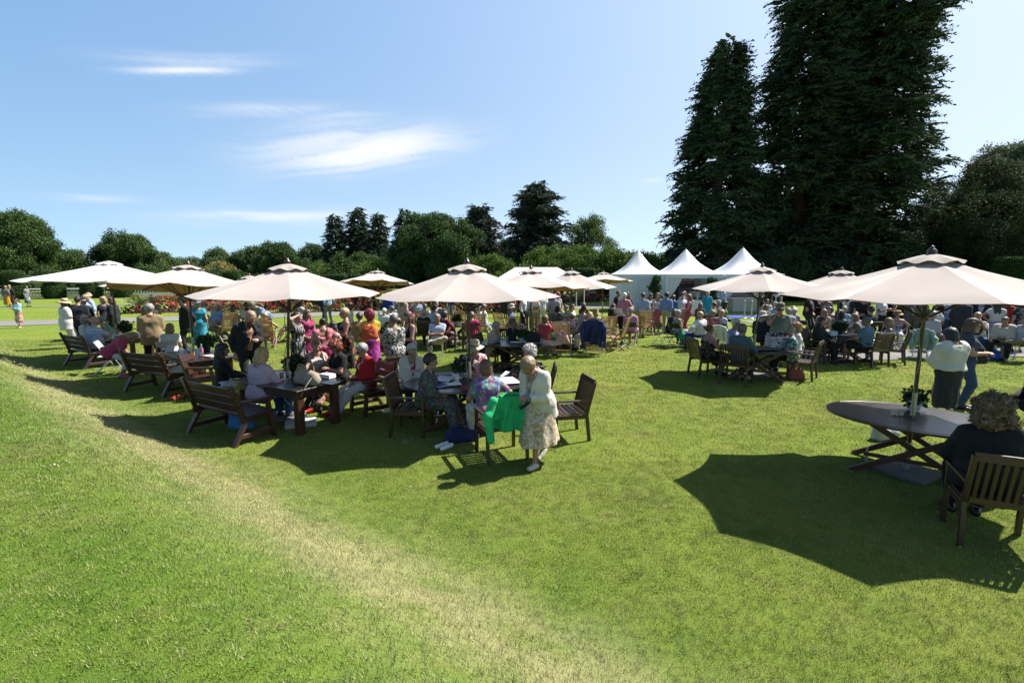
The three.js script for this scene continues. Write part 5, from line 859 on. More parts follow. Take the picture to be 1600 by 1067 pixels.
  const skirtB = (F, g, len, flare) => { // len = metres below the hip
    if (sit) { legB(F, g + .012, 1, false, .08); const a = mixv(leg.L.kn, leg.R.kn, .5), m = mixv(leg.L.hp, leg.R.hp, .5); F.cap(m, a, .11 * s + g, .09 * s + g, .1); const drop = Math.max(.08, len - .46), an = mixv(leg.L.an, leg.R.an, .5), down = mixv(a, an, Math.min(1, drop / .40)); for (const q of [-1, 1]) F.cap([a[0] + q * .07, a[1], a[2]], [down[0] + q * (.09 + flare), down[1], down[2]], .075 * s + g, .085 * s + g + flare * .4, .09, { end: 1 }); }
    else { const c = A(pel), e = [c[0] + (pose === 'walk' ? .0 : 0), c[1] - len, c[2]], bxx = .17 * s * fat + g, bz = .125 * s * fat + g, ex = .17 * s * fat + flare, ez = .13 * s * fat + flare + (pose === 'walk' ? .13 : 0); F.add([c[0] - ex - .1, e[1], c[2] - ex - .1], [c[0] + ex + .1, c[1] + .05, c[2] + ex + .1], .05, (x, y, z) => { const k = clamp((c[1] - y) / len), rx = lerp(bxx, ex, k), rz = lerp(bz, ez, k), an = Math.atan2(z - c[2], x - c[0]), f = 1 + .07 * k * Math.sin(an * 7 + seed) , q = Math.hypot((x - c[0]) / (rx * f), (z - c[2]) / (rz * f)); return Math.max((q - 1) * Math.min(rx, rz), e[1] - y, y - c[1] - .06); }); }
  };
  const hemCut = (F, hm, neckY, neckR = .075) => F.each((d, x, y, z) => { const l = loc(x, y, z); let e = Math.max(d, -hm * s - l.y); const ny = neckY * s, fr = l.z > 0 ? .055 : 0; e = Math.max(e, Math.min(l.y - (ny - fr * s), neckR * s + .02 - Math.abs(l.x))); return e; });
  const wrinkle = (F, a) => { if (near < 2) F.each((d, x, y, z) => d + a * 1.5 * (noise3(x * 15 + y * 6 + seed, y * 8 - x * 4, z * 15) - .5) + a * .9 * (noise3(x * 34 + y * 14, y * 18 + seed, z * 34) - .5)); };
  const put = (name, F, tint, mat = M.cloth) => { const g = F.mesh(); if (g.attributes.position.count) return mesh(name, paint(g, clothTint(tint, seed % 50)), mat, t); };
  // trousers, skirt
  if (lk !== 'none' && !dress) {
    const F = new Field(x0, x1, cell); const skirt = lk === 'skirt';
    if (skirt) { F.cap(at(-.062, 0, 0), at(.062, 0, 0), .118 * s * fat + .012, .118 * s * fat + .012, .05); skirtB(F, .012, opt(lopt, 'h', .62) * s, opt(lopt, 'f', .05)); } else { F.cap(at(-.062 * (male ? .9 : 1.1), 0, -.005), at(.062 * (male ? .9 : 1.1), 0, -.005), .118 * s * fat + .008, .118 * s * fat + .008, .05); legB(F, .010 + opt(lopt, 'l', 0), lk === 'shorts' ? .95 : lk === 'crops' ? 1.62 : 1.97, true); F.each((d, x, y, z) => Math.max(d, loc(x, y, z).y - .12 * s)); }
    wrinkle(F, .014); put(lk === 'crops' ? 'trousers' : lk, F, lc);
  }
  // what is worn under an open jacket
  if (inner) { const [ic, il] = inner.split(' '), F = new Field(x0, x1, cell); torso(F, .008); if (il) skirtB(F, .012, +il * s, .05); hemCut(F, il ? 9 : .03, .43); wrinkle(F, .008); put(il ? 'dress' : 'shirt', F, ic); }
  {
    const F = new Field(x0, x1, cell); torso(F, loose); if (slv > 0) armB(F, loose * .85 + (tk === 'sweater' ? .012 : 0), slv, true);
    if (dress) { skirtB(F, .016, opt(topt, 'h', .62) * s, opt(topt, 'f', .06)); } else if (hem > .08) { if (sit) legB(F, loose, .35, true, .05); else { const c = at(0, .05, 0), e = at(0, -hem, 0); for (const q of [-1, 1]) F.cap([c[0] + q * .055, c[1], c[2]], [e[0] + q * .075, e[1], e[2]], .115 * s * fat + loose, .12 * s * fat + loose, .05, { end: 1 }); } }
    if (tk === 'jumpsuit') legB(F, .012, 1.95, true);
    const strap = tk === 'tank' || tk === 'sundress' || tk === 'vest'; hemCut(F, dress || tk === 'jumpsuit' ? 9 : hem, strap ? .36 : tk === 'blouse' ? .44 : .47, strap ? .085 : .05);
    if (strap) F.each((d, x, y, z) => { const l = loc(x, y, z); return Math.max(d, Math.min(l.y - .33 * s, Math.abs(l.x) - .135 * s)); });
    if (o.bareBack) F.each((d, x, y, z) => { const l = loc(x, y, z); return Math.max(d, Math.min(.085 * s - Math.abs(l.x), l.y - .28 * s, -l.z - .02)); });
    if (open) F.each((d, x, y, z) => { const l = loc(x, y, z), wd = s * (l.y > .22 ? lerp(.03, .075, clamp((l.y - .22) / .22)) : o.wideOpen ? lerp(.10, .03, clamp((l.y + .3) / .52)) : .012 + .10 * clamp((-l.y + .05) / .4)); return l.z > .02 ? Math.max(d, wd - Math.abs(l.x)) : d; });
    wrinkle(F, tk === 'blouse' || dress ? .016 : .011); const topMesh = put(tk === 'tee' || tk === 'polo' ? 'shirt' : tk === 'tank' ? 'vest_top' : tk === 'sundress' ? 'dress' : tk, F, tc);
    if (near < 2 && topMesh && ['jacket', 'blazer', 'shirt', 'polo', 'coat'].includes(tk)) { // collar, lapels and pocket flaps stand proud of the cloth
      const tint = clothTint(tc, seed % 50), val = (p) => { const i = [0, 1, 2].map((k) => clamp(Math.round((p[k] - F.lo[k]) / F.c), 0, F.n[k] - 1)); return F.v[(i[2] * F.n[1] + i[1]) * F.n[0] + i[0]]; }, front = (lx, ly) => { for (let z = .34; z > 0; z -= .006) if (val(at(lx, ly, z)) < 0) return z + .006; return .1; };
      const ring = (k, y) => [[-.058, y - .03, .052], [-.078 * k, y, -.015], [-.045 * k, y + .018, -.078], [.045 * k, y + .018, -.078], [.078 * k, y, -.015], [.058, y - .03, .052]].map((e) => at(...e));
      mesh('collar', paint(tube(ring(1, .465), .015 * s, 20, 6), tint), M.cloth, topMesh); if (inner) mesh('shirt_collar', paint(tube(ring(.86, .487), .012 * s, 20, 6), clothTint(inner.split(' ')[0], 2)), M.cloth, t);
      if (open) for (const sx of [-1, 1]) { const pos = [], N = 7; for (let i = 0; i <= N; i++) { const y = lerp(.42, .17, i / N), e = (y > .22 ? lerp(.03, .075, clamp((y - .22) / .22)) : .026), o2 = e + .052 * Math.sin(Math.PI * clamp(.08 + .8 * i / N)); for (const x of [e - .004, o2]) pos.push(at(sx * x, y, front(sx * (x + .012), y) + .006)); }
        const tri = []; for (let i = 0; i < N; i++) for (const k of [2 * i, 2 * i + 1, 2 * i + 2, 2 * i + 1, 2 * i + 3, 2 * i + 2]) tri.push(...pos[k]); const g = new THREE.BufferGeometry(); g.setAttribute('position', new THREE.Float32BufferAttribute(tri, 3)); g.computeVertexNormals(); mesh('lapel', paint(g, tint), M.cloth, topMesh);
        const z = front(sx * .11, -.06), A0 = at(sx * .065, -.055, z + .008), B0 = at(sx * .165, -.065, front(sx * .165, -.065) + .006); mesh('pocket_flap', paint(bar(A0, B0, .012, .045), tint), M.cloth, topMesh); }
    }
  }
  if (o.tie && near < 2) { const g = bar(at(0, .45, .115), at(0, .12, .155), .05, .008); mesh('tie', paint(g, () => colr(o.tie)), M.cloth, t); }
  // shoes
  if (shoe !== 'none') for (const q of ['L', 'R']) {
    const { an, toe } = leg[q], p = V(...an), f = V(...toe), F = new Field([p.x - .2, p.y - .22, p.z - .2], [p.x + .2, p.y + .1, p.z + .28], [.014, .018, .026, .03, .034][near]), a = p.clone().add(V(0, -.05 * s, 0)).addScaledVector(f, -.045 * s), b = p.clone().add(V(0, -.058 * s, 0)).addScaledVector(f, .14 * s);
    F.cap(A(a), A(b), .040 * s, .034 * s, .02); F.cap(A(p.clone().add(V(0, -.02 * s, 0))), A(p.clone().add(V(0, -.05 * s, 0)).addScaledVector(f, .06 * s)), .04 * s, .036 * s, .03); F.each((d, x, y, z) => { const l = (x - p.x) * f.x + (z - p.z) * f.z; return Math.max(d, an[1] - .092 * s + f.y * l - y, o.slip ? y - an[1] + .02 : -1); });
    const g = F.mesh(); mesh('shoe', paint(g, () => colr(shoe)), M.leather, t);
  }
  // hair and things on the head
  const hm = new THREE.Matrix4().compose(V(...headC), hq, V(HS, HS, HS)), HC = HAIR[hc] ?? colr(hc);
  if (hair !== 'bald') mesh('hair', paint(hairGeo(hair, hcell).clone(), hairTone(HC, seed % 20)).applyMatrix4(hm), M.hair, t);
  if (near < 2 && (hair === 'curly' || hair === 'bigcurly')) { const g = curlGeo(hair).clone(), c = g.attributes.color = g.attributes.color.clone(); for (let i = 0; i < c.count; i++) c.setXYZ(i, c.getX(i) * HC[0], c.getY(i) * HC[1], c.getZ(i) * HC[2]); mesh('curls', g.applyMatrix4(hm), M.hair, t); }
  if (beard) mesh('beard', paint(beardGeo(hcell).clone(), hairTone(HAIR[beard], 3)).applyMatrix4(hm), M.hair, t);
  if (hat) {
    const [hk, hcol, band] = hat.split(' '), n = 28, wide = { sun: .19, wide: .23, fedora: .155, bucket: .135, boater: .16, cap: .0 }[hk], crown = { sun: .115, wide: .11, fedora: .12, bucket: .11, boater: .10, cap: .085 }[hk], y0 = .058, q = rng(seed);
    let g; if (hk === 'cap') { g = joinGeo([lathe([[.098, 0], [.1, .03], [.085, .08], [.045, .105], [0, .11]], n).toNonIndexed(), new THREE.CylinderGeometry(.075, .075, .012, 20).translate(0, .012, .085).toNonIndexed()]); }
    else { g = new THREE.LatheGeometry([[.095, 0], [.099, .012], [.096, crown * .6], [.085, crown * .92], [.05, crown], [0, crown * .97]].map((p) => new THREE.Vector2(...p)), n); const b = new THREE.RingGeometry(.09, wide, n, 5).rotateX(-Math.PI / 2), p = b.attributes.position, ph = q() * 6; for (let i = 0; i < p.count; i++) { const r = Math.hypot(p.getX(i), p.getZ(i)), a = Math.atan2(p.getX(i), p.getZ(i)), k = (r - .09) / (wide - .09); p.setY(i, .004 - k * (hk === 'bucket' ? .07 : .035) + k * .022 * Math.sin(a * 2 + ph)); } b.computeVertexNormals(); const b2 = b.clone().translate(0, -.006, 0); g = joinGeo([g, b, b2].map((k) => k.toNonIndexed())); }
    const m2 = new THREE.Matrix4().makeTranslation(0, y0, -.014).multiply(new THREE.Matrix4().makeRotationX(-.08)), ho = mesh('hat', paint(g.applyMatrix4(m2), clothTint(hcol, 3)).applyMatrix4(hm), M.cloth, t);
    if (band) mesh('hat_band', paint(new THREE.CylinderGeometry(.1, .1015, .026, n, 1, true).translate(0, .022, 0).applyMatrix4(m2), () => colr(band)).applyMatrix4(hm), M.cloth, ho);
  }
  if (shades || specs) { const g = []; for (const sx of [-1, 1]) { if (shades) g.push(new RoundedBoxGeometry(.05, .036, .012, 2, .006).translate(sx * .031, .004, .100)); else g.push(new THREE.TorusGeometry(.021, .0025, 5, 14).translate(sx * .031, .002, .101)); g.push(bx(.006, .008, .105, sx * .074, .010, .046, 0).rotateY(0)); } g.push(bx(.018, .006, .006, 0, .008, .103, 0)); mesh(shades ? 'sunglasses' : 'spectacles', merge(g).applyMatrix4(hm), M.black, t); }
  // hands in the world, for what they hold
  t.updateMatrixWorld(true); const handAt = (q) => new THREE.Matrix4().multiplyMatrices(t.matrixWorld, arm[q].m);
  return { t, handAt, at: (x, y, z) => V(...at(x, y, z)).applyMatrix4(t.matrixWorld), s };
}

// ---------------------------------------------------------------- what people hold
function held(who, side, kind, label) {
  const m = who.handAt(side), t = new THREE.Group(); scene.add(t);
  m.decompose(t.position, t.quaternion, t.scale); t.scale.set(1, 1, 1);
  const k = { phone: 'mobile_phone', paper: 'paper_sheet', book: 'booklet', drink: 'drink_glass', purse: 'purse', box: 'food_box', pint: 'beer_glass' }[kind]; t.name = numbered(k); tag(t, label, k.replace('_', ' '));
  const c = [0, -.034, .075];
  if (kind === 'phone') { mesh('case', bx(.074, .010, .148, ...c, .005), M.black, t); mesh('screen', bx(.066, .003, .136, c[0], c[1] - .0065, c[2], .001), MS({ color: [.02, .022, .03], roughness: .1 }), t); }
  if (kind === 'purse') { mesh('flap', bx(.17, .022, .105, -.04, -.05, .10, .01), M.black, t); mesh('pouch', bx(.16, .03, .095, -.04, -.078, .10, .012), M.blackcloth, t); mesh('clasp', bx(.02, .006, .012, -.04, -.037, .15, .002), M.brass, t); }
  if (kind === 'paper' || kind === 'book') { const g = new THREE.PlaneGeometry(.21, .28, 6, 6), p = g.attributes.position; for (let i = 0; i < p.count; i++) p.setZ(i, .05 * Math.pow(p.getX(i) / .105, 2) * (kind === 'book' ? 1 : .5)); g.computeVertexNormals(); g.rotateX(-Math.PI / 2 + .5).translate(-.02, -.01, .16); mesh('page', g, M.paper, t); const g2 = g.clone().translate(0, -.006, .004); mesh(kind === 'book' ? 'cover' : 'back_page', g2, kind === 'book' ? MS({ color: [.10, .16, .25], side: THREE.DoubleSide }) : M.paper, t); }
  if (kind === 'drink' || kind === 'pint') { const G = new THREE.Group(); G.name = 'tumbler'; t.quaternion.identity(); t.position.copy(V(0, -.035, .07).applyMatrix4(m)); t.position.y -= .05; mesh('glass', lathe([[.026, 0], [.033, .14], [.031, .14], [.025, .006], [0, .006]], 14), M.glass, t); mesh('liquid', lathe([[0, .008], [.024, .008], [.028, .09], [0, .09]], 12), MS({ color: kind === 'pint' ? [.5, .22, .03] : [.62, .24, .02], roughness: .2 }), t); }
  if (kind === 'box') { mesh('tray', bx(.2, .06, .14, 0, -.0, .13, .006), MS({ color: [.5, .38, .22], roughness: .9 }), t); mesh('lid', bx(.2, .012, .14, 0, .04, .13, .004), MS({ color: [.55, .43, .27], roughness: .9 }), t); }
  return t;
}
const P = person, SK = 'sit', ST = 'stand';
// ---------------------------------------------------------------- round the papers table
const boss = P(843, 6.42, -34, 'walk', 'woman in cream blazer and floral dress walking forward, looking down at her black purse', { h: 1.63, fat: 1.2, hair: 'full', hc: 'dblond', specs: 1, top: 'blazer #ece6d6 h.24', inner: 'floral:#f4f0e6,#d8b070,#c8a890,#e6dcc8,#cfc4ae:.026 .60', low: 'none x', shoe: 'offwhite', L: 'phone', R: 'phone', nod: 44, lean: 19 });
held(boss, 'R', 'purse', 'open black purse in the hands of the woman in the cream blazer');
P(643, 9.05, 8, SK, 'white-haired woman in a white cardigan looking straight at the camera', { h: 1.62, fat: 1.1, hair: 'short', hc: 'white', top: 'cardigan #f0ecdf', inner: 'floral:hot,white,navy:.04', low: 'trousers navy', yaw: 4 });
P(664, 7.72, 76, SK, 'dark-haired woman with glasses in a dark floral dress, barefoot with legs crossed', { h: 1.68, fat: 1.3, hair: 'short', hc: 'dark', specs: 1, top: 'dress floral:#22262a,#2f6a4a,#a04a6a,#56606a,#7a8a88:.022 s1.75 h.88 f.03', L: 'lap', R: 'table', lean: 8, legs: 'cross', shoe: 'none', yaw: 8 });
P(742, 9.35, 0, SK, 'woman in a straw hat with dark band, sunglasses and pink floral blouse', { h: 1.64, fat: 1.1, hair: 'bob', hc: 'grey', hat: 'sun #e6d9bb black', shades: 1, top: 'blouse floral:#f0dcd8,rose,lilac,white:.035 s1.5', low: 'trousers beige', L: 'table', R: 'table', nod: 18 });
P(762, 7.15, -158, SK, 'brown-bobbed woman in a bright multicoloured top with her back to us', { h: 1.66, fat: 1.15, hair: 'bob', hc: 'mid', top: 'tee floral:#9fc4b8,#8a5ab0,#4aa088,#d46a9a,#5a78c0:.045 s.9', low: 'trousers white', L: 'table', R: 'arm', shoe: 'white', lean: 6 });
const reader = P(830, 8.85, -70, SK, 'white curly-haired woman holding up a booklet behind the woman in the cream blazer', { h: 1.62, fat: 1.15, hair: 'curly', hc: 'white', top: 'cardigan navy', low: 'trousers navy', L: 'read', R: 'read' });
held(reader, 'R', 'book', 'open booklet held up by the white curly-haired woman');
// ---------------------------------------------------------------- round the flower table
P(404, 8.12, 2155, SK, 'blonde in a pale pink blouse and blue trousers on the nearest bench, back to us', { h: 1.72, fat: 1.4, hair: 'mid', hc: 'blond', top: 'blouse #d9bccb s1.7 h.1', low: 'trousers #2a62a8', L: 'table', R: 'table', lean: 7, shoe: 'black' });
P(345, 8.85, 2130, SK, 'woman with long black hair, black top and sunglasses on the nearest bench', { h: 1.68, hair: 'long', hc: 'black', shades: 1, top: 'shirt black', low: 'trousers white', L: 'table', R: 'table', yaw: -18, skin: 'tan' });
const beard = P(386, 10.35, 24, ST, 'bald ginger-bearded man in dark suit and patterned shirt, looking down at his phone', { h: 1.88, male: 1, fat: 1.25, hair: 'bald', hc: 'auburn', beard: 'auburn', top: 'jacket dnavy h.24', inner: 'floral:#c9a08c,#a87858,#7a4a38:.03', wideOpen: 1, low: 'trousers dnavy', R: 'down', L: 'phone', lean: 13, nod: 26, yaw: 14 });
held(beard, 'L', 'phone', 'dark phone in the hand of the bearded man');
P(493, 9.45, 16, SK, 'blonde woman in a white vest top and sheer pink shawl, smiling down', { h: 1.7, hair: 'lowbun', hc: 'dblond', top: 'vest #d8b4a0 s.9 h.0', inner: 'white', low: 'skirt peach h.8', L: 'table', R: 'table', nod: 16 });
const redhead = P(529, 9.45, -62, SK, 'woman with curly red hair, sunglasses and a black T-shirt reading her phone', { h: 1.66, fat: 1.3, hair: 'curly', hc: 'red', shades: 1, top: 'tee black', low: 'trousers charcoal', L: 'phone', R: 'phone', nod: 16, shoe: 'red', legs: 'out' });
held(redhead, 'L', 'phone', 'black phone held by the red-haired woman in the black T-shirt');
const redj = P(572, 9.05, -66, SK, 'grey-haired woman in a red jacket, white trousers and sunglasses', { h: 1.66, fat: 1.2, hair: 'full', hc: 'grey', shades: 1, top: 'cardigan #c2141c h.1', inner: 'white', low: 'trousers #dfe2e8 l.015', L: 'bent', R: 'lap', nod: 22, shoe: 'red', legs: 'out' });
held(redj, 'L', 'phone', 'phone in the lap of the woman in the red jacket');
P(465, 11.5, 62, ST, 'woman in a black and white polka dot dress raising a hand to her hair', { h: 1.7, hair: 'bun', hc: 'dark', top: 'dress dots:black,white:.05 s.6 h.66 f.03', L: 'bent', R: 'head', yaw: 20 });
P(506, 10.9, 178, ST, 'woman in a red and pink floral dress with an open back and puffed sleeves', { h: 1.62, fat: 1.25, hair: 'bun', hc: 'black', top: 'blouse floral:#c8442e,#d98a9a,#e6c9b0,#8a2430:.06 s.9 l.01 h.0', low: 'skirt hot h.72 f.08', L: 'table', R: 'hip', lean: 12, nod: 24, bareBack: 1, skin: 'tan' });
P(481, 13.2, 40, ST, 'woman in a magenta dress behind the polka dot dress', { h: 1.64, hair: 'long', hc: 'mid', top: 'dress #a82a66 s.3 h.7', L: 'bent' });
P(521, 13.0, 190, SK, 'dark long-haired woman seated behind the red floral dress', { h: 1.68, hair: 'long', hc: 'black', top: 'shirt black' });
P(541, 12.2, -84, ST, 'cropped-blonde woman in sunglasses and a black sleeveless dress with orange flowers', { h: 1.74, fat: 1.15, hair: 'full', hc: 'blond', shades: 1, top: 'sundress floral:black,black,black,#c85a2a:.07 h.72', L: 'bent', R: 'down', skin: 'pink' });
const rucksack = P(579, 11.9, 196, ST, 'woman with magenta curls, a yellow top and a pink and purple skirt, back to us', { h: 1.72, fat: 1.1, hair: 'curly', hc: 'magenta', top: 'blouse yellow s.55 h.0', low: 'skirt floral:#c9389a,#5a4ac0,#c9389a:.05 h.84 f.07', skin: 'brown', L: 'bent', R: 'bent' });
P(562, 15.2, 170, SK, 'man in a tan jacket seated behind the magenta-haired woman', { male: 1, h: 1.78, hair: 'short', hc: 'brown', top: 'jacket tan' });
P(617, 10.35, -152, ST, 'grey-haired woman in a black and white print dress seen from behind', { h: 1.74, fat: 1.15, hair: 'crop', hc: 'dgrey', top: 'dress floral:#e8e8e4,black,black,black:.018 s.9 h.68 f.0', L: 'bent', R: 'bent', shoe: 'beige' });
P(640, 11.4, -64, ST, 'woman with long brown hair in a sleeveless black dress, side-on', { h: 1.72, hair: 'long', hc: 'brown', top: 'sundress black h.6', L: 'bent', R: 'bent', skin: 'pink' });
P(683, 14.75, -12, SK, 'man with crossed arms in a pale polo shirt and beige trousers on a folding chair', { h: 1.78, male: 1, fat: 1.1, hair: 'crop', hc: 'grey', top: 'polo #cdd6ea', low: 'trousers #c9bda4', L: 'crossed', R: 'crossed', legs: 'man', skin: 'tan', lean: -8 });
// ---------------------------------------------------------------- left-hand tables
P(103, 16.8, 108, ST, 'woman in white with a wide black-banded straw hat, left of the navy suit', { h: 1.72, fat: 1.1, hair: 'bob', hc: 'mid', hat: 'wide #e2cfa0 black', top: 'blouse white s1 l.02 h.3', low: 'trousers #ececec l.03', L: 'face', R: 'bent', shoe: 'white' });
P(124, 17.0, 165, ST, 'dark-haired man in a navy suit with his back to us at the far left', { h: 1.8, male: 1, hair: 'crop', hc: 'black', top: 'jacket navy h.22', low: 'trousers navy', L: 'bent', R: 'bent' });
P(132, 18.2, -20, ST, 'woman in a dark brimmed hat and sunglasses behind the navy suit', { h: 1.68, hair: 'bob', hc: 'brown', hat: 'sun black white', shades: 1, top: 'jacket charcoal', inner: 'white', low: 'skirt charcoal' });
P(136, 19.0, 85, ST, 'short-haired blonde standing beside the bald man in pale blue', { h: 1.78, hair: 'full', hc: 'blond', top: 'shirt #9fb6d0', low: 'trousers navy' });
P(142, 19.4, -80, ST, 'bald man in a pale blue shirt standing at the far left', { h: 1.86, male: 1, fat: 1.15, hair: 'fringe', hc: 'white', top: 'shirt #b6cbe4', low: 'trousers beige', skin: 'pink' });
const drinker = P(146, 13.75, 2158, SK, 'grey-haired man in a blue checked shirt drinking beer on the far bench', { h: 1.82, male: 1, fat: 1.35, hair: 'fringe', hc: 'grey', top: 'tee check:#9db2d2,#c9d4e6:.035 s.95 h.1', low: 'shorts dgreen', R: 'drink', L: 'table', skin: 'pink' });
held(drinker, 'R', 'pint', 'glass of beer at the lips of the man in the checked shirt');
P(131, 14.9, 70, SK, 'guest in a cream sun hat with a red flower, half hidden behind the checked shirt', { h: 1.62, hair: 'bob', hc: 'grey', hat: 'sun cream red', top: 'cardigan white', low: 'trousers khaki' });
P(174, 15.3, -100, SK, 'guest in a pale green jacket leaning over the table under the white parasol', { h: 1.66, hair: 'short', hc: 'grey', top: 'cardigan #7fb59a', low: 'trousers charcoal', lean: 26 });
P(163, 18.4, 55, ST, 'grey-blonde woman in a navy top talking beside the white parasol pole', { h: 1.74, fat: 1.1, hair: 'bob', hc: 'blond', top: 'tee navy h.12', low: 'trousers navy' });
P(177, 18.0, -120, ST, 'brown-haired woman in a black jacket behind the white parasol pole', { h: 1.74, fat: 1.15, hair: 'mid', hc: 'auburn', top: 'jacket black h.3', low: 'skirt charcoal' });
P(184, 12.0, 82, ST, 'woman with long fair hair bending forward in a pink frilled blouse and white trousers', { h: 1.68, hair: 'long', hc: 'dblond', top: 'blouse #b84a68 s.8 l.015 h.12', low: 'crops #f0f0f0', lean: 46, crouch: .26, hipBack: .2, nod: 60, L: 'reach', R: 'reach', shoe: 'rose', slip: 1 });
P(237, 12.7, 176, ST, 'grey-haired man in a beige blazer and dark trousers with his back to us', { h: 1.82, male: 1, fat: 1.2, hair: 'short', hc: 'grey', top: 'blazer #a08a64 h.24', low: 'trousers dnavy', L: 'bent', R: 'bent', nod: 14, skin: 'pink' });
P(240, 15.4, 42, ST, 'bald man in sunglasses and a beige blazer facing right', { h: 1.88, male: 1, fat: 1.15, hair: 'fringe', hc: 'white', shades: 1, top: 'blazer #9c8660 h.24', inner: 'white', low: 'trousers beige', skin: 'pink' });
P(266, 12.65, 166, SK, 'blonde woman in a white and black top on a folding chair, back to us', { h: 1.64, hair: 'mid', hc: 'dblond', top: 'tee #e8e8e4', low: 'trousers jeans' });
P(290, 15.2, -82, ST, 'man in a black suit and tie in profile facing left', { h: 1.9, male: 1, hair: 'short', hc: 'dark', shades: 1, top: 'jacket #0d0d12 h.26', inner: '#cdd6e6', tie: 'navy', low: 'trousers #0d0d12', R: 'behind', L: 'behind' });
P(311, 16.3, 165, ST, 'woman in a turquoise patterned dress and blue hat with her back to us', { h: 1.72, fat: 1.15, hair: 'bob', hc: 'grey', hat: 'sun slate pink', top: 'dress floral:#1f9fc0,#56b8cc,#1a86b0:.06 s.5 h.75 f.03', R: 'down', L: 'bent' });
P(324, 18.5, 62, SK, 'woman in a khaki sun hat, stone jacket and long olive skirt leaning back', { h: 1.68, fat: 1.2, hair: 'bob', hc: 'grey', hat: 'bucket #d8cfa8', top: 'jacket #a59a84', low: 'skirt olive h.9', lean: -14, legs: 'out' });
P(340, 20.3, 0, SK, 'white-haired man in a pale blue shirt facing us in front of the red flowers', { h: 1.76, male: 1, fat: 1.1, hair: 'full', hc: 'white', top: 'shirt #a9c2e8', low: 'trousers beige', skin: 'pink' });
P(364, 20.2, 45, SK, 'brown-haired woman in a cream sleeveless top and sunglasses beside the palm', { h: 1.66, hair: 'mid', hc: 'brown', shades: 1, top: 'tank #d8cdbd', low: 'trousers offwhite', skin: 'tan' });
P(384, 20.6, 35, SK, 'dark-bearded man in a white shirt seated by the palm', { h: 1.78, male: 1, hair: 'crop', hc: 'black', beard: 'dark', shades: 1, top: 'shirt white s1', low: 'trousers navy', skin: 'tan' });
P(418, 18.8, -70, ST, 'man in a khaki hat and blue patterned shirt bending over a table', { h: 1.74, male: 1, fat: 1.1, hair: 'short', hc: 'brown', hat: 'sun #9a9070', top: 'tee floral:#8fa6cc,#4a6aa8,#c9d4e4:.06 s.9 h.1', low: 'trousers beige', lean: 48, nod: 30, L: 'reach', R: 'reach' });
P(415, 16.6, 172, SK, 'short-haired blonde seen from behind in the teak chair with pink trousers', { h: 1.64, hair: 'short', hc: 'blond', top: 'tank peach', low: 'trousers pink', lean: -12, L: 'arm', R: 'arm' });
P(460, 18.6, -72, SK, 'reclining man in a white shirt and dark shorts by the flower bed', { h: 1.78, male: 1, hair: 'short', hc: 'grey', top: 'shirt #d0d4dc', low: 'shorts navy', lean: -30, legs: 'out' });
P(467, 22.5, 176, ST, 'blonde woman in a black and white dotted halter top strolling by the beds', { h: 1.7, hair: 'long', hc: 'dblond', top: 'sundress dots:charcoal,white:.09 h.8', skin: 'pink' });
P(513, 25, -150, ST, 'man in a pale blue shirt standing by the beds under the parasol rim', { h: 1.84, male: 1, hair: 'short', hc: 'brown', top: 'shirt #a8c6dc', low: 'trousers #b0a68e' });
P(503, 25.6, 120, ST, 'person in navy beside the man in the pale blue shirt', { h: 1.74, hair: 'mid', hc: 'brown', top: 'shirt navy', low: 'trousers navy' });
P(546, 20.4, -60, SK, 'dark-haired woman in a white wrap seated on the lawn chairs before the coleus', { h: 1.66, hair: 'mid', hc: 'dark', top: 'cardigan offwhite', low: 'trousers charcoal' });
// strollers far left
P(27, 23.2, -62, ST, 'girl in a pale blue cardigan and floral skirt taking a picture on the gravel path', { h: 1.42, hair: 'pony', hc: 'brown', top: 'cardigan #a9d2de h.0', low: 'skirt floral:#e2c2b0,#c86a54,#e8ddd0:.06 h.6 f.03', L: 'phone', R: 'phone', shoe: 'peach' });
P(9, 38, 150, ST, 'woman in a long yellow skirt at the far left edge of the garden', { h: 1.66, hair: 'bob', hc: 'dblond', top: 'shirt grey', low: 'skirt #c9971a h.75' });
P(15, 38.4, 160, ST, 'person in a long black coat next to the yellow skirt', { h: 1.7, hair: 'long', hc: 'dblond', top: 'coat black h.6', low: 'trousers black' });
P(41, 38, 60, ST, 'woman in a grey dress walking on the far path by the first yew', { h: 1.68, hair: 'short', hc: 'dark', top: 'dress floral:#8f99a2,#5a6670,#c4c9cc:.12 s1 h.62', L: 'bent' });
// ---------------------------------------------------------------- middle crowd, left half
const CR = 'guests of the garden party';
P(607, 22.5, 170, ST, 'person in a royal blue top with crossed straps beyond the far parasol pole', { h: 1.72, hair: 'short', hc: 'grey', top: 'shirt royal', low: 'trousers offwhite' });
P(600, 18.2, 160, SK, 'white-haired guest in white beside the plant pot table', { h: 1.64, hair: 'short', hc: 'white', top: 'cardigan white', low: 'trousers beige' });
P(613, 19.0, -130, SK, 'brown-grey haired guest in a pale checked shirt with back to us', { h: 1.7, male: 1, hair: 'short', hc: 'dgrey', top: 'shirt check:#d8d8d8,#b4bcc8:.08', low: 'trousers beige' });
P(621, 21.0, 60, SK, 'guest in a white blouse half hidden behind the pink-beige top', { h: 1.66, hair: 'bob', hc: 'dgrey', top: 'blouse white', low: 'trousers navy' });
P(630, 20.4, 150, ST, 'woman with long brown hair and sunglasses on her head in a pale pink top', { h: 1.66, hair: 'long', hc: 'mid', top: 'shirt #cfb2a6', low: 'trousers stone' });
P(642, 24, 0, SK, 'woman in a sleeveless pink dress with a dark handbag facing us', { h: 1.68, hair: 'short', hc: 'dgrey', top: 'sundress #d4587e h.7', R: 'bent' });
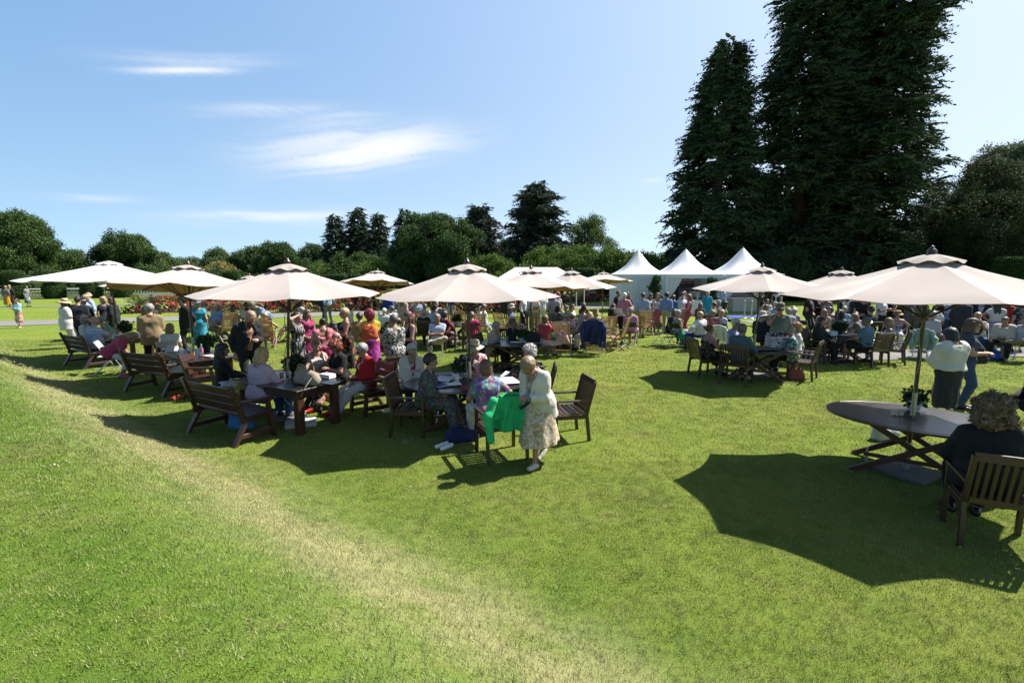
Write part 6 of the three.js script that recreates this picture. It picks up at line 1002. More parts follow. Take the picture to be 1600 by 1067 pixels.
P(652, 24, 20, SK, 'man in a blue-grey short-sleeved shirt and cap in the far crowd', { h: 1.76, male: 1, hair: 'short', hc: 'grey', hat: 'cap lgrey', top: 'tee #8fa2c0', low: 'trousers grey', skin: 'pink' });
P(664, 20.6, 175, SK, 'woman with ash-grey hair and a white top seated before the far teak chairs', { h: 1.66, hair: 'bob', hc: 'dgrey', top: 'shirt white', low: 'trousers navy' });
P(662, 17.1, 165, SK, 'grey-haired guest in a dark navy jacket with back to us', { h: 1.68, fat: 1.2, hair: 'full', hc: 'grey', top: 'jacket dnavy', low: 'trousers navy' });
P(672, 19.0, 120, SK, 'person in a pale blue shirt leaning left of the lavender top', { h: 1.72, hair: 'short', hc: 'dark', top: 'shirt #c4d4e0', low: 'trousers navy', lean: 14 });
P(687, 17.9, 150, SK, 'grey-haired guest in lavender next to the dark red cardigan', { h: 1.66, hair: 'short', hc: 'grey', top: 'shirt lilac', low: 'trousers grey' });
P(694, 16.6, 138, SK, 'dark-haired woman in a dark red cardigan at the small dark table', { h: 1.66, fat: 1.15, hair: 'curly', hc: 'dark', top: 'cardigan #7a1a22', low: 'trousers floral:#7a7a78,#c0c0bc,#4a4a4a:.06', L: 'table', R: 'arm' });
P(682, 21.8, -5, SK, 'older man in white facing us above the crossed-arms man', { h: 1.74, male: 1, hair: 'short', hc: 'grey', top: 'tee white', low: 'trousers beige', skin: 'pink' });
P(737, 16.35, 176, SK, 'blonde woman in a bright pink jacket with her back to us', { h: 1.66, hair: 'short', hc: 'dblond', top: 'jacket hot h.14', low: 'trousers beige' });
P(751, 20.6, 60, SK, 'guest in a white sun hat and white clothes beyond the slatted teak chair', { h: 1.68, hair: 'short', hc: 'grey', hat: 'fedora white', top: 'shirt white', low: 'trousers #c0ccdc', legs: 'out', shoe: 'white' });
P(757, 19.6, -80, SK, 'man in a white shirt and sunglasses beside the white sun hat', { h: 1.76, male: 1, hair: 'short', hc: 'dgrey', shades: 1, top: 'shirt white', low: 'trousers pale' });
P(705, 24.5, -30, ST, 'man in a bright blue shirt and pale shorts beneath the central parasol rim', { h: 1.8, male: 1, hair: 'short', hc: 'brown', top: 'tee blue', low: 'shorts stone' });
P(736, 24.2, 150, ST, 'man in navy with a backpack behind the central parasol pole', { h: 1.8, male: 1, hair: 'short', hc: 'brown', top: 'shirt navy', low: 'trousers jeans' });
P(768, 13.1, 58, SK, 'grey-haired woman in a beige jacket and turquoise top leaning forward', { h: 1.68, fat: 1.05, hair: 'full', hc: 'grey', top: 'jacket #b9ad9a h.14', inner: 'turq', low: 'trousers black', L: 'lap', R: 'lap', lean: 14 });
P(799, 13.9, 66, SK, 'brown-haired woman in a navy top with a hand at her chin', { h: 1.68, fat: 1.1, hair: 'short', hc: 'mid', shades: 1, top: 'shirt dnavy', low: 'trousers navy', L: 'face', R: 'table' });
P(798, 19.4, 70, SK, 'guest in a white cowboy hat and denim shirt in front of the marquee pole', { h: 1.74, male: 1, hair: 'short', hc: 'grey', hat: 'fedora offwhite', top: 'shirt #4a6a94', low: 'trousers jeans', skin: 'pink' });
P(800, 29, -30, SK, 'seated musician in a cap and brown vest by the black loudspeaker', { h: 1.76, male: 1, hair: 'short', hc: 'brown', hat: 'cap lgrey', top: 'vest brown', inner: 'lgrey', low: 'trousers black', L: 'bent', R: 'bent' });
P(818, 20.6, 78, ST, 'waiter in a white shirt and black apron stepping right', { h: 1.8, male: 1, hair: 'crop', hc: 'dark', top: 'shirt white', low: 'skirt black h.55', L: 'bent', R: 'down' });
P(835, 20.8, 176, ST, 'blonde in a white top with a yellow stripe across it, back to us', { h: 1.7, fat: 1.15, hair: 'full', hc: 'dblond', top: 'tee stripe:white,mustard:.34', low: 'trousers beige' });
P(847, 22.0, -150, ST, 'dark-haired man in a loose white shirt beside the yellow-striped top', { h: 1.82, male: 1, fat: 1.15, hair: 'short', hc: 'dark', top: 'shirt white', low: 'trousers white', skin: 'tan' });
P(827, 21.6, -20, ST, 'person in jeans and a pale top between the waiter and the yellow stripe', { h: 1.7, hair: 'mid', hc: 'brown', top: 'tee pale', low: 'trousers #5a7aa4' });
P(866, 20.4, 176, ST, 'man in a grey T-shirt with his hands behind his back', { h: 1.78, male: 1, fat: 1.1, hair: 'crop', hc: 'dark', top: 'tee #b4aeb2 h.1', low: 'trousers charcoal', L: 'behind', R: 'behind', skin: 'pink' });
P(872, 22.4, -60, ST, 'person in a pink cap and pale top beside the grey T-shirt', { h: 1.74, hair: 'pony', hc: 'mid', hat: 'cap rose', top: 'tee #d8cfd2', low: 'trousers beige' });
P(861, 25.5, 20, ST, 'man in dark clothes standing in the shade behind the grey T-shirt', { h: 1.78, male: 1, hair: 'crop', hc: 'dark', top: 'shirt charcoal', low: 'trousers black', skin: 'tan' });
P(885, 19.6, -40, SK, 'woman with tied-up hair in a white top, second from the tall teak table', { h: 1.7, hair: 'bun', hc: 'brown', top: 'tee white', low: 'trousers black', L: 'table', R: 'bent' });
P(893, 20.2, 60, SK, 'woman in a white T-shirt with bare arms beside the parasol pole', { h: 1.7, hair: 'pony', hc: 'auburn', top: 'tee #ecebea', low: 'trousers charcoal', L: 'bent', R: 'table' });
P(851, 14.9, 152, SK, 'brown-bobbed woman in a coral jacket with her hand to her mouth', { h: 1.68, fat: 1.1, hair: 'bob', hc: 'mid', top: 'shirt #c0485a h.14', low: 'skirt dred h.5', L: 'table', R: 'face' });
P(873, 15.9, 170, SK, 'dark-haired woman in the teak chair with the green bag', { h: 1.62, hair: 'bob', hc: 'black', top: 'shirt floral:white,navy:.06', low: 'trousers navy' });
P(870, 18.0, 168, SK, 'dark-haired man in a grey-green shirt seen from behind', { h: 1.76, male: 1, hair: 'short', hc: 'black', top: 'shirt #75796a', low: 'trousers navy' });
P(889, 17.0, -6, SK, 'woman in a straw hat and pale pink cardigan at the teak table', { h: 1.62, hair: 'bob', hc: 'mid', hat: 'sun #d8c49a', top: 'cardigan #d8bcb0', inner: 'white', low: 'trousers beige', nod: 20 });
P(911, 18.3, 158, SK, 'dark-haired man in a cream shirt with back to us', { h: 1.78, male: 1, fat: 1.15, hair: 'short', hc: 'black', top: 'shirt #d4cfbb', low: 'trousers black', L: 'face', R: 'table' });
P(922, 16.2, -110, SK, 'blonde guest in a white shirt with blue flowers in front of the navy jacket', { h: 1.66, hair: 'bob', hc: 'blond', top: 'tee floral:#ecebea,#5a78b0,#ecebea,navy:.05 s.9', low: 'trousers white', L: 'table', R: 'face' });
P(931, 17.4, 176, SK, 'guest in a cream bucket hat with back to us', { h: 1.64, hair: 'bob', hc: 'dblond', hat: 'bucket #cbb98e', top: 'shirt #cfb59a', low: 'trousers beige' });
P(912, 21.5, 170, SK, 'auburn-haired woman with back to us near the last parasol pole', { h: 1.66, hair: 'mid', hc: 'auburn', top: 'shirt brown' });
// ---------------------------------------------------------------- in front of the tents
P(968, 18.0, -160, ST, 'man in a black suit bending low over the man in pink', { h: 1.8, male: 1, fat: 1.15, hair: 'short', hc: 'brown', top: 'jacket black h.2', low: 'trousers black', lean: 62, hipBack: -.1, nod: 40, L: 'reach', R: 'reach' });
P(985, 17.7, 165, SK, 'grey-haired man in a pink shirt seated on a black folding chair', { h: 1.76, male: 1, fat: 1.3, hair: 'short', hc: 'grey', top: 'shirt #cf94b0', low: 'trousers pink', skin: 'pink' });
P(975, 20.9, 170, ST, 'grey-haired man in a pink shirt stretching one arm out to a chair', { h: 1.78, male: 1, fat: 1.15, hair: 'short', hc: 'white', top: 'shirt #cc8c98', low: 'trousers beige', R: 'wide', skin: 'pink' });
P(965, 23.4, 60, ST, 'man in a dark polo shirt against the white tent wall', { h: 1.78, male: 1, hair: 'crop', hc: 'dark', top: 'polo dnavy', low: 'trousers black', skin: 'tan' });
P(980, 23.2, -10, ST, 'woman with long auburn hair and hand at mouth by the closed tent', { h: 1.72, hair: 'long', hc: 'auburn', top: 'shirt #5a4a52', low: 'trousers black', R: 'face' });
P(1004, 20.0, 176, 'walk', 'man in a pale blue shirt and beige trousers walking away towards the tents', { h: 1.84, male: 1, hair: 'crop', hc: 'brown', top: 'shirt #a4bccc', low: 'trousers #b5a686', L: 'down', R: 'down', shoe: 'brown' });
P(1016, 22.2, 30, ST, 'woman in a long pink and burgundy floral dress', { h: 1.7, hair: 'mid', hc: 'brown', top: 'dress floral:#d2a0ae,#7a2a4a,#e6d2d4,white:.07 s.4 h.84 f.04', R: 'bent', skin: 'tan' });
P(1027, 21.8, 5, ST, 'woman with long fair hair, a white wrap and a rose skirt', { h: 1.74, hair: 'long', hc: 'dblond', top: 'cardigan #ded5cb h.06', inner: 'white', low: 'skirt #b8606e h.82', R: 'face', L: 'bent' });
P(1041, 21.0, 160, ST, 'man in a mid blue shirt and beige trousers with back to us', { h: 1.8, male: 1, fat: 1.1, hair: 'short', hc: 'black', top: 'shirt #8098c4', low: 'trousers #bdb096', skin: 'tan' });
P(1052, 21.7, 172, ST, 'black-haired woman in a bright turquoise dress with back to us', { h: 1.66, hair: 'bun', hc: 'black', top: 'dress #2490d0 s.6 h.6', skin: 'tan' });
const boxman = P(1065, 21.5, 40, ST, 'man in a white shirt and beige trousers holding a food box', { h: 1.76, male: 1, hair: 'short', hc: 'black', top: 'shirt #d4d6e2', low: 'trousers #a8977a', L: 'bent', R: 'face' });
held(boxman, 'L', 'box', 'brown food box in the hand of the man in white by the pink jumpsuit');
P(1068, 23.2, 150, ST, 'auburn-haired woman behind the man with the food box', { h: 1.76, hair: 'mid', hc: 'auburn', top: 'shirt offwhite', low: 'trousers beige' });
P(1076, 20.2, -86, ST, 'woman with long brown hair in a rose pink jumpsuit, side-on', { h: 1.76, hair: 'long', hc: 'mid', top: 'jumpsuit #b8475e s0', low: 'trousers #b8475e', L: 'bent', R: 'bent', shoe: 'red', skin: 'pink' });
P(1046, 17.6, 120, SK, 'curly auburn-haired guest in a navy jacket leaning forward', { h: 1.68, hair: 'curly', hc: 'auburn', top: 'jacket navy', low: 'trousers navy', lean: 22 });
P(1058, 17.15, 120, SK, 'grey-haired woman in a green and white print dress with a green bag', { h: 1.66, fat: 1.2, hair: 'full', hc: 'grey', top: 'sundress floral:#1f5a4a,#b9cfc4,#2a7a62,#e2e8e2:.06 h.95' , L: 'lap', R: 'lap', skin: 'pink' });
P(1105, 25, -14, ST, 'grey-blonde woman in a turquoise top holding a drink before the middle tent', { h: 1.72, fat: 1.2, hair: 'bob', hc: 'white', top: 'tee #16a4cc h.3', low: 'trousers #16a4cc', R: 'glass', skin: 'pink' });
P(1094, 21.7, 170, SK, 'brown-haired woman in front of the turquoise top, back to us', { h: 1.64, hair: 'long', hc: 'mid', top: 'shirt #5a5248' });
P(1117, 21.6, -110, SK, 'dark-haired woman in a dark green dress', { h: 1.68, hair: 'bun', hc: 'dark', top: 'dress dgreen s.6 h.6', skin: 'pink' });
P(1122, 22.6, 30, SK, 'guest in a grey cap behind the dark green dress', { h: 1.72, male: 1, hair: 'short', hc: 'grey', hat: 'cap lgrey', top: 'shirt grey' });
P(1132, 21.8, 80, SK, 'woman with big black hair in bright green before the right tent', { h: 1.68, hair: 'bigcurly', hc: 'black', top: 'shirt #1a6a48', skin: 'tan' });
P(1095, 16.3, -130, SK, 'short-haired blonde in a white jumper and royal blue trousers', { h: 1.68, fat: 1.1, hair: 'short', hc: 'blond', shades: 1, top: 'sweater #ecebe6', low: 'trousers #1d3f9a', L: 'arm' });
P(1113, 17.2, 165, SK, 'curly light-brown haired woman in a coral flowered blouse', { h: 1.64, hair: 'curly', hc: 'dblond', top: 'blouse floral:#b8584a,#d8a090,#8a3028:.05', low: 'trousers navy' });
P(1127, 17.2, 150, SK, 'ginger-blonde woman in a white shirt left of the basket parasol pole', { h: 1.66, hair: 'full', hc: 'ginger', top: 'shirt #dfe0ec', low: 'trousers beige' });
const phoneman = P(1131, 28.6, -80, ST, 'grey-haired man in a pale blue shirt looking at his phone before the right tent', { h: 1.8, male: 1, hair: 'short', hc: 'grey', top: 'shirt #a8bce0', low: 'trousers navy', L: 'phone', R: 'phone', nod: 24 });
held(phoneman, 'R', 'phone', 'phone of the man in pale blue standing on the carpet');
P(1188, 24.4, 84, ST, 'man in a dark navy shirt with a black backpack right of the parasol pole', { h: 1.8, male: 1, fat: 1.2, hair: 'short', hc: 'grey', top: 'shirt dnavy', low: 'trousers beige' });
P(1213, 28, -6, ST, 'waiter in a black waistcoat over a white shirt at the corner of the right tent', { h: 1.78, hair: 'lowbun', hc: 'brown', top: 'vest black', inner: 'white', low: 'trousers black' });
// ---------------------------------------------------------------- the basket table and the rows behind
P(1106, 12.2, 132, SK, 'auburn-haired woman in a black leopard-print sleeveless dress, back to us', { h: 1.66, fat: 1.25, hair: 'bun', hc: 'auburn', shades: 1, top: 'sundress floral:#16120f,#8a7a60,#16120f,#3a3026:.03 h.72', R: 'table', L: 'table', skin: 'pink' });
P(1147, 13.3, 60, SK, 'white-haired man in a lilac-blue shirt and sunglasses at the basket table', { h: 1.76, male: 1, fat: 1.15, hair: 'short', hc: 'white', shades: 1, top: 'shirt #9fb0e6', low: 'trousers navy', L: 'table', R: 'table', skin: 'pink' });
P(1157, 11.65, 150, SK, 'grey-haired man in a teal jacket with his back to us, one foot tucked under', { h: 1.8, male: 1, fat: 1.2, hair: 'short', hc: 'dgrey', top: 'jacket #5a7074 h.2', low: 'trousers navy', L: 'table', R: 'table', legs: 'tuck', shoe: 'beige', skin: 'pink' });
P(1240, 11.95, -84, SK, 'woman with cropped grey hair in a bold multicoloured floral top and white trainers', { h: 1.66, fat: 1.3, hair: 'crop', hc: 'grey', top: 'tee floral:#e0e2d4,#2f8f98,#15181c,#a8b060,#7a8ac0:.055 s.9 h.14', low: 'crops black', shoe: 'white', L: 'table', R: 'table', lean: 6, skin: 'pink' });
P(1246, 12.7, -90, SK, 'curly blonde woman in a white cardigan behind the bold floral top', { h: 1.64, hair: 'curly', hc: 'ginger', top: 'cardigan #e6e6ec', low: 'trousers navy', L: 'table', R: 'table' });
const sage = P(1217, 13.6, -12, ST, 'man in a sage green shirt and grey hat sipping a drink', { h: 1.74, male: 1, fat: 1.3, hair: 'short', hc: 'grey', hat: 'fedora #8f8b76 charcoal', shades: 1, top: 'tee #74897a s.9 h.12', low: 'trousers beige', R: 'drink', L: 'down', skin: 'pink' });
held(sage, 'R', 'drink', 'glass at the lips of the man in the sage green shirt');
P(1190, 15.5, 158, SK, 'guest in a white sun hat and dark navy jacket with back to us', { h: 1.76, male: 1, fat: 1.3, hair: 'short', hc: 'grey', hat: 'sun white', top: 'jacket dnavy', low: 'trousers black' });
P(1196, 20.2, 20, SK, 'black-haired woman in beige right of the parasol pole', { h: 1.66, hair: 'bob', hc: 'black', top: 'shirt #8f7a6a', skin: 'tan' });
P(1199, 24.0, -10, SK, 'dark-haired guest in white seated before the waiter', { h: 1.7, hair: 'short', hc: 'dark', top: 'shirt offwhite', skin: 'tan' });
P(1211, 21.0, -10, SK, 'man in a grey cap and pale blue shirt behind the grey hat', { h: 1.74, male: 1, hair: 'short', hc: 'white', hat: 'cap lgrey', top: 'shirt sky', skin: 'pink' });
P(1231, 17.4, 172, SK, 'grey-haired man in a white shirt seen from behind', { h: 1.76, male: 1, hair: 'short', hc: 'grey', top: 'shirt #e4e6ec', low: 'trousers navy' });
P(1238, 19.2, 40, SK, 'blonde woman in sunglasses and a stone cardigan', { h: 1.66, hair: 'full', hc: 'blond', shades: 1, top: 'cardigan #a8a49a', low: 'trousers beige' });
P(1242, 18.4, -40, SK, 'white-haired woman in a grey patterned cardigan', { h: 1.62, hair: 'full', hc: 'white', top: 'cardigan check:#b4b4b2,#989a9a:.06', low: 'trousers grey' });
P(1280, 14.2, 74, SK, 'brown-haired woman in a dark green sweater at the juice table', { h: 1.68, fat: 1.1, hair: 'mid', hc: 'dark', top: 'sweater #1c2422', low: 'trousers black', L: 'table', R: 'table', skin: 'pink' });
P(1287, 17.6, 2, SK, 'blonde woman in sunglasses facing us behind the dark sweater', { h: 1.68, hair: 'long', hc: 'dblond', shades: 1, top: 'blouse floral:#c8a89c,#a86a5a,#e0d2c8:.06', low: 'trousers beige' });
P(1297, 18.8, -30, SK, 'guest in a red and white striped top', { h: 1.66, hair: 'bob', hc: 'dark', top: 'tee stripe:#c22a34,white:.14', low: 'trousers white' });
P(1311, 16.4, -172, SK, 'woman with very long dark curls, back to us', { h: 1.72, hair: 'bigcurly', hc: 'dark', top: 'tee #8aa0a0', low: 'trousers navy' });
P(1318, 18.2, 160, SK, 'grey-haired man in a light blue shirt, back to us', { h: 1.8, male: 1, hair: 'crop', hc: 'grey', top: 'shirt #9fbcdc', low: 'trousers navy', skin: 'pink' });
P(1335, 16.2, 28, SK, 'brown-bobbed woman in a white blouse with navy flowers', { h: 1.68, hair: 'bob', hc: 'auburn', top: 'blouse floral:#e2e2e6,#3a4a8a,#e2e2e6,#8a90b0:.06', low: 'trousers white', L: 'table', R: 'table' });
P(1345, 15.6, -96, SK, 'blonde woman in an olive grey top leaning on the juice table', { h: 1.68, fat: 1.1, hair: 'bob', hc: 'dblond', top: 'tee #6c7266', low: 'trousers jeans', L: 'table', R: 'table', lean: 16 });
P(1356, 13.65, -112, SK, 'dark-haired man in a black padded vest over a blue T-shirt', { h: 1.8, male: 1, fat: 1.25, hair: 'crop', hc: 'dgrey', shades: 1, top: 'tee #5f7f9c s.8', low: 'shorts charcoal', L: 'table', R: 'table', skin: 'tan' });
P(1390, 14.0, -84, SK, 'long-haired blonde in a blue and white patterned sleeveless top', { h: 1.68, fat: 1.2, hair: 'long', hc: 'dblond', shades: 1, top: 'tank floral:#7f8fc8,#dfe3f0,#4f62a8:.045 h.1', low: 'trousers #b9b6ae', L: 'lap', R: 'arm', skin: 'pink' });
P(1362, 17.9, -130, SK, 'man in a dark cap and bottle green jacket', { h: 1.78, male: 1, hair: 'short', hc: 'dark', hat: 'cap charcoal', shades: 1, top: 'jacket #18261f', low: 'trousers black' });
P(1402, 16.9, 4, SK, 'woman in a small straw hat and sunglasses facing us with hands at her sides', { h: 1.64, hair: 'bob', hc: 'dark', hat: 'boater #c8a870 black', shades: 1, top: 'tank floral:#9a94a8,#e0dde4,#5a4a72:.05', low: 'trousers white', L: 'hip', R: 'hip' });
P(1263, 19.8, 70, ST, 'heavy man in a black polo shirt with his hands clasped, left of the patterned dress', { h: 1.8, male: 1, fat: 1.4, hair: 'crop', hc: 'dark', top: 'polo black', low: 'trousers charcoal', L: 'clasp', R: 'clasp', skin: 'pink' });
P(1276, 20.4, 60, ST, 'person in a black jacket holding an orange drink', { h: 1.76, hair: 'short', hc: 'dark', top: 'jacket black', low: 'trousers charcoal', R: 'glass' });
P(1290, 20.2, -18, ST, 'woman in a sleeveless white dress with a navy print', { h: 1.74, hair: 'bob', hc: 'dark', shades: 1, top: 'sundress floral:#d6d6dc,#3a4264,#d6d6dc,#8088a0:.06 h.55', L: 'down', R: 'glass', skin: 'tan' });
P(1314, 20.2, 66, ST, 'blonde woman with folded arms in a navy cardigan', { h: 1.72, hair: 'bob', hc: 'dblond', top: 'shirt navy', low: 'trousers navy', L: 'crossed', R: 'crossed' });
P(1322, 21.2, -20, ST, 'blonde woman in white behind the navy cardigan', { h: 1.72, hair: 'mid', hc: 'dblond', top: 'tee white', low: 'trousers jeans', R: 'crossed' });
P(1335, 19.4, 120, ST, 'man in a navy polo shirt and jeans, back half turned', { h: 1.82, male: 1, hair: 'crop', hc: 'brown', top: 'polo navy', low: 'trousers jeans' });
P(1346, 18.9, 10, ST, 'broad man in a black polo shirt under the near parasol rim', { h: 1.84, male: 1, fat: 1.35, hair: 'crop', hc: 'dark', top: 'polo black', low: 'trousers charcoal', L: 'clasp', R: 'clasp', skin: 'pink' });
const oj = P(1376, 18.5, 64, ST, 'man in a white polo shirt and black trousers holding orange juice', { h: 1.84, male: 1, fat: 1.1, hair: 'crop', hc: 'brown', top: 'polo #e2e4ea s.75', low: 'trousers black', R: 'glass', L: 'glass', skin: 'tan' });
held(oj, 'L', 'drink', 'glass of orange juice of the man in the white polo shirt');
P(1390, 19.2, -120, ST, 'curly dark-haired woman in black, back half turned', { h: 1.78, hair: 'curly', hc: 'dark', top: 'shirt black', low: 'trousers black' });
P(1408, 18.8, -60, ST, 'dark-haired woman in a black dress with a drink, facing left', { h: 1.7, hair: 'mid', hc: 'black', top: 'dress black s1 h.6', R: 'glass', skin: 'tan' });
const suit = P(1428, 18.0, -16, ST, 'man in a grey suit and open white shirt with a glass of juice', { h: 1.86, male: 1, hair: 'short', hc: 'brown', top: 'jacket #6f6a64 h.24', inner: '#c9cbe0', low: 'trousers #6f6a64', R: 'down', L: 'bent', skin: 'pink' });
held(suit, 'R', 'drink', 'glass of orange juice hanging from the hand of the grey-suited man');
P(1440, 18.6, 30, ST, 'woman in a navy dress with a white cup beside the grey suit', { h: 1.7, hair: 'mid', hc: 'brown', top: 'dress navy s1 h.6', R: 'glass' });
P(1469, 17.4, 170, ST, 'person in a black T-shirt and trousers with a hand on the hip, back to us', { h: 1.76, fat: 1.15, hair: 'short', hc: 'dark', top: 'tee black', low: 'trousers black', R: 'hip', skin: 'pink' });
P(1489, 17.0, -20, ST, 'man in a blue shirt and jeans beneath the near parasol rim', { h: 1.8, male: 1, hair: 'short', hc: 'brown', top: 'shirt stripe:#6f8fce,#c4d0e8:.1', low: 'trousers jeans' });
P(1502, 16.6, 150, ST, 'man in a dark grey blazer right of the striped blue shirt', { h: 1.84, male: 1, fat: 1.15, hair: 'short', hc: 'grey', top: 'blazer #34343a h.24', low: 'trousers charcoal' });
P(1531, 17.2, 0, ST, 'man in a navy suit holding something at chest height under the parasol', { h: 1.84, male: 1, fat: 1.15, hair: 'short', hc: 'dark', top: 'jacket navy h.22', inner: 'sky', low: 'trousers navy', L: 'bent', R: 'bent' });
P(1556, 16.4, -172, ST, 'woman with long dark hair in a white T-shirt and lilac skirt, back to us', { h: 1.7, hair: 'long', hc: 'dark', top: 'tee white s.5', low: 'skirt #a9a6bc h.5', L: 'hip', skin: 'tan' });
P(1571, 17.4, 170, ST, 'woman in a red dress beneath the parasol rim at the right', { h: 1.72, hair: 'mid', hc: 'dark', top: 'dress red s1 h.66' });
P(1594, 16.0, -150, ST, 'woman in a dark flowered dress at the right edge', { h: 1.72, fat: 1.1, hair: 'bob', hc: 'dark', top: 'dress floral:#1c1e24,#8a8a90,#1c1e24,#3a3a44:.05 s.5 h.7' });
P(1456, 16.2, 150, SK, 'white-haired guest in a pale shirt seated beyond the pole of the near parasol', { h: 1.72, male: 1, hair: 'full', hc: 'grey', top: 'shirt #c4c4c8', low: 'trousers grey' });
P(1526, 15.3, 8, SK, 'fair-haired man in a cream T-shirt with a black print and jeans', { h: 1.8, male: 1, fat: 1.35, hair: 'crop', hc: 'ginger', top: 'tee floral:#dcd6c6,#22242c,#dcd6c6:.09 s.95 l.01', low: 'trousers #24406e', R: 'lap', L: 'face', skin: 'pink', legs: 'wide' });
const creamw = P(1570, 14.6, -8, SK, 'woman in a cream sweater and black trousers looking at her phone', { h: 1.7, fat: 1.35, hair: 'lowbun', hc: 'dgrey', top: 'sweater #d4c8ba l.01', low: 'trousers black', L: 'bent', R: 'bent', nod: 26, legs: 'wide', shoe: 'beige', skin: 'pink' });
held(creamw, 'L', 'phone', 'phone of the seated woman in the cream sweater');
P(1604, 14.2, -40, SK, 'man in beige trousers and dark shoes cut by the right edge', { h: 1.78, male: 1, hair: 'short', hc: 'brown', top: 'shirt #c9ccd4', low: 'trousers #8f8874', legs: 'man', skin: 'pink' });
// ---------------------------------------------------------------- near right
const wsw = P(1484, 8.35, -136, ST, 'woman in a white puff-sleeved sweater and dark skirt reading papers by the near table', { h: 1.68, fat: 1.15, hair: 'bob', hc: 'black', top: 'sweater #e4e2d6 l.02 h-.02', low: 'skirt skirt h.66 f.0', L: 'read', R: 'read', nod: 22 });
held(wsw, 'L', 'book', 'folded programme in the hand of the woman in the white sweater');
P(1510, 9.2, 96, ST, 'brown-haired woman in a slate blue T-shirt and blue jeans with sunglasses, facing right', { h: 1.76, fat: 1.15, hair: 'long', hc: 'brown', shades: 1, top: 'tee #33475e', low: 'trousers #34507a', L: 'bent', R: 'bent', skin: 'pink' });
P(1548, 4.62, 2152, SK, 'woman with big blonde curls and black top in the near right chair, back turned', { h: 1.78, fat: 1.45, hair: 'bigcurly', hc: 'dblond', top: 'shirt black l.02 h.1', low: 'trousers black', L: 'table', R: 'arm', lean: 6 });
P(1655, 5.75, -74, ST, 'person in a loose black jacket reaching in from the right edge', { h: 1.76, fat: 1.35, hair: 'mid', hc: 'brown', top: 'jacket black l.02', low: 'trousers black', R: 'table', L: 'table', lean: 22 });

// ---------------------------------------------------------------- things on the tables, the chairs and the grass
const TOP = .765, on = (px, d, h = TOP) => { const p = spot(px, d, h); p.y = h; return p; };
function pot(label, px, d, bloom, { h = TOP, r = .10, s = 1, n = 90, white = true, band } = {}) { s *= .78;
  const t = thing('flower_pot', label, 'potted flowers', on(px, d, h)), q = rng(px), lf = [], bl = [];
  const k = mesh('pot', lathe([[0, 0], [r * .74, 0], [r * .95, .17 * s], [r, .17 * s], [r, .2 * s], [r * .9, .2 * s], [r * .85, .16 * s], [0, .16 * s]], 20), white ? M.pot : MS({ color: [.02, .02, .02], roughness: .6 }), t);
  if (band) mesh('band', new THREE.CylinderGeometry(r * .935, r * .90, .03, 20, 1, true).translate(0, .14 * s, 0), MS({ color: band }), k);
  for (let i = 0; i < n; i++) { const a = q() * 6.28, rr = .14 * s * Math.sqrt(q()), y = .17 * s + .17 * s * q() * (1 - rr * 2), b = .6 + .7 * q(); lf.push([Math.cos(a) * rr, y, Math.sin(a) * rr, .5 * s * (.7 + .6 * q()), q() * 6, q() * 6, q() * 6, [.022 * b, .055 * b, .014 * b]]); if (i % 6 === 0) { const c = bloom[i % bloom.length]; bl.push([Math.cos(a) * rr * 1.05, y + .06 * s, Math.sin(a) * rr * 1.05, .42 * s, q(), q() * 6, q(), c.map((e) => e * (.7 + .5 * q()))]); } }
  cloud('leaves', dusky, M.leaf, lf, t); cloud('blooms', petal, M.leaf, bl, t); return t;
}
const PK = [[.55, .07, .22], [.6, .25, .35]], RD = [[.30, .012, .02], [.42, .02, .03]], WH = [[.6, .55, .6], [.45, .2, .35]];
pot('white pot with pale pink chrysanthemums on the near right table', 1428, 6.45, WH, { band: [.12, .4, .3], s: .85 });
pot('pot of bright pink begonias on the heavy table with the canvas bag', 461, 8.75, PK, { s: 1.15, white: false, n: 120 });
pot('pot of dark red flowers on the table with the water bottles', 322, 11.4, RD, { s: 1.2, white: false, n: 110 });
pot('pot of red flowers under the white parasol', 196, 14.6, RD, { s: 1.2, white: false });
pot('white pot with dark leaves and white blooms among the papers', 724, 8.55, WH, { s: 1.1 });
pot('white pot with red blooms on the table behind the straw hat', 817, 13.1, RD, { s: 1.1, band: [.12, .4, .3] });
pot('pot of pink flowers on the small table beside the pink jacket', 714, 17.5, PK, { s: 1.1 });
pot('white pot with red plant on the small table by the yellow top', 599, 14.1, RD, { s: 1.1 });
pot('grey box of dark green leaves on the juice table', 1312, 14.6, [[.03, .07, .02]], { s: 1.2, white: false });
pot('dark plant on the pale teak table by the straw hat', 889, 17.2, [[.03, .06, .02]], { s: 1, white: false });
const WATER = MP({ color: [.92, .96, .98], roughness: .05, transmission: .9, thickness: 0, ior: 1.3 });
function tumbler(label, px, d, { h = TOP, fill, s = 1 } = {}) { const t = thing('drink_glass', label, 'glass', on(px, d, h), 0, null); mesh('glass', lathe([[0, 0], [.028 * s, 0], [.035 * s, .15 * s], [.032 * s, .15 * s], [.026 * s, .008], [0, .008]], 18), M.glass, t); if (fill) mesh('drink', lathe([[0, .01], [.0255 * s, .01], [.0295 * s, .10 * s], [0, .10 * s]], 14), MS({ color: fill, roughness: .15 }), t); return t; }
tumbler('tall empty glass standing alone on the near right table', 1361, 6.72);
tumbler('short clear glass lying beside the pot on the near right table', 1400, 6.25, { s: .7 });
tumbler('tall glass of beer at the left of the pink begonias', 440, 8.35, { fill: [.45, .2, .03], s: 1.15 });
tumbler('small glass of orange juice beside the water bottle, front of the table', 302, 10.75, { fill: [.6, .26, .02] });
tumbler('empty glass left of the orange juice on the bottle table', 293, 10.85);
tumbler('empty glass behind the orange juice on the bottle table', 299, 11.2);
tumbler('tall glass by the white flower pot among the papers', 708, 8.5);
